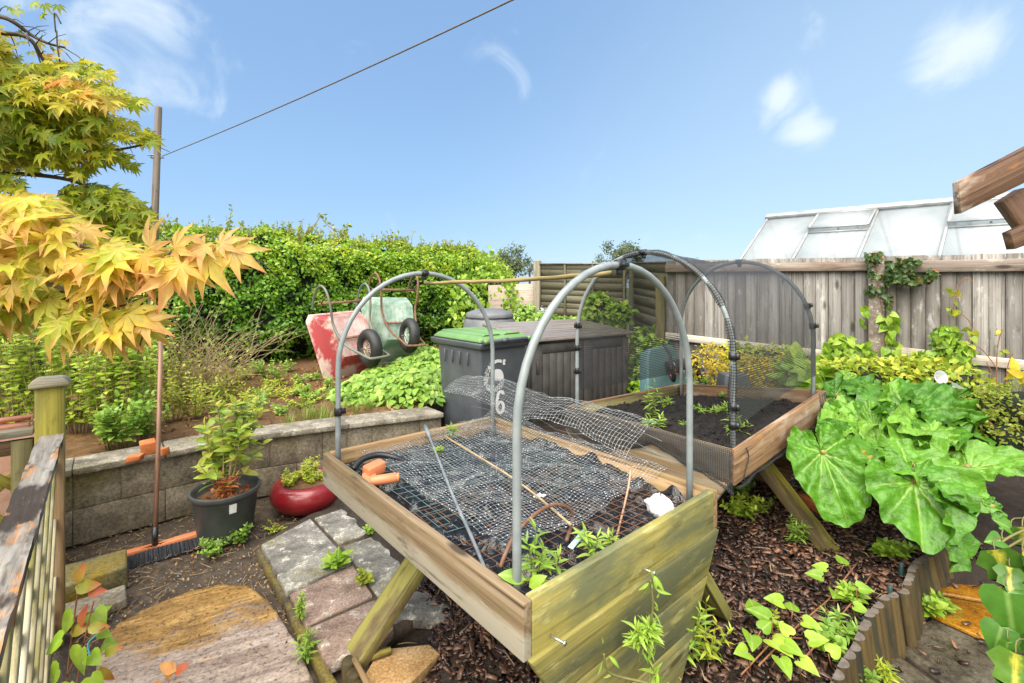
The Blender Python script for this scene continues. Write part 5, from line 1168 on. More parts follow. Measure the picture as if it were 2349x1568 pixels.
mb = MB(); p = P(2560, 500, zb+.09); mb.box(V((p.x, p.y, 1.1)), Z, V((1, 0, 0)), V((0, 1, 0)), 2.1, .09, .09); obj('post', mb, M['w_beam'], rt, bevel=.003)
# ------------------------------------------------------------------ half log edging
rt = thing('log_edging', 'curving half log roll edging between the bark bed and the wet paving', 'edging', V((LT[8].x, LT[8].y, .1)))
for i, t in enumerate(LT):
    d = (LT[min(i+1, len(LT)-1)]-LT[max(i-1, 0)]); d.z = 0; d.normalize(); nn = V((d.y, -d.x, 0))
    bs = t+nn*.035-V((0, 0, t.z-.03-.12*sstep(15, 26, i))); tp = t+Z*rr(-.008, .006); r = .030
    ax = (tp-bs).normalized(); mb = MB(); k = 9; vs = []; lc = []
    for h in (0, 1):
        o = bs if h == 0 else tp
        for j in range(k+1):
            an = PI*j/k; vs.append(o+d*r*math.cos(an)*-1+nn*r*.95*math.sin(an)); lc.append((h*.3+i*.9, an*r, 0))
    fs = [(j, j+1, k+2+j, k+1+j) for j in range(k)]+[(0, k+1, 2*k+1, k)]
    mb.add(vs, fs, lc, rr(0, 1)); mb.add([p+ax*.0005 for p in vs[k+1:]], [tuple(range(k+1))], m=1)
    obj('half_log', mb, [M['w_log'], M['endgrain']], rt)
for a, b, lab in ((1984, 1424, 'nearest'), (2042, 1350, 'middle'), (2068, 1296, 'farthest')):
    p = G(a, b, .28); mb = MB(); mb.tube([p-Z*.2, p+Z*.012], .011, 8); M.setdefault('peg', simple('dark green peg', (.02, .05, .045), None, 20, .5)); obj('garden_stake', mb, M['peg'], bevel=.003, label='%s dark green peg behind the half log edging' % lab, cat='stake', group='pegs behind the log edging')
# loose things by the left leg
mb = MB(); q = [G(a, b, .145) for a, b in ((845, 1535), (870, 1490), (985, 1478), (1010, 1500), (940, 1568), (900, 1620), (800, 1600))]; mb.sheet([(p.x, p.y) for p in q], .145, .105); M['oslab'] = stone('orange sandstone slab', (.45, .27, .11), (.3, .17, .06), (.55, .38, .2), None, sc=7); obj('paving_slab', mb, M['oslab'], bevel=.004, seg=2, label='orange sandstone slab under the near planter leg', cat='paving slab')
p, q = G(838, 1512, .16), G(897, 1492, .16); mb = MB(); mb.bar(p, q, Z, .022, .022); obj('wood_offcut', mb, M['w_legy'], bevel=.002, label='short green timber offcut wedged at the foot of the leg', cat='timber offcut')
mb = MB(); p, q = G(812, 1512, .17), G(850, 1585, .17); mb.bar(p, q, Z, .016, .018); obj('timber_lath', mb, M['w_inner'], bevel=.002, label='thin pale timber lath beside the orange slab', cat='timber lath')
for i, (a, b) in enumerate(((800, 1522), (812, 1548), (826, 1572))):
    p = G(a, b, .15); mb = MB(); mb.tube([V((p.x, p.y, .0)), V((p.x, p.y, .165-.006*i))], .027, 14); obj('log_stub', mb, M['w_log'], bevel=.004, label=('mossy round log stub nearest the leg', 'middle mossy round log stub by the orange slab', 'mossy round log stub nearest the camera')[i], cat='log stub', group='log stubs by the orange slab')
# ------------------------------------------------------------------ vegetation
def inpoly(poly, n):
    xs = [p[0] for p in poly]; ys = [p[1] for p in poly]; out = []
    while len(out) < n:
        x, y = rr(min(xs), max(xs)), rr(min(ys), max(ys)); c = False; j = len(poly)-1
        for i in range(len(poly)):
            if (poly[i][1] > y) != (poly[j][1] > y) and x < (poly[j][0]-poly[i][0])*(y-poly[i][1])/(poly[j][1]-poly[i][1])+poly[i][0]: c = not c
            j = i
        if c: out.append((x, y))
    return out
def plant(name, label, cat, base, ml=None, mls=None, ms=None, mss=None, group=None, leafname='leaves'):
    rt = thing(name, label, cat, base, group)
    if ms is not None and ms.n: obj('stems', ms, mss or M['stem'], rt, smooth=True)
    if ml is not None and ml.n: obj(leafname, ml, mls, rt, smooth=True)
    return rt
def J(a): return RNG.normal(0, a, 3)
# --- hedge
HA, HB = V((-8.2, 2.55, 0)), V((.02, 10.0, 0)); HL = (HB-HA).length; HU = (HB-HA).normalized(); HN = V((HU.y, -HU.x, 0))
HG = .42; 
def hsurf(s, t):
    """s metres along, t 0..1.5 around the profile: 0-1 front face bottom to top, 1-1.5 over the top"""
    top = 2.33+.12*fbm(s*.7, 5)+.10*fbm(s*2.3, 9)-.25*sstep(HL-1.0, HL, s)
    bul = .16*fbm(s*.9, t*2.2)+.11*fbm(s*2.6, t*6, 3)+.06*fbm(s*6, t*13, 6)
    if t <= 1:
        h = HG+(top-HG)*t; d = .12*math.sin(PI*min(1, t*1.05))-.22*(1-sstep(0, .28, t))-.30*sstep(.82, 1, t)**2+bul
    else: h = top+.05*math.sin((t-1)*2*PI)+bul*.5; d = -.30-(t-1)*1.6
    return HA+HU*s+HN*d+Z*h
rt = thing('hedge', 'tall bright green mixed hedge along the back of the garden', 'hedge', HA.lerp(HB, .5)+Z*.4)
mb = MB(); mb.grid(lambda a, b: hsurf(a*HL, b*1.5)-HN*.16-Z*(.12 if b > .6 else 0), 150, 44); obj('hedge_shade_core', mb, M['core'], rt, smooth=True)  # dark sheet inside the leaves, put in as interior shade
pos, tip, nrm, sz, rn = [], [], [], [], []
while len(pos) < 46000:
    s = HL*(.12+.88*random.random()**.75); t = 1.25*random.random()
    if t < .25 and random.random() < .55: continue
    p = hsurf(s, t); dd = abs(random.gauss(0, .07)); cl = fbm(s*3.2, t*7, 2)
    if cl < (-.22 if t < .75 else -.4) and random.random() < .72: continue
    p = p-HN*(dd-.05-.05*cl)
    pos.append(p); upd = .35+.6*sstep(.7, 1, t)
    d = RNG.normal(size=3)*.75; d[2] -= .25; d[:2] += np.array(HN[:2])*.35; tip.append(d)
    nrm.append(np.array(HN)*.75+np.array((0, 0, upd))+RNG.normal(size=3)*.45); sz.append(rr(.045, .085))
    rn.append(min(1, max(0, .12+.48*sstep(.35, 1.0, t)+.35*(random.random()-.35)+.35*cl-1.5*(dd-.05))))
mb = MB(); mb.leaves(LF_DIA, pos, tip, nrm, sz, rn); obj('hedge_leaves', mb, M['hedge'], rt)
ml, ms = MB(), MB()
for i in range(330):
    s = HL*(.3+.7*random.random()); b = hsurf(s, rr(.9, 1.15)); h = rr(.08, .22)*(1.9 if random.random() < .10 else 1)*(1+.4*fbm(s*1.5, 31)); top = b+V((rr(-.1, .1), rr(-.1, .1), h)); ms.tube([b-Z*.1, b.lerp(top, .5)+V((rr(-.02, .02), 0, 0)), top], [.004, .003, .002], 4)
    n = int(5+h*26); pos = [b.lerp(top, k/n) for k in range(n)]; ml.leaves(LF_DIA, pos, rnd_dir(n, .25), rnd_dir(n, .5)+np.array([0, -.5, 0]), [rr(.04, .07) for _ in range(n)])
o = plant('x', None, None, (0, 0, 0), None); bpy.data.objects.remove(o)
obj('hedge_shoots', ml, M['hedge_top'], rt); obj('hedge_twigs', ms, M['stem'], rt)
ms = MB(); ml = MB()   # long bramble spray on the hedge top
for a, b in (([(686, 545), (715, 525), (738, 492)], 6.8), ([(738, 500), (755, 520), (800, 545)], 6.8), ([(770, 555), (790, 535), (800, 515)], 6.9), ([(690, 560), (683, 540), (686, 525)], 6.8)):
    q = catmull([P(x_, y_, b) for x_, y_ in a], 5); ms.tube(q, .006, 5); n = len(q)*2; ml.leaves(LF_DIA, [q[k//2]+V(J(.02)) for k in range(n)], rnd_dir(n, 0), rnd_dir(n, .3)+np.array([0, -.6, 0]), [rr(.05, .09) for _ in range(n)])
obj('hedge_shoots', ml, M['hedge_top'], rt); obj('hedge_twigs', ms, M['redstem'], rt)
# ivy trails down the hedge end
def vinewall(ml, ms, pts, n, T, size, spread, nrmv, z=None, tipd=(0, 0, -.8)):
    q = catmull(pts, 8); ms.tube(q, .0035, 5); N_ = len(q)
    pos = [q[random.randrange(N_)]+V(J(spread)) for _ in range(n)]
    ml.leaves(T, pos, [np.array(tipd)+J(.5) for _ in range(n)], [np.array(nrmv)+J(.35) for _ in range(n)], [size*rr(.55, 1.2) for _ in range(n)])
ml, ms = MB(), MB()
for l, z in (([(1075, 620), (1080, 680), (1085, 760)], 7.6), ([(1105, 590), (1110, 650), (1100, 720)], 8.2), ([(1130, 580), (1150, 630), (1165, 690), (1150, 740)], 8.6), ([(1165, 650), (1172, 700)], 8.6), ([(1050, 640), (1045, 700), (1055, 760)], 7.4)):
    vinewall(ml, ms, [P(a, b, z) for a, b in l], 80, LF_HEART, .085, .08, (.1, -1, .45))
plant('bindweed', 'pale heart leaved bindweed trailing down the right end of the hedge', 'climber', P(1110, 760, 8), ml, M['bind'], ms)
# --- shrubs and low plants behind the wall
def terrpt(px, py, h=None):
    p = G(px, py, .47); p.z = terr(p); return p
ml, ms = MB(), MB()
for px, py, n, h, sp in ((40, 990, 16, 1.05, .32), (110, 985, 14, 1.0, .32), (180, 990, 16, .95, .32), (250, 1000, 18, .85, .28), (310, 1000, 18, .85, .27), (20, 900, 14, 1.3, .4), (130, 900, 16, 1.25, .45), (230, 900, 16, 1.15, .4), (330, 930, 18, 1.0, .32), (90, 860, 14, 1.4, .5), (200, 850, 14, 1.3, .5), (290, 860, 14, 1.1, .4)):
    stemmy(ml, ms, terrpt(px, py), LF_OV, n+6, h, sp, .06, 18, .08, .25, .0035)
plant('leafy_shrub', 'dense twiggy shrub with small bright green leaves above the wall beside the capped post', 'shrub', terrpt(180, 990), ml, M['shrub'], ms, M['twig'])
ml, ms = MB(), MB()
for px, py, n, h, sp in ((285, 1028, 14, .38, .16), (330, 1015, 10, .35, .14), (250, 1030, 9, .3, .13)): stemmy(ml, ms, terrpt(px, py), LF_BROAD, n, h, sp, .055, 7, .2, .2, .003)
plant('leafy_plant', 'low bright green leafy plant overhanging the wall by the broken bricks', 'plant', terrpt(290, 1028), ml, M['mint'], ms)
ms, ml = MB(), MB(); b0 = terrpt(430, 905)
for i in range(190):
    a = b0+V((rr(-.35, .35), rr(-.35, .45), 0)); d = V((rr(-.35, .65), rr(-.5, .3), rr(.5, 1.2))); L = rr(.4, 1.1); pts = [a]
    for k in range(6):
        d = d+V((rr(-.22, .22), rr(-.22, .22), -.06-.02*k)); pts.append(pts[-1]+d.normalized()*L/6)
    ms.tube(pts, [.0045*(1-.7*k/6) for k in range(7)], 4)
    if random.random() < .5:
        q = pts[random.randrange(3, 6)]; ms.tube([q, q+V((rr(-.2, .2), rr(-.2, .2), rr(.0, .2)))], .002, 4)
n = 900; ml.leaves(LF_DIA, [b0+V((rr(-.5, .55), rr(-.5, .4), rr(.03, .7)*rr(.3, 1))) for _ in range(n)], rnd_dir(n), rnd_dir(n, .6), [rr(.02, .05) for _ in range(n)])
plant('dry_shrub', 'half dead shrub of dry tan twigs in front of the hedge', 'shrub', b0, ml, M['pale'], ms, M['twig'])
ml, ms = MB(), MB()
for px, py, n, h, sp in ((450, 955, 14, .32, .22), (400, 960, 16, .42, .22), (480, 920, 12, .3, .25), (420, 900, 14, .42, .28), (520, 905, 8, .2, .25), (380, 930, 14, .5, .25), (560, 930, 7, .14, .2), (640, 915, 8, .12, .2), (540, 880, 9, .18, .22), (670, 900, 8, .12, .2), (600, 895, 8, .10, .25), (720, 895, 8, .08, .2), (500, 945, 9, .12, .2), (640, 880, 8, .1, .25), (700, 930, 8, .07, .2), (570, 960, 8, .08, .15)): stemmy(ml, ms, terrpt(px, py), LF_OV, n, h, sp, .04, 9, .1, .2, .003)
plant('low_plant', 'straggly yellow green plant on the bank behind the potted shrub', 'plant', terrpt(445, 950), ml, M['pale'], ms, M['twig'])
# mint like mound round the wheelbarrows
ml, ms = MB(), MB(); mc = [(terrpt(860, 905), .42, .21), (terrpt(940, 915), .38, .25), (terrpt(985, 900), .36, .26), (terrpt(900, 875), .45, .17), (terrpt(965, 860), .5, .26), (terrpt(830, 895), .26, .12), (terrpt(1000, 860), .5, .32), (terrpt(960, 830), .45, .24)]
for c, r_, h in mc:
    n = int(560*r_/.4); pos, tip, nrm = [], [], []
    for _ in range(n):
        a = rr(0, 2*PI); q = math.sqrt(random.random()); p = c+V((math.cos(a)*q*r_, math.sin(a)*q*r_, h*(1-q*q*.85)*rr(.75, 1.05)+.02)); pos.append(p)
        tip.append((math.cos(a)*.8*q+rr(-.6, .6), math.sin(a)*.8*q+rr(-.6, .6)-.3, rr(-.55, .1))); nrm.append((rr(-.4, .4), rr(-.7, .1), .9))
    ml.leaves(LF_BROAD, pos, tip, nrm, [rr(.05, .10) for _ in range(n)])
    for _ in range(20): ms.tube([c+V((rr(-.5, .5)*r_, rr(-.5, .5)*r_, 0)), c+V((rr(-.6, .6)*r_, rr(-.6, .6)*r_, h*.9))], .004, 4)
plant('mint_patch', 'spreading mound of bright green toothed leaves below the wheelbarrows', 'plant', mc[0][0], ml, M['mint'], ms)
ml, ms = MB(), MB()
for px, py, n, h in ((612, 870, 12, .22), (590, 860, 10, .2), (640, 875, 9, .18), (560, 870, 8, .2), (680, 880, 7, .12), (660, 850, 7, .15), (720, 870, 7, .1), (600, 910, 7, .08), (580, 945, 7, .09), (640, 950, 8, .07), (720, 915, 10, .10), (770, 905, 9, .11), (690, 905, 8, .09), (750, 890, 8, .12), (805, 925, 9, .12)): stemmy(ml, ms, terrpt(px, py), LF_OV, n, h, .14, .045, 6, .1, .15, .003)
plant('weed_patch', 'scattered low green weeds on the littered bank', 'weeds', terrpt(612, 870), ml, M['mint'], ms)
def tuft(mb, p, n, h, sp):
    for _ in range(n):
        a = rr(0, 2*PI); d = V((math.cos(a), math.sin(a), 0)); b = p+d*rr(0, sp*.5); L = h*rr(.5, 1.1); mb.add([b-d.cross(Z)*.002, b+d.cross(Z)*.002, b+d*L*.22+Z*L*.6+d.cross(Z)*.0016, b+d*L*.22+Z*L*.6-d.cross(Z)*.0016, b+d*L*.55+Z*L*.9], [(0, 1, 2, 3), (3, 2, 4)])
mb = MB()
for px, py in ((735, 948), (700, 958), (755, 958), (780, 940), (840, 905), (870, 925), (665, 970), (735, 960), (820, 945), (715, 950), (890, 935), (600, 930), (700, 930), (850, 940)): tuft(mb, terrpt(px, py), 46, .13, .14)
obj('grass_tufts', mb, M['grass'], kind='stuff', label='thin pale grass growing along the edge of the wall', cat='grass')
# dead leaves, twigs and straw as litter
lit, tw = MB(), MB(); pos = []
for _ in range(6500):
    if random.random() < .62:
        p = along(rr(.32, .80))+W*(.25+2.9*random.random()**1.3); p.z = terr(p)+.012
    else:
        p = G(rr(150, 800), rr(1150, 1500)); p.z = .012
        if p.x > -.9 and p.y < 2.35 and random.random() < .75: continue
    pos.append(p+Z*rr(0, .012))
n = len(pos); lit.leaves(LF_DIA, pos, rnd_dir(n, 0), rnd_dir(n, 2.2), [rr(.010, .05)*(1 if p.z > .2 else .45) for p in pos]); obj('leaf_litter', lit, M['litter'], kind='stuff', label='brown dead leaves littering the bank and the ground', cat='leaf litter')
for _ in range(900):
    u = random.random()
    if u < .45: p = along(rr(.35, .78))+W*(.25+2.2*random.random()); p.z = terr(p)+.02
    elif u < .80: p = G(rr(170, 760), rr(1180, 1480)); p.z = .015
    else: p = V((rr(-.5, 2.0), rr(1.0, 2.9), 0)); p.z = barkh(p.x, p.y)+.03
    a = rr(0, PI); L = rr(.02, .09); d = V((math.cos(a), math.sin(a), rr(-.08, .12))); tw.tube([p-d*L/2, p+V((0, 0, rr(-.004, .008))), p+d*L/2], rr(.0008, .0022), 4)
obj('twig_litter', tw, M['twig'], kind='stuff', label='broken straw and twigs lying on the ground', cat='twigs')
gv = MB(); pts = []
for _ in range(1500):
    p = G(rr(170, 790), rr(1180, 1540)); pts.append((p.x, p.y, .008))
pts = np.array(pts); gv.add((octv[None]*(.002+.006*RNG.random((len(pts), 1, 1))**2.5)*np.array([1, .8, .6])+pts[:, None]).reshape(-1, 3), (octf[None]+(np.arange(len(pts))*6)[:, None, None]).reshape(-1, 3)); obj('gravel', gv, simple('mixed grit', (.10, .08, .06), (.5, .46, .4), 30, .7), kind='stuff', label='fine pale grit scattered over the dark dirt', cat='gravel')
# --- potted shrub and bowl plants
ml, ms = MB(), MB(); b = PB+Z*.27; stemmy(ml, ms, b, LF_OV, 10, .60, .19, .10, 8, .45, .3, .005, (.03, 0)); stemmy(ml, ms, b, LF_OV, 8, .34, .24, .10, 6, .3, .35, .004)
plant('potted_shrub', 'glossy yellow green shrub growing in the charcoal pot', 'shrub', b, ml, M['potleaf'], ms, M['twig'])
ml, ms = MB(), MB(); stemmy(ml, ms, PB+V((.05, -.09, .27)), LF_LAN, 7, .16, .06, .06, 6, .1, .2, .002); n = 26; ml.leaves(LF_DIA, [PB+V((rr(-.13, .13), rr(-.14, .05), .285)) for _ in range(n)], rnd_dir(n, 0), rnd_dir(n, 1.5), .04)
plant('red_seedling', 'small red tinted seedlings at the base of the potted shrub', 'plant', PB+V((.05, -.09, .27)), ml, M['redleaf'], ms, M['redstem'])
ml, ms = MB(), MB()
for k in range(9): stemmy(ml, ms, rc+V((rr(-.1, .1), rr(-.1, .1), .185)), LF_OV, 6, rr(.05, .12), .06, .030, 6, .1, .2, .0015)
plant('bowl_plant', 'tiny leaved yellow green plant filling the red bowl', 'plant', rc+Z*.18, ml, M['pale'], ms)
# --- generic weeds
def weed(label, p, n, h, sp, T, size, mat, per=7, group=None, droop=.1, st=.1, cat='weed', ms_=None):
    ml, ms = MB(), MB(); stemmy(ml, ms, p, T, n, h, sp, size, per, st, droop, .0022); return plant('weed', label, cat, p, ml, M[mat], ms, ms_, group)
GW = 'weeds in the nearer planter'
weed('leafy weed in the front corner of the nearer planter by the big hoop leg', onh(1225, 1352, .73), 3, .17, .04, LF_LAN, .052, 'bind', 7, GW)
weed('small weed against the end board right of the front corner', onh(1272, 1318, .74), 2, .07, .04, LF_LAN, .05, 'bind', 5, GW)
weed('weed at the middle of the end board of the nearer planter', onh(1358, 1285, .74), 3, .09, .03, LF_LAN, .05, 'bind', 6, GW)
weed('weed near the foot of the thin pinkish cane', onh(1405, 1258, .74), 2, .05, .03, LF_LAN, .045, 'bind', 5, GW)
weed('weed poking through the mesh at the back board', onh(1035, 1002, .76), 3, .06, .04, LF_LAN, .045, 'bind', 5, GW)
weed('sprig under the mesh near the grey rod', onh(1000, 1042, .76), 3, .04, .04, LF_OV, .026, 'bind', 5, GW)
ml = MB(); p = onh(1205, 1330, .80); ml.leaves(LF_OV, [p, p+V((.01, 0, -.02))], [(-.7, -.1, .25), (.5, -.2, .5)], [(.1, -.6, .8)]*2, [.075, .06])
plant('weed', 'single broad leaf weed beside the front hoop leg', 'weed', p-Z*.06, ml, M['bind'], None, None, GW)
GW = 'weeds in the compost planter'
for a, b, n, h, sp, sz, lab in ((1495, 962, 4, .24, .04, .05, 'tallest weed in the compost planter'), (1502, 985, 6, .08, .07, .05, 'bushy low weed below the tallest weed'), (1530, 935, 4, .06, .05, .05, 'small weed right of the tallest weed'), (1612, 955, 6, .05, .07, .045, 'low weed at the left of the row in mid compost'), (1640, 962, 6, .07, .07, .05, 'low weed in the middle of the row in mid compost'), (1665, 965, 6, .10, .06, .055, 'upright weed beside the net wrapped hoop leg'), (1585, 888, 4, .08, .04, .05, 'weed at the far left corner of the compost'), (1622, 885, 4, .07, .03, .04, 'slim weed near the far board of the compost'), (1655, 885, 3, .06, .03, .04, 'weed close under the far board'), (1678, 1012, 5, .13, .05, .06, 'weed at the front corner left of the wrapped leg'), (1712, 1005, 3, .08, .03, .05, 'weed at the front corner right of the wrapped leg'), (1665, 915, 7, .05, .08, .04, 'flat tuft of weed behind the wrapped leg'), (1565, 985, 4, .04, .05, .04, 'faint seedling in the dark front compost')):
    weed(lab, onh(a, b, .755), n, h, sp, LF_LAN, sz, 'bind' if sz > .045 else 'mint', 7, GW)
GW = 'weeds in the paving'
weed('rosette weed in the joint between the grey slabs', G(768, 1303, .08), 6, .06, .05, LF_OV, .07, 'bind', 4, GW)
weed('feathery green weed on the slab edge', G(690, 1422, .07), 5, .13, .02, LF_LAN, .025, 'bind', 14, GW)
weed('small weed at the corner of the path concrete', G(712, 1515, .03), 6, .10, .05, LF_LAN, .04, 'mint', 7, GW)
weed('straggly weed in the crossing of the slab joints', G(840, 1338, .08), 5, .05, .05, LF_OV, .03, 'pale', 6, GW)
weed('sprig under the long side board', G(850, 1226, .08), 4, .05, .03, LF_OV, .035, 'bind', 5, GW)
weed('low green clump at the left foot of the charcoal pot', G(488, 1272, .01), 14, .08, .10, LF_OV, .032, 'mint', 6, GW)
weed('low green clump at the right foot of the charcoal pot', G(548, 1250, .01), 10, .10, .07, LF_OV, .034, 'mint', 6, GW)
weed('yellowish weeds at the foot of the red bowl', G(640, 1215, .01), 8, .04, .12, LF_OV, .02, 'pale', 5, GW)
weed('tiny weeds along the left path edge', G(232, 1425, .02), 9, .05, .10, LF_OV, .025, 'mint', 6, GW)
weed('seed head weed standing behind the red bowl', V((rc.x+.1, rc.y+.13, .1)), 3, .30, .03, LF_LAN, .025, 'pale', 12, GW)
GW = 'weeds on the bark'
def bpt(px, py):
    p = G(px, py, .2); p.z = barkh(p.x, p.y)+.01; return p
for a, b, n, h, sp, T, sz, mt, lab in ((1700, 1195, 9, .12, .12, LF_OV, .045, 'shrub', 'dull green weed clump behind the nearer planter leg'), (1745, 1185, 8, .10, .1, LF_LAN, .035, 'shrub', 'feathery weed left of the yellow planter leg'), (1690, 1140, 8, .10, .12, LF_OV, .045, 'mint', 'green weed in the shade under the compost planter'), (1828, 1255, 7, .12, .05, LF_LAN, .045, 'mint', 'weed at the foot of the yellow planter leg'), (1850, 1240, 6, .07, .06, LF_OV, .03, 'pale', 'pale weed right of the yellow planter leg'), (2060, 1290, 5, .06, .06, LF_BROAD, .045, 'bind', 'lime weed near the far end of the log edging'), (2030, 1285, 4, .05, .05, LF_BROAD, .045, 'bind', 'lime weed left of the farthest peg'), (1965, 1545, 6, .07, .06, LF_OV, .04, 'mint', 'leafy weed against the nearest half logs'), (1925, 1470, 6, .09, .07, LF_LAN, .05, 'mint', 'weed behind the middle of the log edging'), (1900, 1505, 7, .08, .07, LF_OV, .045, 'mint', 'weed beside the long red stems'), (1960, 1395, 5, .08, .05, LF_OV, .05, 'bind', 'weed by the nearest green peg'), (1580, 1540, 5, .22, .06, LF_LAN, .05, 'bind', 'tall willowy weed right of the end panel'), (1625, 1530, 5, .20, .08, LF_LAN, .045, 'pale', 'flowering weed leaning right of the end panel'), (1770, 1450, 3, .05, .05, LF_OV, .03, 'pale', 'tiny weed in open bark')):
    weed(lab, bpt(a, b), n, h, sp, T, sz, mt, 7, GW)
weed('weed between the orange wet slabs', G(2160, 1400, .1), 5, .05, .05, LF_OV, .04, 'bind', 5, 'weeds on the wet paving'); weed('round leaved weed at the foot of the half logs', G(2130, 1412, .1), 6, .09, .06, LF_BROAD, .045, 'bind', 5, 'weeds on the wet paving'); weed('weed at the near corner of the wet dark slab', G(2030, 1560, .1), 5, .08, .05, LF_LAN, .05, 'pale', 6, 'weeds on the wet paving'); weed('weed beneath the rhubarb at the end of the log edging', G(2165, 1300, .1), 8, .12, .07, LF_OV, .05, 'mint', 6, 'weeds on the wet paving')
# climbing weed over the end panel
ml, ms = MB(), MB()
for l, z in (([(1520, 1600), (1500, 1540), (1478, 1490), (1462, 1440)], 1.33), ([(1475, 1500), (1490, 1440), (1498, 1390), (1492, 1330)], 1.33), ([(1530, 1600), (1490, 1570), (1400, 1545), (1385, 1500)], 1.26)):
    vinewall(ml, ms, [P(a, b, z) for a, b in l], 26 if z > 1.3 else 9, LF_LAN, .045, .009, (.5, -.8, .4), tipd=(.2, -.3, -.2))
for px, py in ((1470, 1455), (1485, 1470), (1455, 1470), (1490, 1445)): stemmy(ml, ms, P(px, py+8, 1.32), LF_LAN, 3, .03, .02, .04, 5, .1, .1, .0015)
plant('climbing_weed', 'narrow leaved weed climbing up the front of the end panel', 'weed', P(1520, 1600, 1.33), ml, M['bind'], ms)
# bindweed runners across the bark
ml, ms = MB(), MB()
for l in ([(1740, 1560), (1830, 1470), (1900, 1400), (1940, 1350), (1965, 1318)], [(1835, 1560), (1900, 1480), (1960, 1400), (2000, 1345)], [(1700, 1580), (1760, 1520), (1800, 1500), (1840, 1500)]): ms.tube([bpt(*q)+Z*.035 for q in l], .003, 5)
for px, py, s, tx, ty in ((1738, 1462, .085, .1, 1), (1770, 1478, .085, -.7, .3), (1722, 1512, .08, -.3, -.8), (1765, 1525, .095, .3, -1), (1745, 1508, .06, .7, .3), (1838, 1488, .07, .5, -.5), (1818, 1455, .06, .4, .9), (1800, 1440, .075, -1, .2), (1795, 1545, .07, .4, -.6), (1850, 1540, .07, .8, -.3), (1815, 1530, .06, -.2, .8), (1900, 1345, .065, -.6, .5), (1918, 1395, .07, -.5, -.6), (1890, 1370, .07, -.8, .4), (1935, 1335, .065, .2, .9), (1965, 1400, .065, .7, -.2), (1955, 1440, .06, .6, -.6), (1785, 1568, .075, 0, -1), (1830, 1575, .07, .5, -1), (1900, 1560, .06, .8, .2), (1720, 1560, .07, -.7, -.3)):
    p = bpt(px, py)+Z*rr(.05, .09); ml.leaves(LF_HEART, [p], [(tx, ty, rr(-.1, .4))], [(rr(-.2, .2), -.45, 1)], s*1.05)
    ms.tube([p-Z*.06+V((rr(-.03, .03), rr(-.03, .03), 0)), p], .0022, 4)
plant('bindweed', 'lime bindweed runners with red stems creeping over the front of the bark', 'climber', bpt(1760, 1540), ml, M['bind'], ms, M['redstem'])
# foreground vine at the lower left
ml, ms = MB(), MB(); mr = MB()
for px, py, s, d, z in ((172, 1405, .088, (-.5, -.2, -.8), 1.62), (212, 1402, .075, (.8, -.2, -.6), 1.64), (190, 1478, .105, (.0, -.2, -1), 1.56), (148, 1462, .078, (-.7, -.2, -.5), 1.55), (228, 1450, .045, (.6, 0, -.2), 1.66), (205, 1500, .06, (.8, -.3, -.3), 1.57), (140, 1530, .08, (-.6, 0, -.7), 1.5), (160, 1560, .09, (.2, 0, -.9), 1.5), (235, 1478, .05, (.7, .2, -.2), 1.66), (222, 1432, .04, (.3, 0, .7), 1.66), (240, 1408, .035, (.4, 0, .6), 1.7), (205, 1548, .07, (.5, 0, -.7), 1.5)):
    p = P(px, py, z); ml.leaves(LF_HEART, [p], [d], [(rr(-.4, .3), -.65, .8)], s, rr(.4, 1))
for px, py, s, d in ((172, 1348, .085, (.9, -.1, .15)), (176, 1340, .07, (.25, 0, .9)), (200, 1360, .06, (.9, 0, .1)), (160, 1452, .07, (.9, 0, .3)), (185, 1440, .075, (.1, 0, .8)), (200, 1440, .07, (.9, 0, .0)), (228, 1530, .07, (.4, 0, -.5)), (238, 1500, .06, (.8, 0, .3))):
    p = P(px, py, 1.6); mr.leaves(LF_OV, [p], [d], [(rr(-.3, .3), -.85, .4)], s)
for l in ([(150, 1600), (160, 1500), (170, 1420), (180, 1345)], [(170, 1600), (185, 1520), (200, 1440), (215, 1380)], [(150, 1560), (190, 1480), (240, 1440)]): ms.tube(catmull([P(a, b, 1.6) for a, b in l], 4), .0026, 5)
o = plant('climbing_vine', 'vine with heart shaped green leaves and red tipped shoots in front of the lattice', 'climber', P(160, 1600, 1.6), ml, M['bind'], ms, M['redstem']); obj('young_leaves', mr, leafmat('red tipped young leaves', [(0, (.55, .12, .06)), (.5, (.5, .36, .05)), (1, (.36, .42, .06))], edge=(.6, .10, .06), rough=.4), o)
ml = MB()
for px, py, s, d in ((400, 1545, .05, (.7, 0, .5)), (405, 1540, .06, (-.8, 0, .3)), (372, 1568, .05, (-.6, 0, -.3)), (395, 1572, .06, (.6, 0, -.4)), (385, 1560, .05, (.1, 0, .8))): ml.leaves(LF_OV, [P(px, py, 1.42)], [d], [(0, -.7, .7)], s)
ms = MB(); ms.tube([P(380, 1650, 1.4), P(388, 1560, 1.42)], .002, 4); plant('vine_shoot', 'small red and green shoot at the bottom edge of the concrete path', 'climber', P(380, 1650, 1.4), ml, M['redleaf'], ms, M['redstem'])
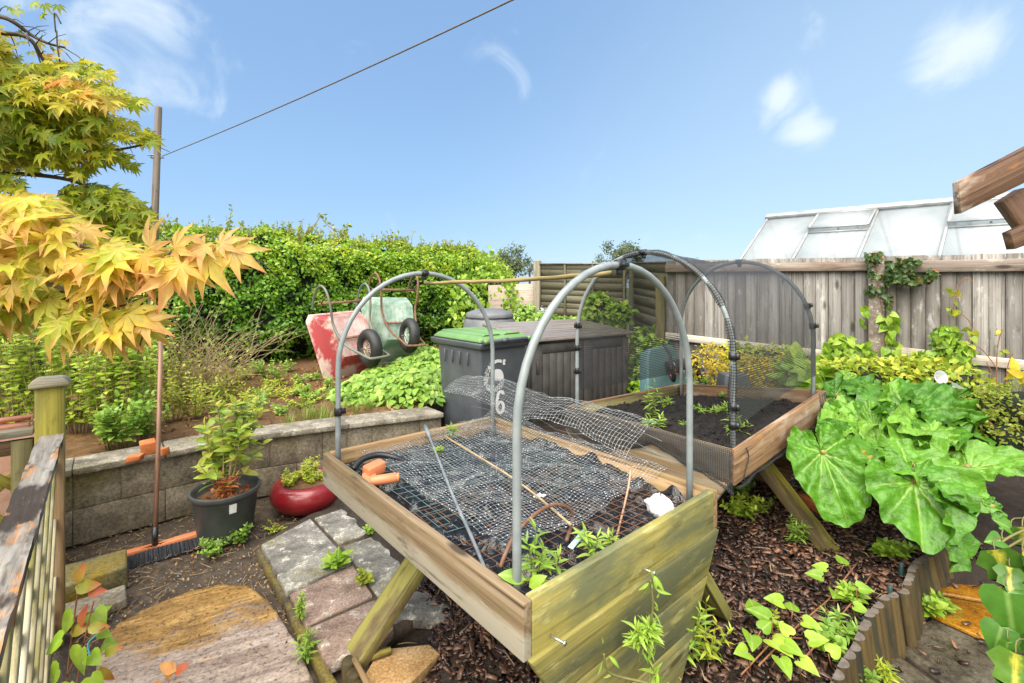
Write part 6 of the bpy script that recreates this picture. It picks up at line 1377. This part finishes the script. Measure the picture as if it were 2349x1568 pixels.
# --- plants by the right hand fence
def fpt(px, py, off=.06): return onplane(px, py, FP+FN*(.03+off), FN)
FNV = (FN.x, FN.y, .35)
def clump(label, cs, T, size, mat, name='bindweed', stems=(), cat='climber', tipd=(0, -.1, -.8), dens=1.0):
    ml, ms = MB(), MB()
    for px, py, rx, ry, n in cs:
        pos = []
        for _ in range(int(n*dens)):
            a = rr(0, 2*PI); q = math.sqrt(random.random()); pos.append(fpt(px+math.cos(a)*q*rx, py+math.sin(a)*q*ry, .03+.16*random.random()*(1-q*.6)))
        k = len(pos); ml.leaves(T, pos, [np.array(tipd)+J(.5) for _ in range(k)], [np.array(FNV)+J(.55) for _ in range(k)], [size*rr(.55, 1.15) for _ in range(k)])
    for l in stems: ms.tube(catmull([fpt(a, b, .05) for a, b in l], 5), .0035, 5)
    return plant(name, label, cat, fpt(*cs[0][:2]), ml, M[mat], ms, M['redstem'])
clump('lime bindweed clump climbing the boards left of the concrete post', [(1925, 800, 38, 36, 60), (1965, 815, 40, 30, 55), (1900, 830, 30, 30, 40)], LF_HEART, .08, 'bind', dens=1.7, stems=[[(1925, 860), (1930, 800), (1915, 765)]])
clump('bindweed growing up the foot of the concrete post', [(2040, 735, 18, 18, 16), (2046, 770, 10, 20, 7), (2040, 805, 16, 16, 9), (1982, 720, 8, 28, 5)], LF_HEART, .085, 'bind', dens=1.3, stems=[[(2020, 860), (2030, 780), (2040, 720), (2035, 690)]])
clump('pointed lime bindweed mound against the right fence panel', [(2165, 775, 34, 30, 55), (2190, 810, 36, 30, 60), (2140, 825, 45, 22, 50), (2175, 845, 40, 22, 40)], LF_HEART, .08, 'bind', dens=1.6, stems=[[(2180, 870), (2175, 810), (2165, 760)]])
clump('dark ivy wrapped round the concrete post and along the top rail', [(2006, 590, 22, 10, 40), (1995, 605, 8, 14, 14), (2010, 632, 20, 7, 22), (2014, 662, 18, 8, 24), (2036, 700, 9, 12, 14), (2030, 680, 10, 8, 12), (2060, 618, 22, 10, 50), (2085, 604, 26, 10, 50), (2060, 640, 35, 14, 80), (2105, 640, 36, 13, 70), (2135, 630, 13, 14, 28), (2040, 610, 10, 12, 18), (1996, 672, 9, 9, 12)], LF_IVY, .052, 'ivy', 'ivy', [[(2025, 720), (2015, 670), (2010, 620), (2005, 590)], [(2020, 630), (2070, 640), (2130, 635)], [(2040, 730), (2050, 690), (2045, 670)]], tipd=(.1, 0, -.5))
clump('wiry brown vine looping over the right fence panel', [(2187, 712, 12, 8, 5), (2190, 672, 16, 22, 5), (2228, 775, 18, 26, 9)], LF_HEART, .07, 'pale', 'wiry_vine', [[(2182, 718), (2192, 690), (2200, 655), (2216, 638), (2232, 646)], [(2205, 720), (2225, 740), (2230, 770), (2215, 790), (2250, 800), (2290, 850)]])
clump('thin yellowish stems in front of the rail at the far right', [(2290, 760, 5, 6, 3), (2295, 800, 6, 10, 4), (2310, 880, 30, 30, 14)], LF_OV, .05, 'pale', 'tall_weed', [[(2285, 900), (2288, 800), (2300, 755)], [(2305, 900), (2312, 840), (2325, 808)], [(2270, 900), (2275, 860), (2262, 830)]])
def bush(label, cs, T, size, mat, name, cat='shrub', tipup=.2, core=True):
    """cs: (px, py, z, rx, ry, rz, n)"""
    ml, cr = MB(), MB(); b = None
    for px, py, z, rx, ry, rz, n in cs:
        c = P(px, py, z); b = b or V((c.x, c.y, .1)); u = RNG.normal(size=(n, 3)); u /= np.linalg.norm(u, axis=1, keepdims=True)
        rad = np.array([.75+.45*fbm(q[0]*2.2+px, q[1]*2.2, q[2]*2.2)+rr(-.15, .12) for q in u])[:, None]
        ml.leaves(T, u*rad*np.array([rx, ry, rz])+np.array(c), u*.5+RNG.normal(size=(n, 3))*.6+np.array([0, -.2, tipup-.3]), u*.6+RNG.normal(size=(n, 3))*.3+np.array([0, -.35, .7]), [size*rr(.55, 1.2) for _ in range(n)])
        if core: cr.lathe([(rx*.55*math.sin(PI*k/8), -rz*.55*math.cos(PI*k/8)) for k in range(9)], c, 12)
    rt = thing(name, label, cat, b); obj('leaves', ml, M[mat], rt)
    if core: obj('branches_or_shade_core', cr, M['core'], rt, smooth=True)  # dark blobs put among the leaves as inner shade
    return rt
bush('golden yellow shrub behind the compost planter', [(1640, 835, 4.05, .26, .22, .20, 900), (1700, 850, 3.95, .26, .2, .18, 800), (1755, 865, 3.85, .22, .2, .16, 700), (1795, 850, 3.9, .16, .16, .16, 400)], LF_DIA, .036, 'yellow', 'golden_shrub', core=False)
bush('green leaved shrub with yellow sprays against the fence behind the net', [(1760, 825, 4.3, .28, .18, .16, 500), (1810, 835, 4.2, .22, .16, .2, 420), (1700, 815, 4.4, .2, .15, .13, 300)], LF_OV, .05, 'pale', 'green_shrub')
bush('yellow green shrub spilling between the fence and the rhubarb', [(1910, 870, 3.35, .20, .18, .16, 420), (1975, 868, 3.3, .24, .2, .15, 520), (2050, 870, 3.25, .24, .2, .14, 520), (2120, 870, 3.2, .24, .2, .14, 520), (2190, 880, 3.1, .22, .2, .15, 450), (1950, 900, 3.2, .2, .2, .14, 300), (2080, 855, 3.35, .25, .15, .13, 350)], LF_OV, .055, 'pale', 'lime_shrub')
bush('fine leaved dark golden shrub at the far right under the fence rail', [(2285, 960, 2.85, .22, .22, .22, 1300), (2345, 950, 2.75, .22, .22, .24, 1300), (2320, 1010, 2.7, .22, .2, .18, 1100), (2235, 935, 2.95, .14, .18, .13, 600), (2400, 980, 2.7, .2, .2, .25, 600)], LF_OV, .026, 'hedge_top', 'small_leaved_shrub')
bush('large leaved green plant growing behind the compost planter by the rhubarb', [(1835, 860, 3.6, .14, .14, .13, 60), (1870, 880, 3.3, .13, .13, .12, 60), (1885, 930, 3.2, .12, .12, .2, 50)], LF_BROAD, .13, 'bind', 'broad_leaved_plant', core=False)
bush('leafy bush against the far lap fence above the storage box', [(1375, 705, 6.6, .24, .15, .22, 420), (1420, 720, 6.5, .2, .15, .16, 300), (1350, 735, 6.6, .2, .15, .14, 220)], LF_BROAD, .085, 'bind', 'leafy_bush')
bush('trailing green climber at the right end of the storage box', [(1480, 790, 5.6, .18, .15, .22, 240), (1470, 850, 5.5, .15, .15, .25, 220), (1520, 790, 5.3, .14, .12, .12, 130), (1455, 910, 5.4, .12, .12, .2, 120)], LF_HEART, .085, 'bind', 'trailing_climber')
bush('bright leafy plant with a white flower head beside the compost bin', [(1205, 715, 7.4, .17, .2, .12, 300), (1250, 730, 7.2, .2, .2, .08, 240), (1290, 738, 7.2, .2, .2, .07, 200), (1190, 735, 7.3, .15, .2, .12, 160)], LF_BROAD, .07, 'mint', 'leafy_plant', 'plant')
ml = MB(); n = 60; c = P(1246, 714, 7.1); ml.leaves(LF_DIA, [c+V(J(.035)) for _ in range(n)], rnd_dir(n), rnd_dir(n, .5), .035); obj('flower_head', ml, M['petal'], label='white flower head between the compost bin and the storage box', cat='flower')
for px, py, lab, fd in ((2158, 866, 'white bindweed trumpet flower facing the camera above the rhubarb', (0, -1, .25)), (2196, 884, 'white bindweed flower seen side on above the rhubarb', (.5, -.3, .9))):
    c = P(px, py, 2.85); fd = V(fd).normalized(); rt = thing('bindweed_flower', lab, 'flower', c, 'white bindweed flowers'); mb = MB(); mb.lathe([(.004, -.05), (.008, -.03), (.018, -.012), (.034, .0), (.042, .002)], c, 20, fd); obj('trumpet', mb, M['petal'], rt, smooth=True)
    mb = MB(); mb.tube([c-fd*.05, c-fd*.07-Z*.02, c-fd*.06-Z*.12], .0025, 5); obj('stalk', mb, M['stem'], rt)
# ------------------------------------------------------------------ rhubarb
def rleaf(base, tip, nrm, wid=.95, ruff=1.0, cup=.12, seed=0, rnd=None, droop=.15):
    base, tip = V(base), V(tip); Yv = tip-base; L = Yv.length; Yv.normalize(); Zv = V(nrm); Zv = (Zv-Yv*Zv.dot(Yv)).normalized(); Xv = Yv.cross(Zv)
    mb = MB(); na, nr = 96, 26; veins = [0, .55, -.55, 1.15, -1.15, 1.9, -1.9]
    def fn(a, b):
        t = (a-.5)*2*PI*.965; r = b**.9
        R = (.62+.38*math.cos(t*.5)**2)*(1-.42*sstep(2.3, 3.1, abs(t)))*(1+.03*math.sin(t*5+seed)+.025*math.sin(t*17+seed*2)+.12*max(0, math.cos(t))**3)
        x, y = math.sin(t)*R*r*wid*.62, math.cos(t)*R*r
        dv = min(abs((t-v+PI) % (2*PI)-PI) for v in veins)*r
        # side veins branch off the midrib
        sv = abs(((y*5.2-abs(x)*3.4) % 1)-.5)*.2
        vm = max(0, 1-dv/(.035+.02*(1-r)), .55*(1-min(1, sv/.018)) if r > .12 else 0)*(1-.25*r)
        z = -.06*max(0, 1-dv/.16)+.034*abs(math.sin((y*5.2-abs(x)*3.4)*PI))*r+.035*fbm(x*8+seed, y*8, 3)+.016*fbm(x*19+seed, y*19, 7)+ruff*.11*r**3*math.sin(t*11+seed*3+fbm(t*2, seed)*2)+ruff*.05*r**2*math.sin(t*4+seed)
        z += cup*(abs(x)*1.1)-droop*y*y+.02*fbm(x*3, y*3, seed)
        return base+(Xv*x+Yv*y+Zv*z)*L, (x, y, vm)
    mb.grid(fn, na, nr, r=rr(.25, .85) if rnd is None else rnd); return mb
rt = thing('rhubarb', 'large rhubarb with huge crinkled green leaves right of the compost planter', 'rhubarb', G(2060, 1170, .2))
RB = V(rt.location); stalkm = simple('pink green rhubarb stalk', (.30, .10, .05), (.22, .26, .06), 9, .4)
def cpt(cx, cy): return (2700+cx/2.0605)/1.635, (1300+cy/2.0605)/1.635
LV = [ # base crop xy, z ; tip crop xy, z ; normal ; width
 ((790, 815, 2.42), (1010, 1330, 2.20), (-.15, -.85, .5), 1.15, 1.0), ((1510, 1040, 2.22), (1600, 1500, 2.02), (-.1, -.8, .6), 1.55, .8), ((1760, 1250, 2.12), (1960, 1720, 1.98), (.1, -.85, .5), 1.2, .9), ((1480, 910, 2.30), (2190, 1235, 2.12), (-.1, -.65, .75), .85, 1.2), ((1930, 930, 2.45), (2420, 830, 2.35), (.1, -.55, .85), 1.05, 1.2), ((1450, 480, 2.75), (1290, 225, 3.0), (-.1, -.75, .65), 1.7, .9), ((1670, 455, 2.72), (2100, 430, 2.75), (.1, -.65, .75), .75, 1.2), ((1130, 610, 2.72), (880, 430, 2.85), (-.2, -.65, .75), 1.1, 1.3), ((1290, 770, 2.55), (1300, 615, 2.62), (0, -.75, .5), 2.3, .9), ((1290, 790, 2.50), (1380, 945, 2.30), (0, -.6, .8), 2.0, 1.2), ((1010, 690, 2.62), (815, 585, 2.60), (-.1, -.75, .6), .8, .5), ((1190, 720, 2.6), (970, 780, 2.5), (-.1, -.5, .85), .7, 1.2), ((1640, 700, 2.55), (1850, 640, 2.55), (.1, -.6, .8), 1.0, 1.3), ((1200, 640, 2.66), (1170, 420, 2.75), (-.2, -.8, .4), .9, 1.2), ((1600, 640, 2.62), (1440, 560, 2.5), (0, -.5, .85), 1.1, 1.5), ((1700, 560, 2.7), (1610, 720, 2.5), (.1, -.6, .8), 1.0, 1.5), ((1950, 640, 2.7), (2120, 760, 2.5), (.2, -.7, .7), 1.2, 1.0), ((1480, 640, 2.6), (1560, 790, 2.4), (0, -.7, .7), 1.4, 1.3), ((900, 380, 2.95), (1060, 290, 3.0), (0, -.7, .7), 1.2, 1.0), ((1200, 330, 3.0), (1000, 300, 2.95), (0, -.7, .6), .9, 1.0), ((1740, 1130, 2.2), (1880, 1190, 2.05), (0, -.7, .7), 1.5, 1.0), ((2110, 1240, 2.1), (2230, 1420, 2.05), (.2, -.8, .5), .9, .8), ((1050, 520, 2.8), (900, 640, 2.6), (-.2, -.6, .8), 1.0, 1.3), ((1340, 560, 2.75), (1260, 480, 2.65), (-.2, -.8, .6), .9, 1.6),
 ((1330, 690, 2.65), (1500, 740, 2.5), (0, -.6, .8), 1.2, 1.4), ((1080, 560, 2.75), (1030, 690, 2.6), (-.2, -.7, .7), 1.1, 1.4), ((1560, 520, 2.72), (1480, 650, 2.6), (-.1, -.7, .7), 1.3, 1.3), ((1780, 560, 2.68), (1930, 520, 2.7), (.1, -.6, .8), 1.1, 1.3), ((1620, 800, 2.45), (1800, 860, 2.3), (.1, -.6, .8), 1.2, 1.3), ((1000, 840, 2.5), (1150, 990, 2.38), (.1, -.8, .5), 1.2, 1.0), ((1880, 770, 2.6), (2010, 880, 2.45), (.2, -.7, .7), 1.2, 1.2), ((1380, 420, 2.85), (1560, 330, 2.95), (.1, -.7, .7), 1.0, 1.1), ((1260, 560, 2.75), (1130, 500, 2.75), (-.2, -.6, .8), 1.2, 1.5), ((920, 560, 2.75), (830, 680, 2.62), (-.2, -.7, .7), 1.0, 1.3), ((1820, 400, 2.9), (1960, 330, 2.95), (.1, -.6, .8), 1.0, 1.1), ((1010, 250, 3.1), (900, 200, 3.15), (-.1, -.7, .7), 1.1, 1.0), ((1700, 950, 2.35), (1870, 1090, 2.2), (.1, -.7, .7), 1.1, 1.2)]
sm = MB()
for i, (b, t, n, w, rf) in enumerate(LV):
    bp_, tp_ = P(*cpt(b[0], b[1]), b[2]), P(*cpt(t[0], t[1]), t[2])
    obj('leaf', rleaf(bp_, bp_.lerp(tp_, .93), (n[0]+rr(-.45, .45), n[1], n[2]+rr(-.3, .35)), w*.93, rf*.8, rr(.0, .22), i*1.7, rr(.1, .62) if i < 6 else rr(.05, .86), rr(.05, .3)), M['rhub'], rt, smooth=True)
    g = RB+V((rr(-.12, .12), rr(-.1, .15), 0)); mb = MB(); mb.tube(catmull([g, g.lerp(bp_, .5)+Z*.10, bp_], 5), [.019-.0008*k for k in range(11)], 8); obj('leaf_stalk', mb, stalkm, rt, smooth=True)
ym = leafmat('yellowing rhubarb leaf', [(0, (.42, .26, .03)), (1, (.5, .36, .05))], edge=(.35, .17, .04), rough=.5)
obj('dying_leaf', rleaf(P(*cpt(1060, 880), 2.42), P(*cpt(1210, 1010), 2.35), (0, -.8, .5), 1.4, 1.2, .1, 5), ym, rt, smooth=True)['label'] = 'yellow dying leaf'
obj('dying_leaf', rleaf(P(*cpt(830, 790), 2.5), P(*cpt(900, 690), 2.55), (0, -.8, .5), 1.0, 1.2, .1, 7), ym, rt, smooth=True)
mb = MB(); a, b = G(1835, 1160, .2), G(1905, 1195, .2); mb.bar(a+Z*.04, b+Z*.04, (0, -.2, .9), .10, .07, jit=.014); obj('brick_piece', mb, M['brick'], bevel=.012, seg=2, label='orange brick lump under the rhubarb leaves on the bark', cat='brick')
# ------------------------------------------------------------------ variegated ivy at the right edge
rt = thing('variegated_ivy', 'large leaved ivy with yellow centred leaves at the right edge in front', 'ivy', P(2420, 1700, 1.25))
iv = MB(); dk = MB(); st = MB()
for px, py, s, d, k, z in ((2282, 1262, .15, (.35, -.1, -.9), 0, 1.22), (2300, 1240, .07, (-.8, -.2, .1), 1, 1.24), (2316, 1302, .09, (-.3, -.3, -.7), 2, 1.2), (2345, 1265, .12, (.5, 0, -.8), 0, 1.2), (2308, 1345, .16, (-.05, -.2, -1), 1, 1.18), (2340, 1330, .15, (.3, -.1, -.9), 1, 1.2), (2300, 1430, .11, (-.35, -.1, -.8), 1, 1.18), (2325, 1420, .13, (.1, 0, -1), 1, 1.2), (2349, 1440, .12, (.3, 0, -1), 1, 1.2), (2312, 1468, .07, (-.1, 0, -1), 1, 1.16), (2330, 1500, .14, (-.25, -.2, -.9), 2, 1.12), (2352, 1505, .12, (.3, -.1, -.9), 2, 1.12), (2345, 1210, .10, (.2, 0, -.8), 2, 1.25), (2360, 1380, .14, (0, 0, -1), 1, 1.2), (2365, 1300, .13, (.3, 0, -.9), 2, 1.2), (2320, 1215, .06, (-.6, 0, .4), 1, 1.26), (2340, 1560, .12, (-.2, 0, -.9), 1, 1.15)):
    p = P(px, py, z); (iv if k != 1 else dk).leaves(LF_HEART if k == 1 else LF_IVY, [p], [d], [(-.45+rr(-.35, .35), -.7, .7+rr(-.2, .4))], s*.8, .2+.6*random.random())
    st.tube(catmull([p, p+V((.03, .02, .02)), P(2400, py-20, z+.08)], 4), .0016, 5)
for l in ([(2268, 1295), (2300, 1265), (2349, 1235), (2420, 1200)], [(2290, 1250), (2330, 1225), (2420, 1190)], [(2420, 1700), (2390, 1500), (2380, 1300), (2400, 1100)]): st.tube(catmull([P(a, b, 1.24) for a, b in l], 4), .003, 6)
obj('variegated_leaves', iv, M['varieg'], rt, smooth=True); obj('green_leaves', dk, leafmat('plain dark ivy leaves', [(0, (.05, .15, .015)), (1, (.12, .28, .03))], vein=(.22, .36, .08), rough=.3, trans=.2), rt, smooth=True); obj('stems', st, M['stem'], rt, smooth=True)
ml = MB(); c = P(2340, 850, 1.8); ml.leaves(LF_OV, [c+V(J(.012)) for _ in range(5)], [(-.5, 0, -.6), (-.2, 0, -.9), (.3, 0, -.8), (-.6, 0, .3), (0, 0, .8)], [(-.2, -1, .2)]*5, .06); ms = MB(); ms.tube([c, c+V((.2, .05, -.3))], .003, 5)
plant('yellow_shoot', 'pale yellow leaf shoot at the right edge below the fence rail', 'plant', c-Z*.3, ml, M['yellow'], ms)
# ------------------------------------------------------------------ Japanese maple at the left
rt = thing('maple_tree', 'japanese maple with green gold leaves turning orange reaching in at the left', 'tree', V((-2.15, 1.05, 0)))
tb = MB(); T0 = V((-2.15, 1.05, 0)); tb.tube(catmull([T0, T0+V((.03, .05, .8)), T0+V((-.04, .1, 1.5)), T0+V((.05, .2, 2.3)), T0+V((.2, .4, 3.3))], 6), [.07*(1-.028*k) for k in range(25)], 12); obj('trunk', tb, M['branch'], rt, smooth=True)
br = MB(); TR = lambda h: T0+V((.02, .12, h))
BR = [((2.5), [(-80, 150, 1.9), (30, 160, 1.95), (100, 185, 2.0), (160, 190, 2.05), (230, 230, 2.1)]), (2.2, [(-60, 215, 1.8), (40, 205, 1.85), (120, 215, 1.9), (160, 225, 1.9)]), (2.1, [(-80, 300, 1.7), (60, 310, 1.8), (140, 330, 1.85), (250, 345, 1.95), (340, 330, 2.0)]), (1.95, [(-80, 400, 1.8), (60, 400, 1.85), (180, 420, 1.9), (250, 470, 2.0), (330, 520, 2.05)]), (1.9, [(-120, 470, 1.1), (60, 520, 1.05), (200, 570, 1.0), (330, 590, .98), (460, 575, .98), (560, 575, 1.0)]), (1.7, [(-100, 600, 1.05), (60, 640, 1.0), (180, 680, .98), (290, 725, .97), (350, 745, .97)]), (2.8, [(-60, 20, 1.9), (20, 45, 1.9), (70, 80, 1.95), (110, 100, 1.95), (150, 110, 2.0)]), (2.7, [(-50, 60, 1.85), (60, 85, 1.85), (100, 140, 1.9), (140, 200, 1.95)])]
OUTL = []
for h, l in BR:
    t0_ = TR(h); m0 = t0_.lerp(P(*l[0]), .35)+V((0, rr(-.05, .1), rr(.05, .14))); m1 = t0_.lerp(P(*l[0]), .7)+V((0, rr(-.08, .05), rr(-.02, .1)))
    q = catmull([t0_, m0, m1]+[P(*p) for p in l], 5); n = len(q); OUTL += [q[k]+V((rr(-.22, .22), rr(-.25, .2), rr(-.14, .10))) for k in range(2, 17) for _ in range(9 if h > 1.9 else 6)]
    br.tube(q, [.014*(1-.82*k/n)+.0012 for k in range(n)], 7)
    for k in range(n//3, n, 2):
        e_ = q[k]+V((rr(-.02, .12), rr(-.05, .05), rr(-.09, .05))); br.tube([q[k], q[k].lerp(e_, .5)+Z*.01, e_], [.0022, .0018, .001], 4)
for l, z in (([(128, 75, 0), (125, 30, 0), (140, 55, 0)], 1.95), ([(135, 190, 0), (140, 160, 0), (132, 110, 0), (130, 70, 0)], 1.95), ([(95, 150, 0), (80, 110, 0), (60, 75, 0)], 1.9), ([(45, 150, 0), (30, 120, 0), (0, 105, 0)], 1.9)): br.tube(catmull([P(a, b, z) for a, b, _ in l], 4), .0028, 5)
obj('branches_or_shade_core', br, M['branch'], rt, smooth=True)
def spray(mb, poly, n, z0, z1, size, rlo, rhi, tip, nr=(0, -.75, .62), jt=.45, jn=.36):
    pts = inpoly(poly, n); xs = [p[0] for p in poly]
    pos = [P(a, b, rr(z0, z1)) for a, b in pts]
    mb.leaves(LF_MAPLE, pos, [np.array(tip)+J(jt) for _ in pts], [np.array(nr)+J(jn) for _ in pts], [size*rr(.65, 1.15) for _ in pts], [min(1, max(0, rr(rlo, rhi)+.12*fbm(a*.02, b*.02))) for a, b in pts])
rear = MB()
spray(rear, [(-60, 155), (60, 150), (120, 140), (170, 138), (235, 148), (250, 160), (258, 180), (240, 195), (300, 215), (335, 232), (300, 245), (225, 235), (270, 265), (330, 290), (362, 325), (300, 330), (235, 318), (330, 390), (290, 380), (220, 370), (200, 410), (150, 395), (120, 380), (60, 395), (-60, 390)], 1350, 1.75, 2.15, .049, .15, .85, (.55, -.25, -.55))
spray(rear, [(-60, 180), (100, 180), (200, 200), (240, 300), (150, 350), (-60, 380)], 420, 1.7, 2.0, .06, .0, .45, (.4, -.2, -.6))
spray(rear, [(40, 190), (150, 180), (260, 230), (240, 260), (120, 240), (30, 230)], 90, 1.65, 1.8, .06, .6, 1.0, (.7, -.25, -.5))
spray(rear, [(-60, 40), (20, 60), (30, 130), (60, 190), (-60, 200)], 110, 1.75, 2.0, .056, .2, .9, (.4, -.2, -.7))
spray(rear, [(150, 425), (220, 430), (270, 430), (330, 475), (350, 495), (330, 520), (300, 560), (180, 540), (140, 450)], 380, 1.75, 2.1, .056, .05, .5, (.6, -.2, -.6))
spray(rear, [(-60, 385), (20, 400), (60, 430), (-60, 450)], 40, 1.7, 1.9, .055, .2, .7, (.5, -.2, -.5))
spray(rear, [(60, 90), (150, 90), (150, 160), (90, 140)], 10, 1.9, 2.0, .05, .75, 1.0, (.4, -.2, -.6)); spray(rear, [(0, 0), (140, 0), (120, 45), (0, 40)], 12, 1.9, 2.0, .04, .1, .5, (.3, -.2, -.8)); spray(rear, [(10, 60), (120, 100), (120, 150), (20, 140)], 12, 1.9, 2.0, .035, .1, .6, (.3, -.2, -.8))
OUTL = [p for p in OUTL if p.x/max(.2, p.y) < -1.16]
rear.leaves(LF_MAPLE, OUTL, [np.array((.4, -.25, -.6))+J(.5) for _ in OUTL], [np.array((0, -.6, .75))+J(.4) for _ in OUTL], [rr(.045, .075) for _ in OUTL])
obj('crown', rear, M['maple_g'], rt)
fr = MB()
spray(fr, [(-90, 440), (60, 452), (150, 465), (200, 510), (300, 570), (280, 660), (150, 690), (-90, 680)], 300, .92, 1.14, .070, .2, .95, (.45, -.25, -.75), jt=.42)
spray(fr, [(190, 560), (290, 575), (400, 590), (450, 580), (440, 630), (330, 640), (240, 650)], 64, .92, 1.02, .074, .35, 1.0, (.25, -.25, -.85), jt=.3)
spray(fr, [(-90, 600), (90, 640), (200, 690), (210, 720), (120, 700), (-90, 760)], 80, .98, 1.15, .076, .0, .5, (.4, -.2, -.75))
spray(fr, [(100, 700), (190, 700), (300, 720), (330, 745), (260, 760), (130, 755)], 36, .93, 1.0, .076, .1, .8, (.35, -.2, -.8))
for px, py, s, d, r_ in ((475, 590, .10, (.55, -.2, -.75), .75), (430, 610, .085, (.2, -.2, -.9), .8), (380, 605, .09, (.0, -.2, -.95), .7), (535, 575, .08, (.8, -.1, -.5), .85), (470, 560, .075, (-.4, -.2, -.5), .95), (505, 560, .06, (.8, 0, .25), .95), (290, 720, .085, (.9, -.2, -.35), .7), (330, 735, .07, (.85, -.1, -.4), .9), (130, 735, .09, (-.15, -.2, -.9), .15), (240, 740, .085, (.2, -.2, -.9), .35), (345, 570, .08, (.2, -.2, .3), .95), (400, 570, .075, (.6, -.2, .3), .9)):
    fr.leaves(LF_MAPLE, [P(px, py, .94)], [d], [(0+rr(-.2, .2), -.9, .4)], s, r_)
o = obj('foreground_leaves', fr, M['maple_o'], rt); o['label'] = 'orange tinted foreground leaves'
# ------------------------------------------------------------------ far trees
def fartree(label, px, py, z, w, h, n, seed):
    """crown centre at px,py; w,h radii in pixels"""
    c = P(px, py+h*.35, z); rx, rz = w*z/F, h*1.35*z/F; rt = thing('far_tree', label, 'tree', V((c.x, c.y, -.05)), 'trees beyond the fences')
    ml = MB(); cl = []
    for _ in range(26):
        u = V(rnd_dir(1, .1)[0])*rr(.35, .95); cl.append((V((u.x*rx, u.y*rx, u.z*rz)), rr(.16, .34)))
    pos, tip = [], []
    for _ in range(n):
        q, r_ = cl[random.randrange(len(cl))]; pos.append(c+q+V(J(1))*r_*rz*.62); tip.append(J(1))
    ml.leaves(LF_DIA, pos, tip, rnd_dir(n, .6)+np.array([0, -.5, 0]), [rz*rr(.08, .16) for _ in range(n)]); obj('crown', ml, M['fartree'], rt)
    tb = MB(); tb.tube([V((c.x, c.y, -.05)), V((c.x, c.y, c.z-rz*.3)), c+V((rx*.2, 0, rz*.4))], [rx*.10, rx*.07, rx*.03], 8)
    for q, r_ in cl[:9]: tb.tube([V((c.x, c.y, c.z-rz*.4)), c+q*.5, c+q], [rx*.04, rx*.025, rx*.01], 5)
    obj('trunk', tb, M['branch'], rt, smooth=True)
fartree('rounded far tree standing above the far lap fence', 1424, 586, 60, 50, 34, 4200, 1)
fartree('hazy far tree just beyond the right end of the hedge', 1172, 600, 65, 46, 32, 4200, 2)
fartree('low far tree peeping over the fence behind the net hoop', 1575, 598, 75, 40, 9, 700, 3)
fartree('small far tree between the hedge end and the lap fence', 1215, 612, 55, 30, 14, 900, 4)
fartree('dark far tree crown showing above the left part of the hedge', 625, 540, 40, 40, 20, 1200, 5)
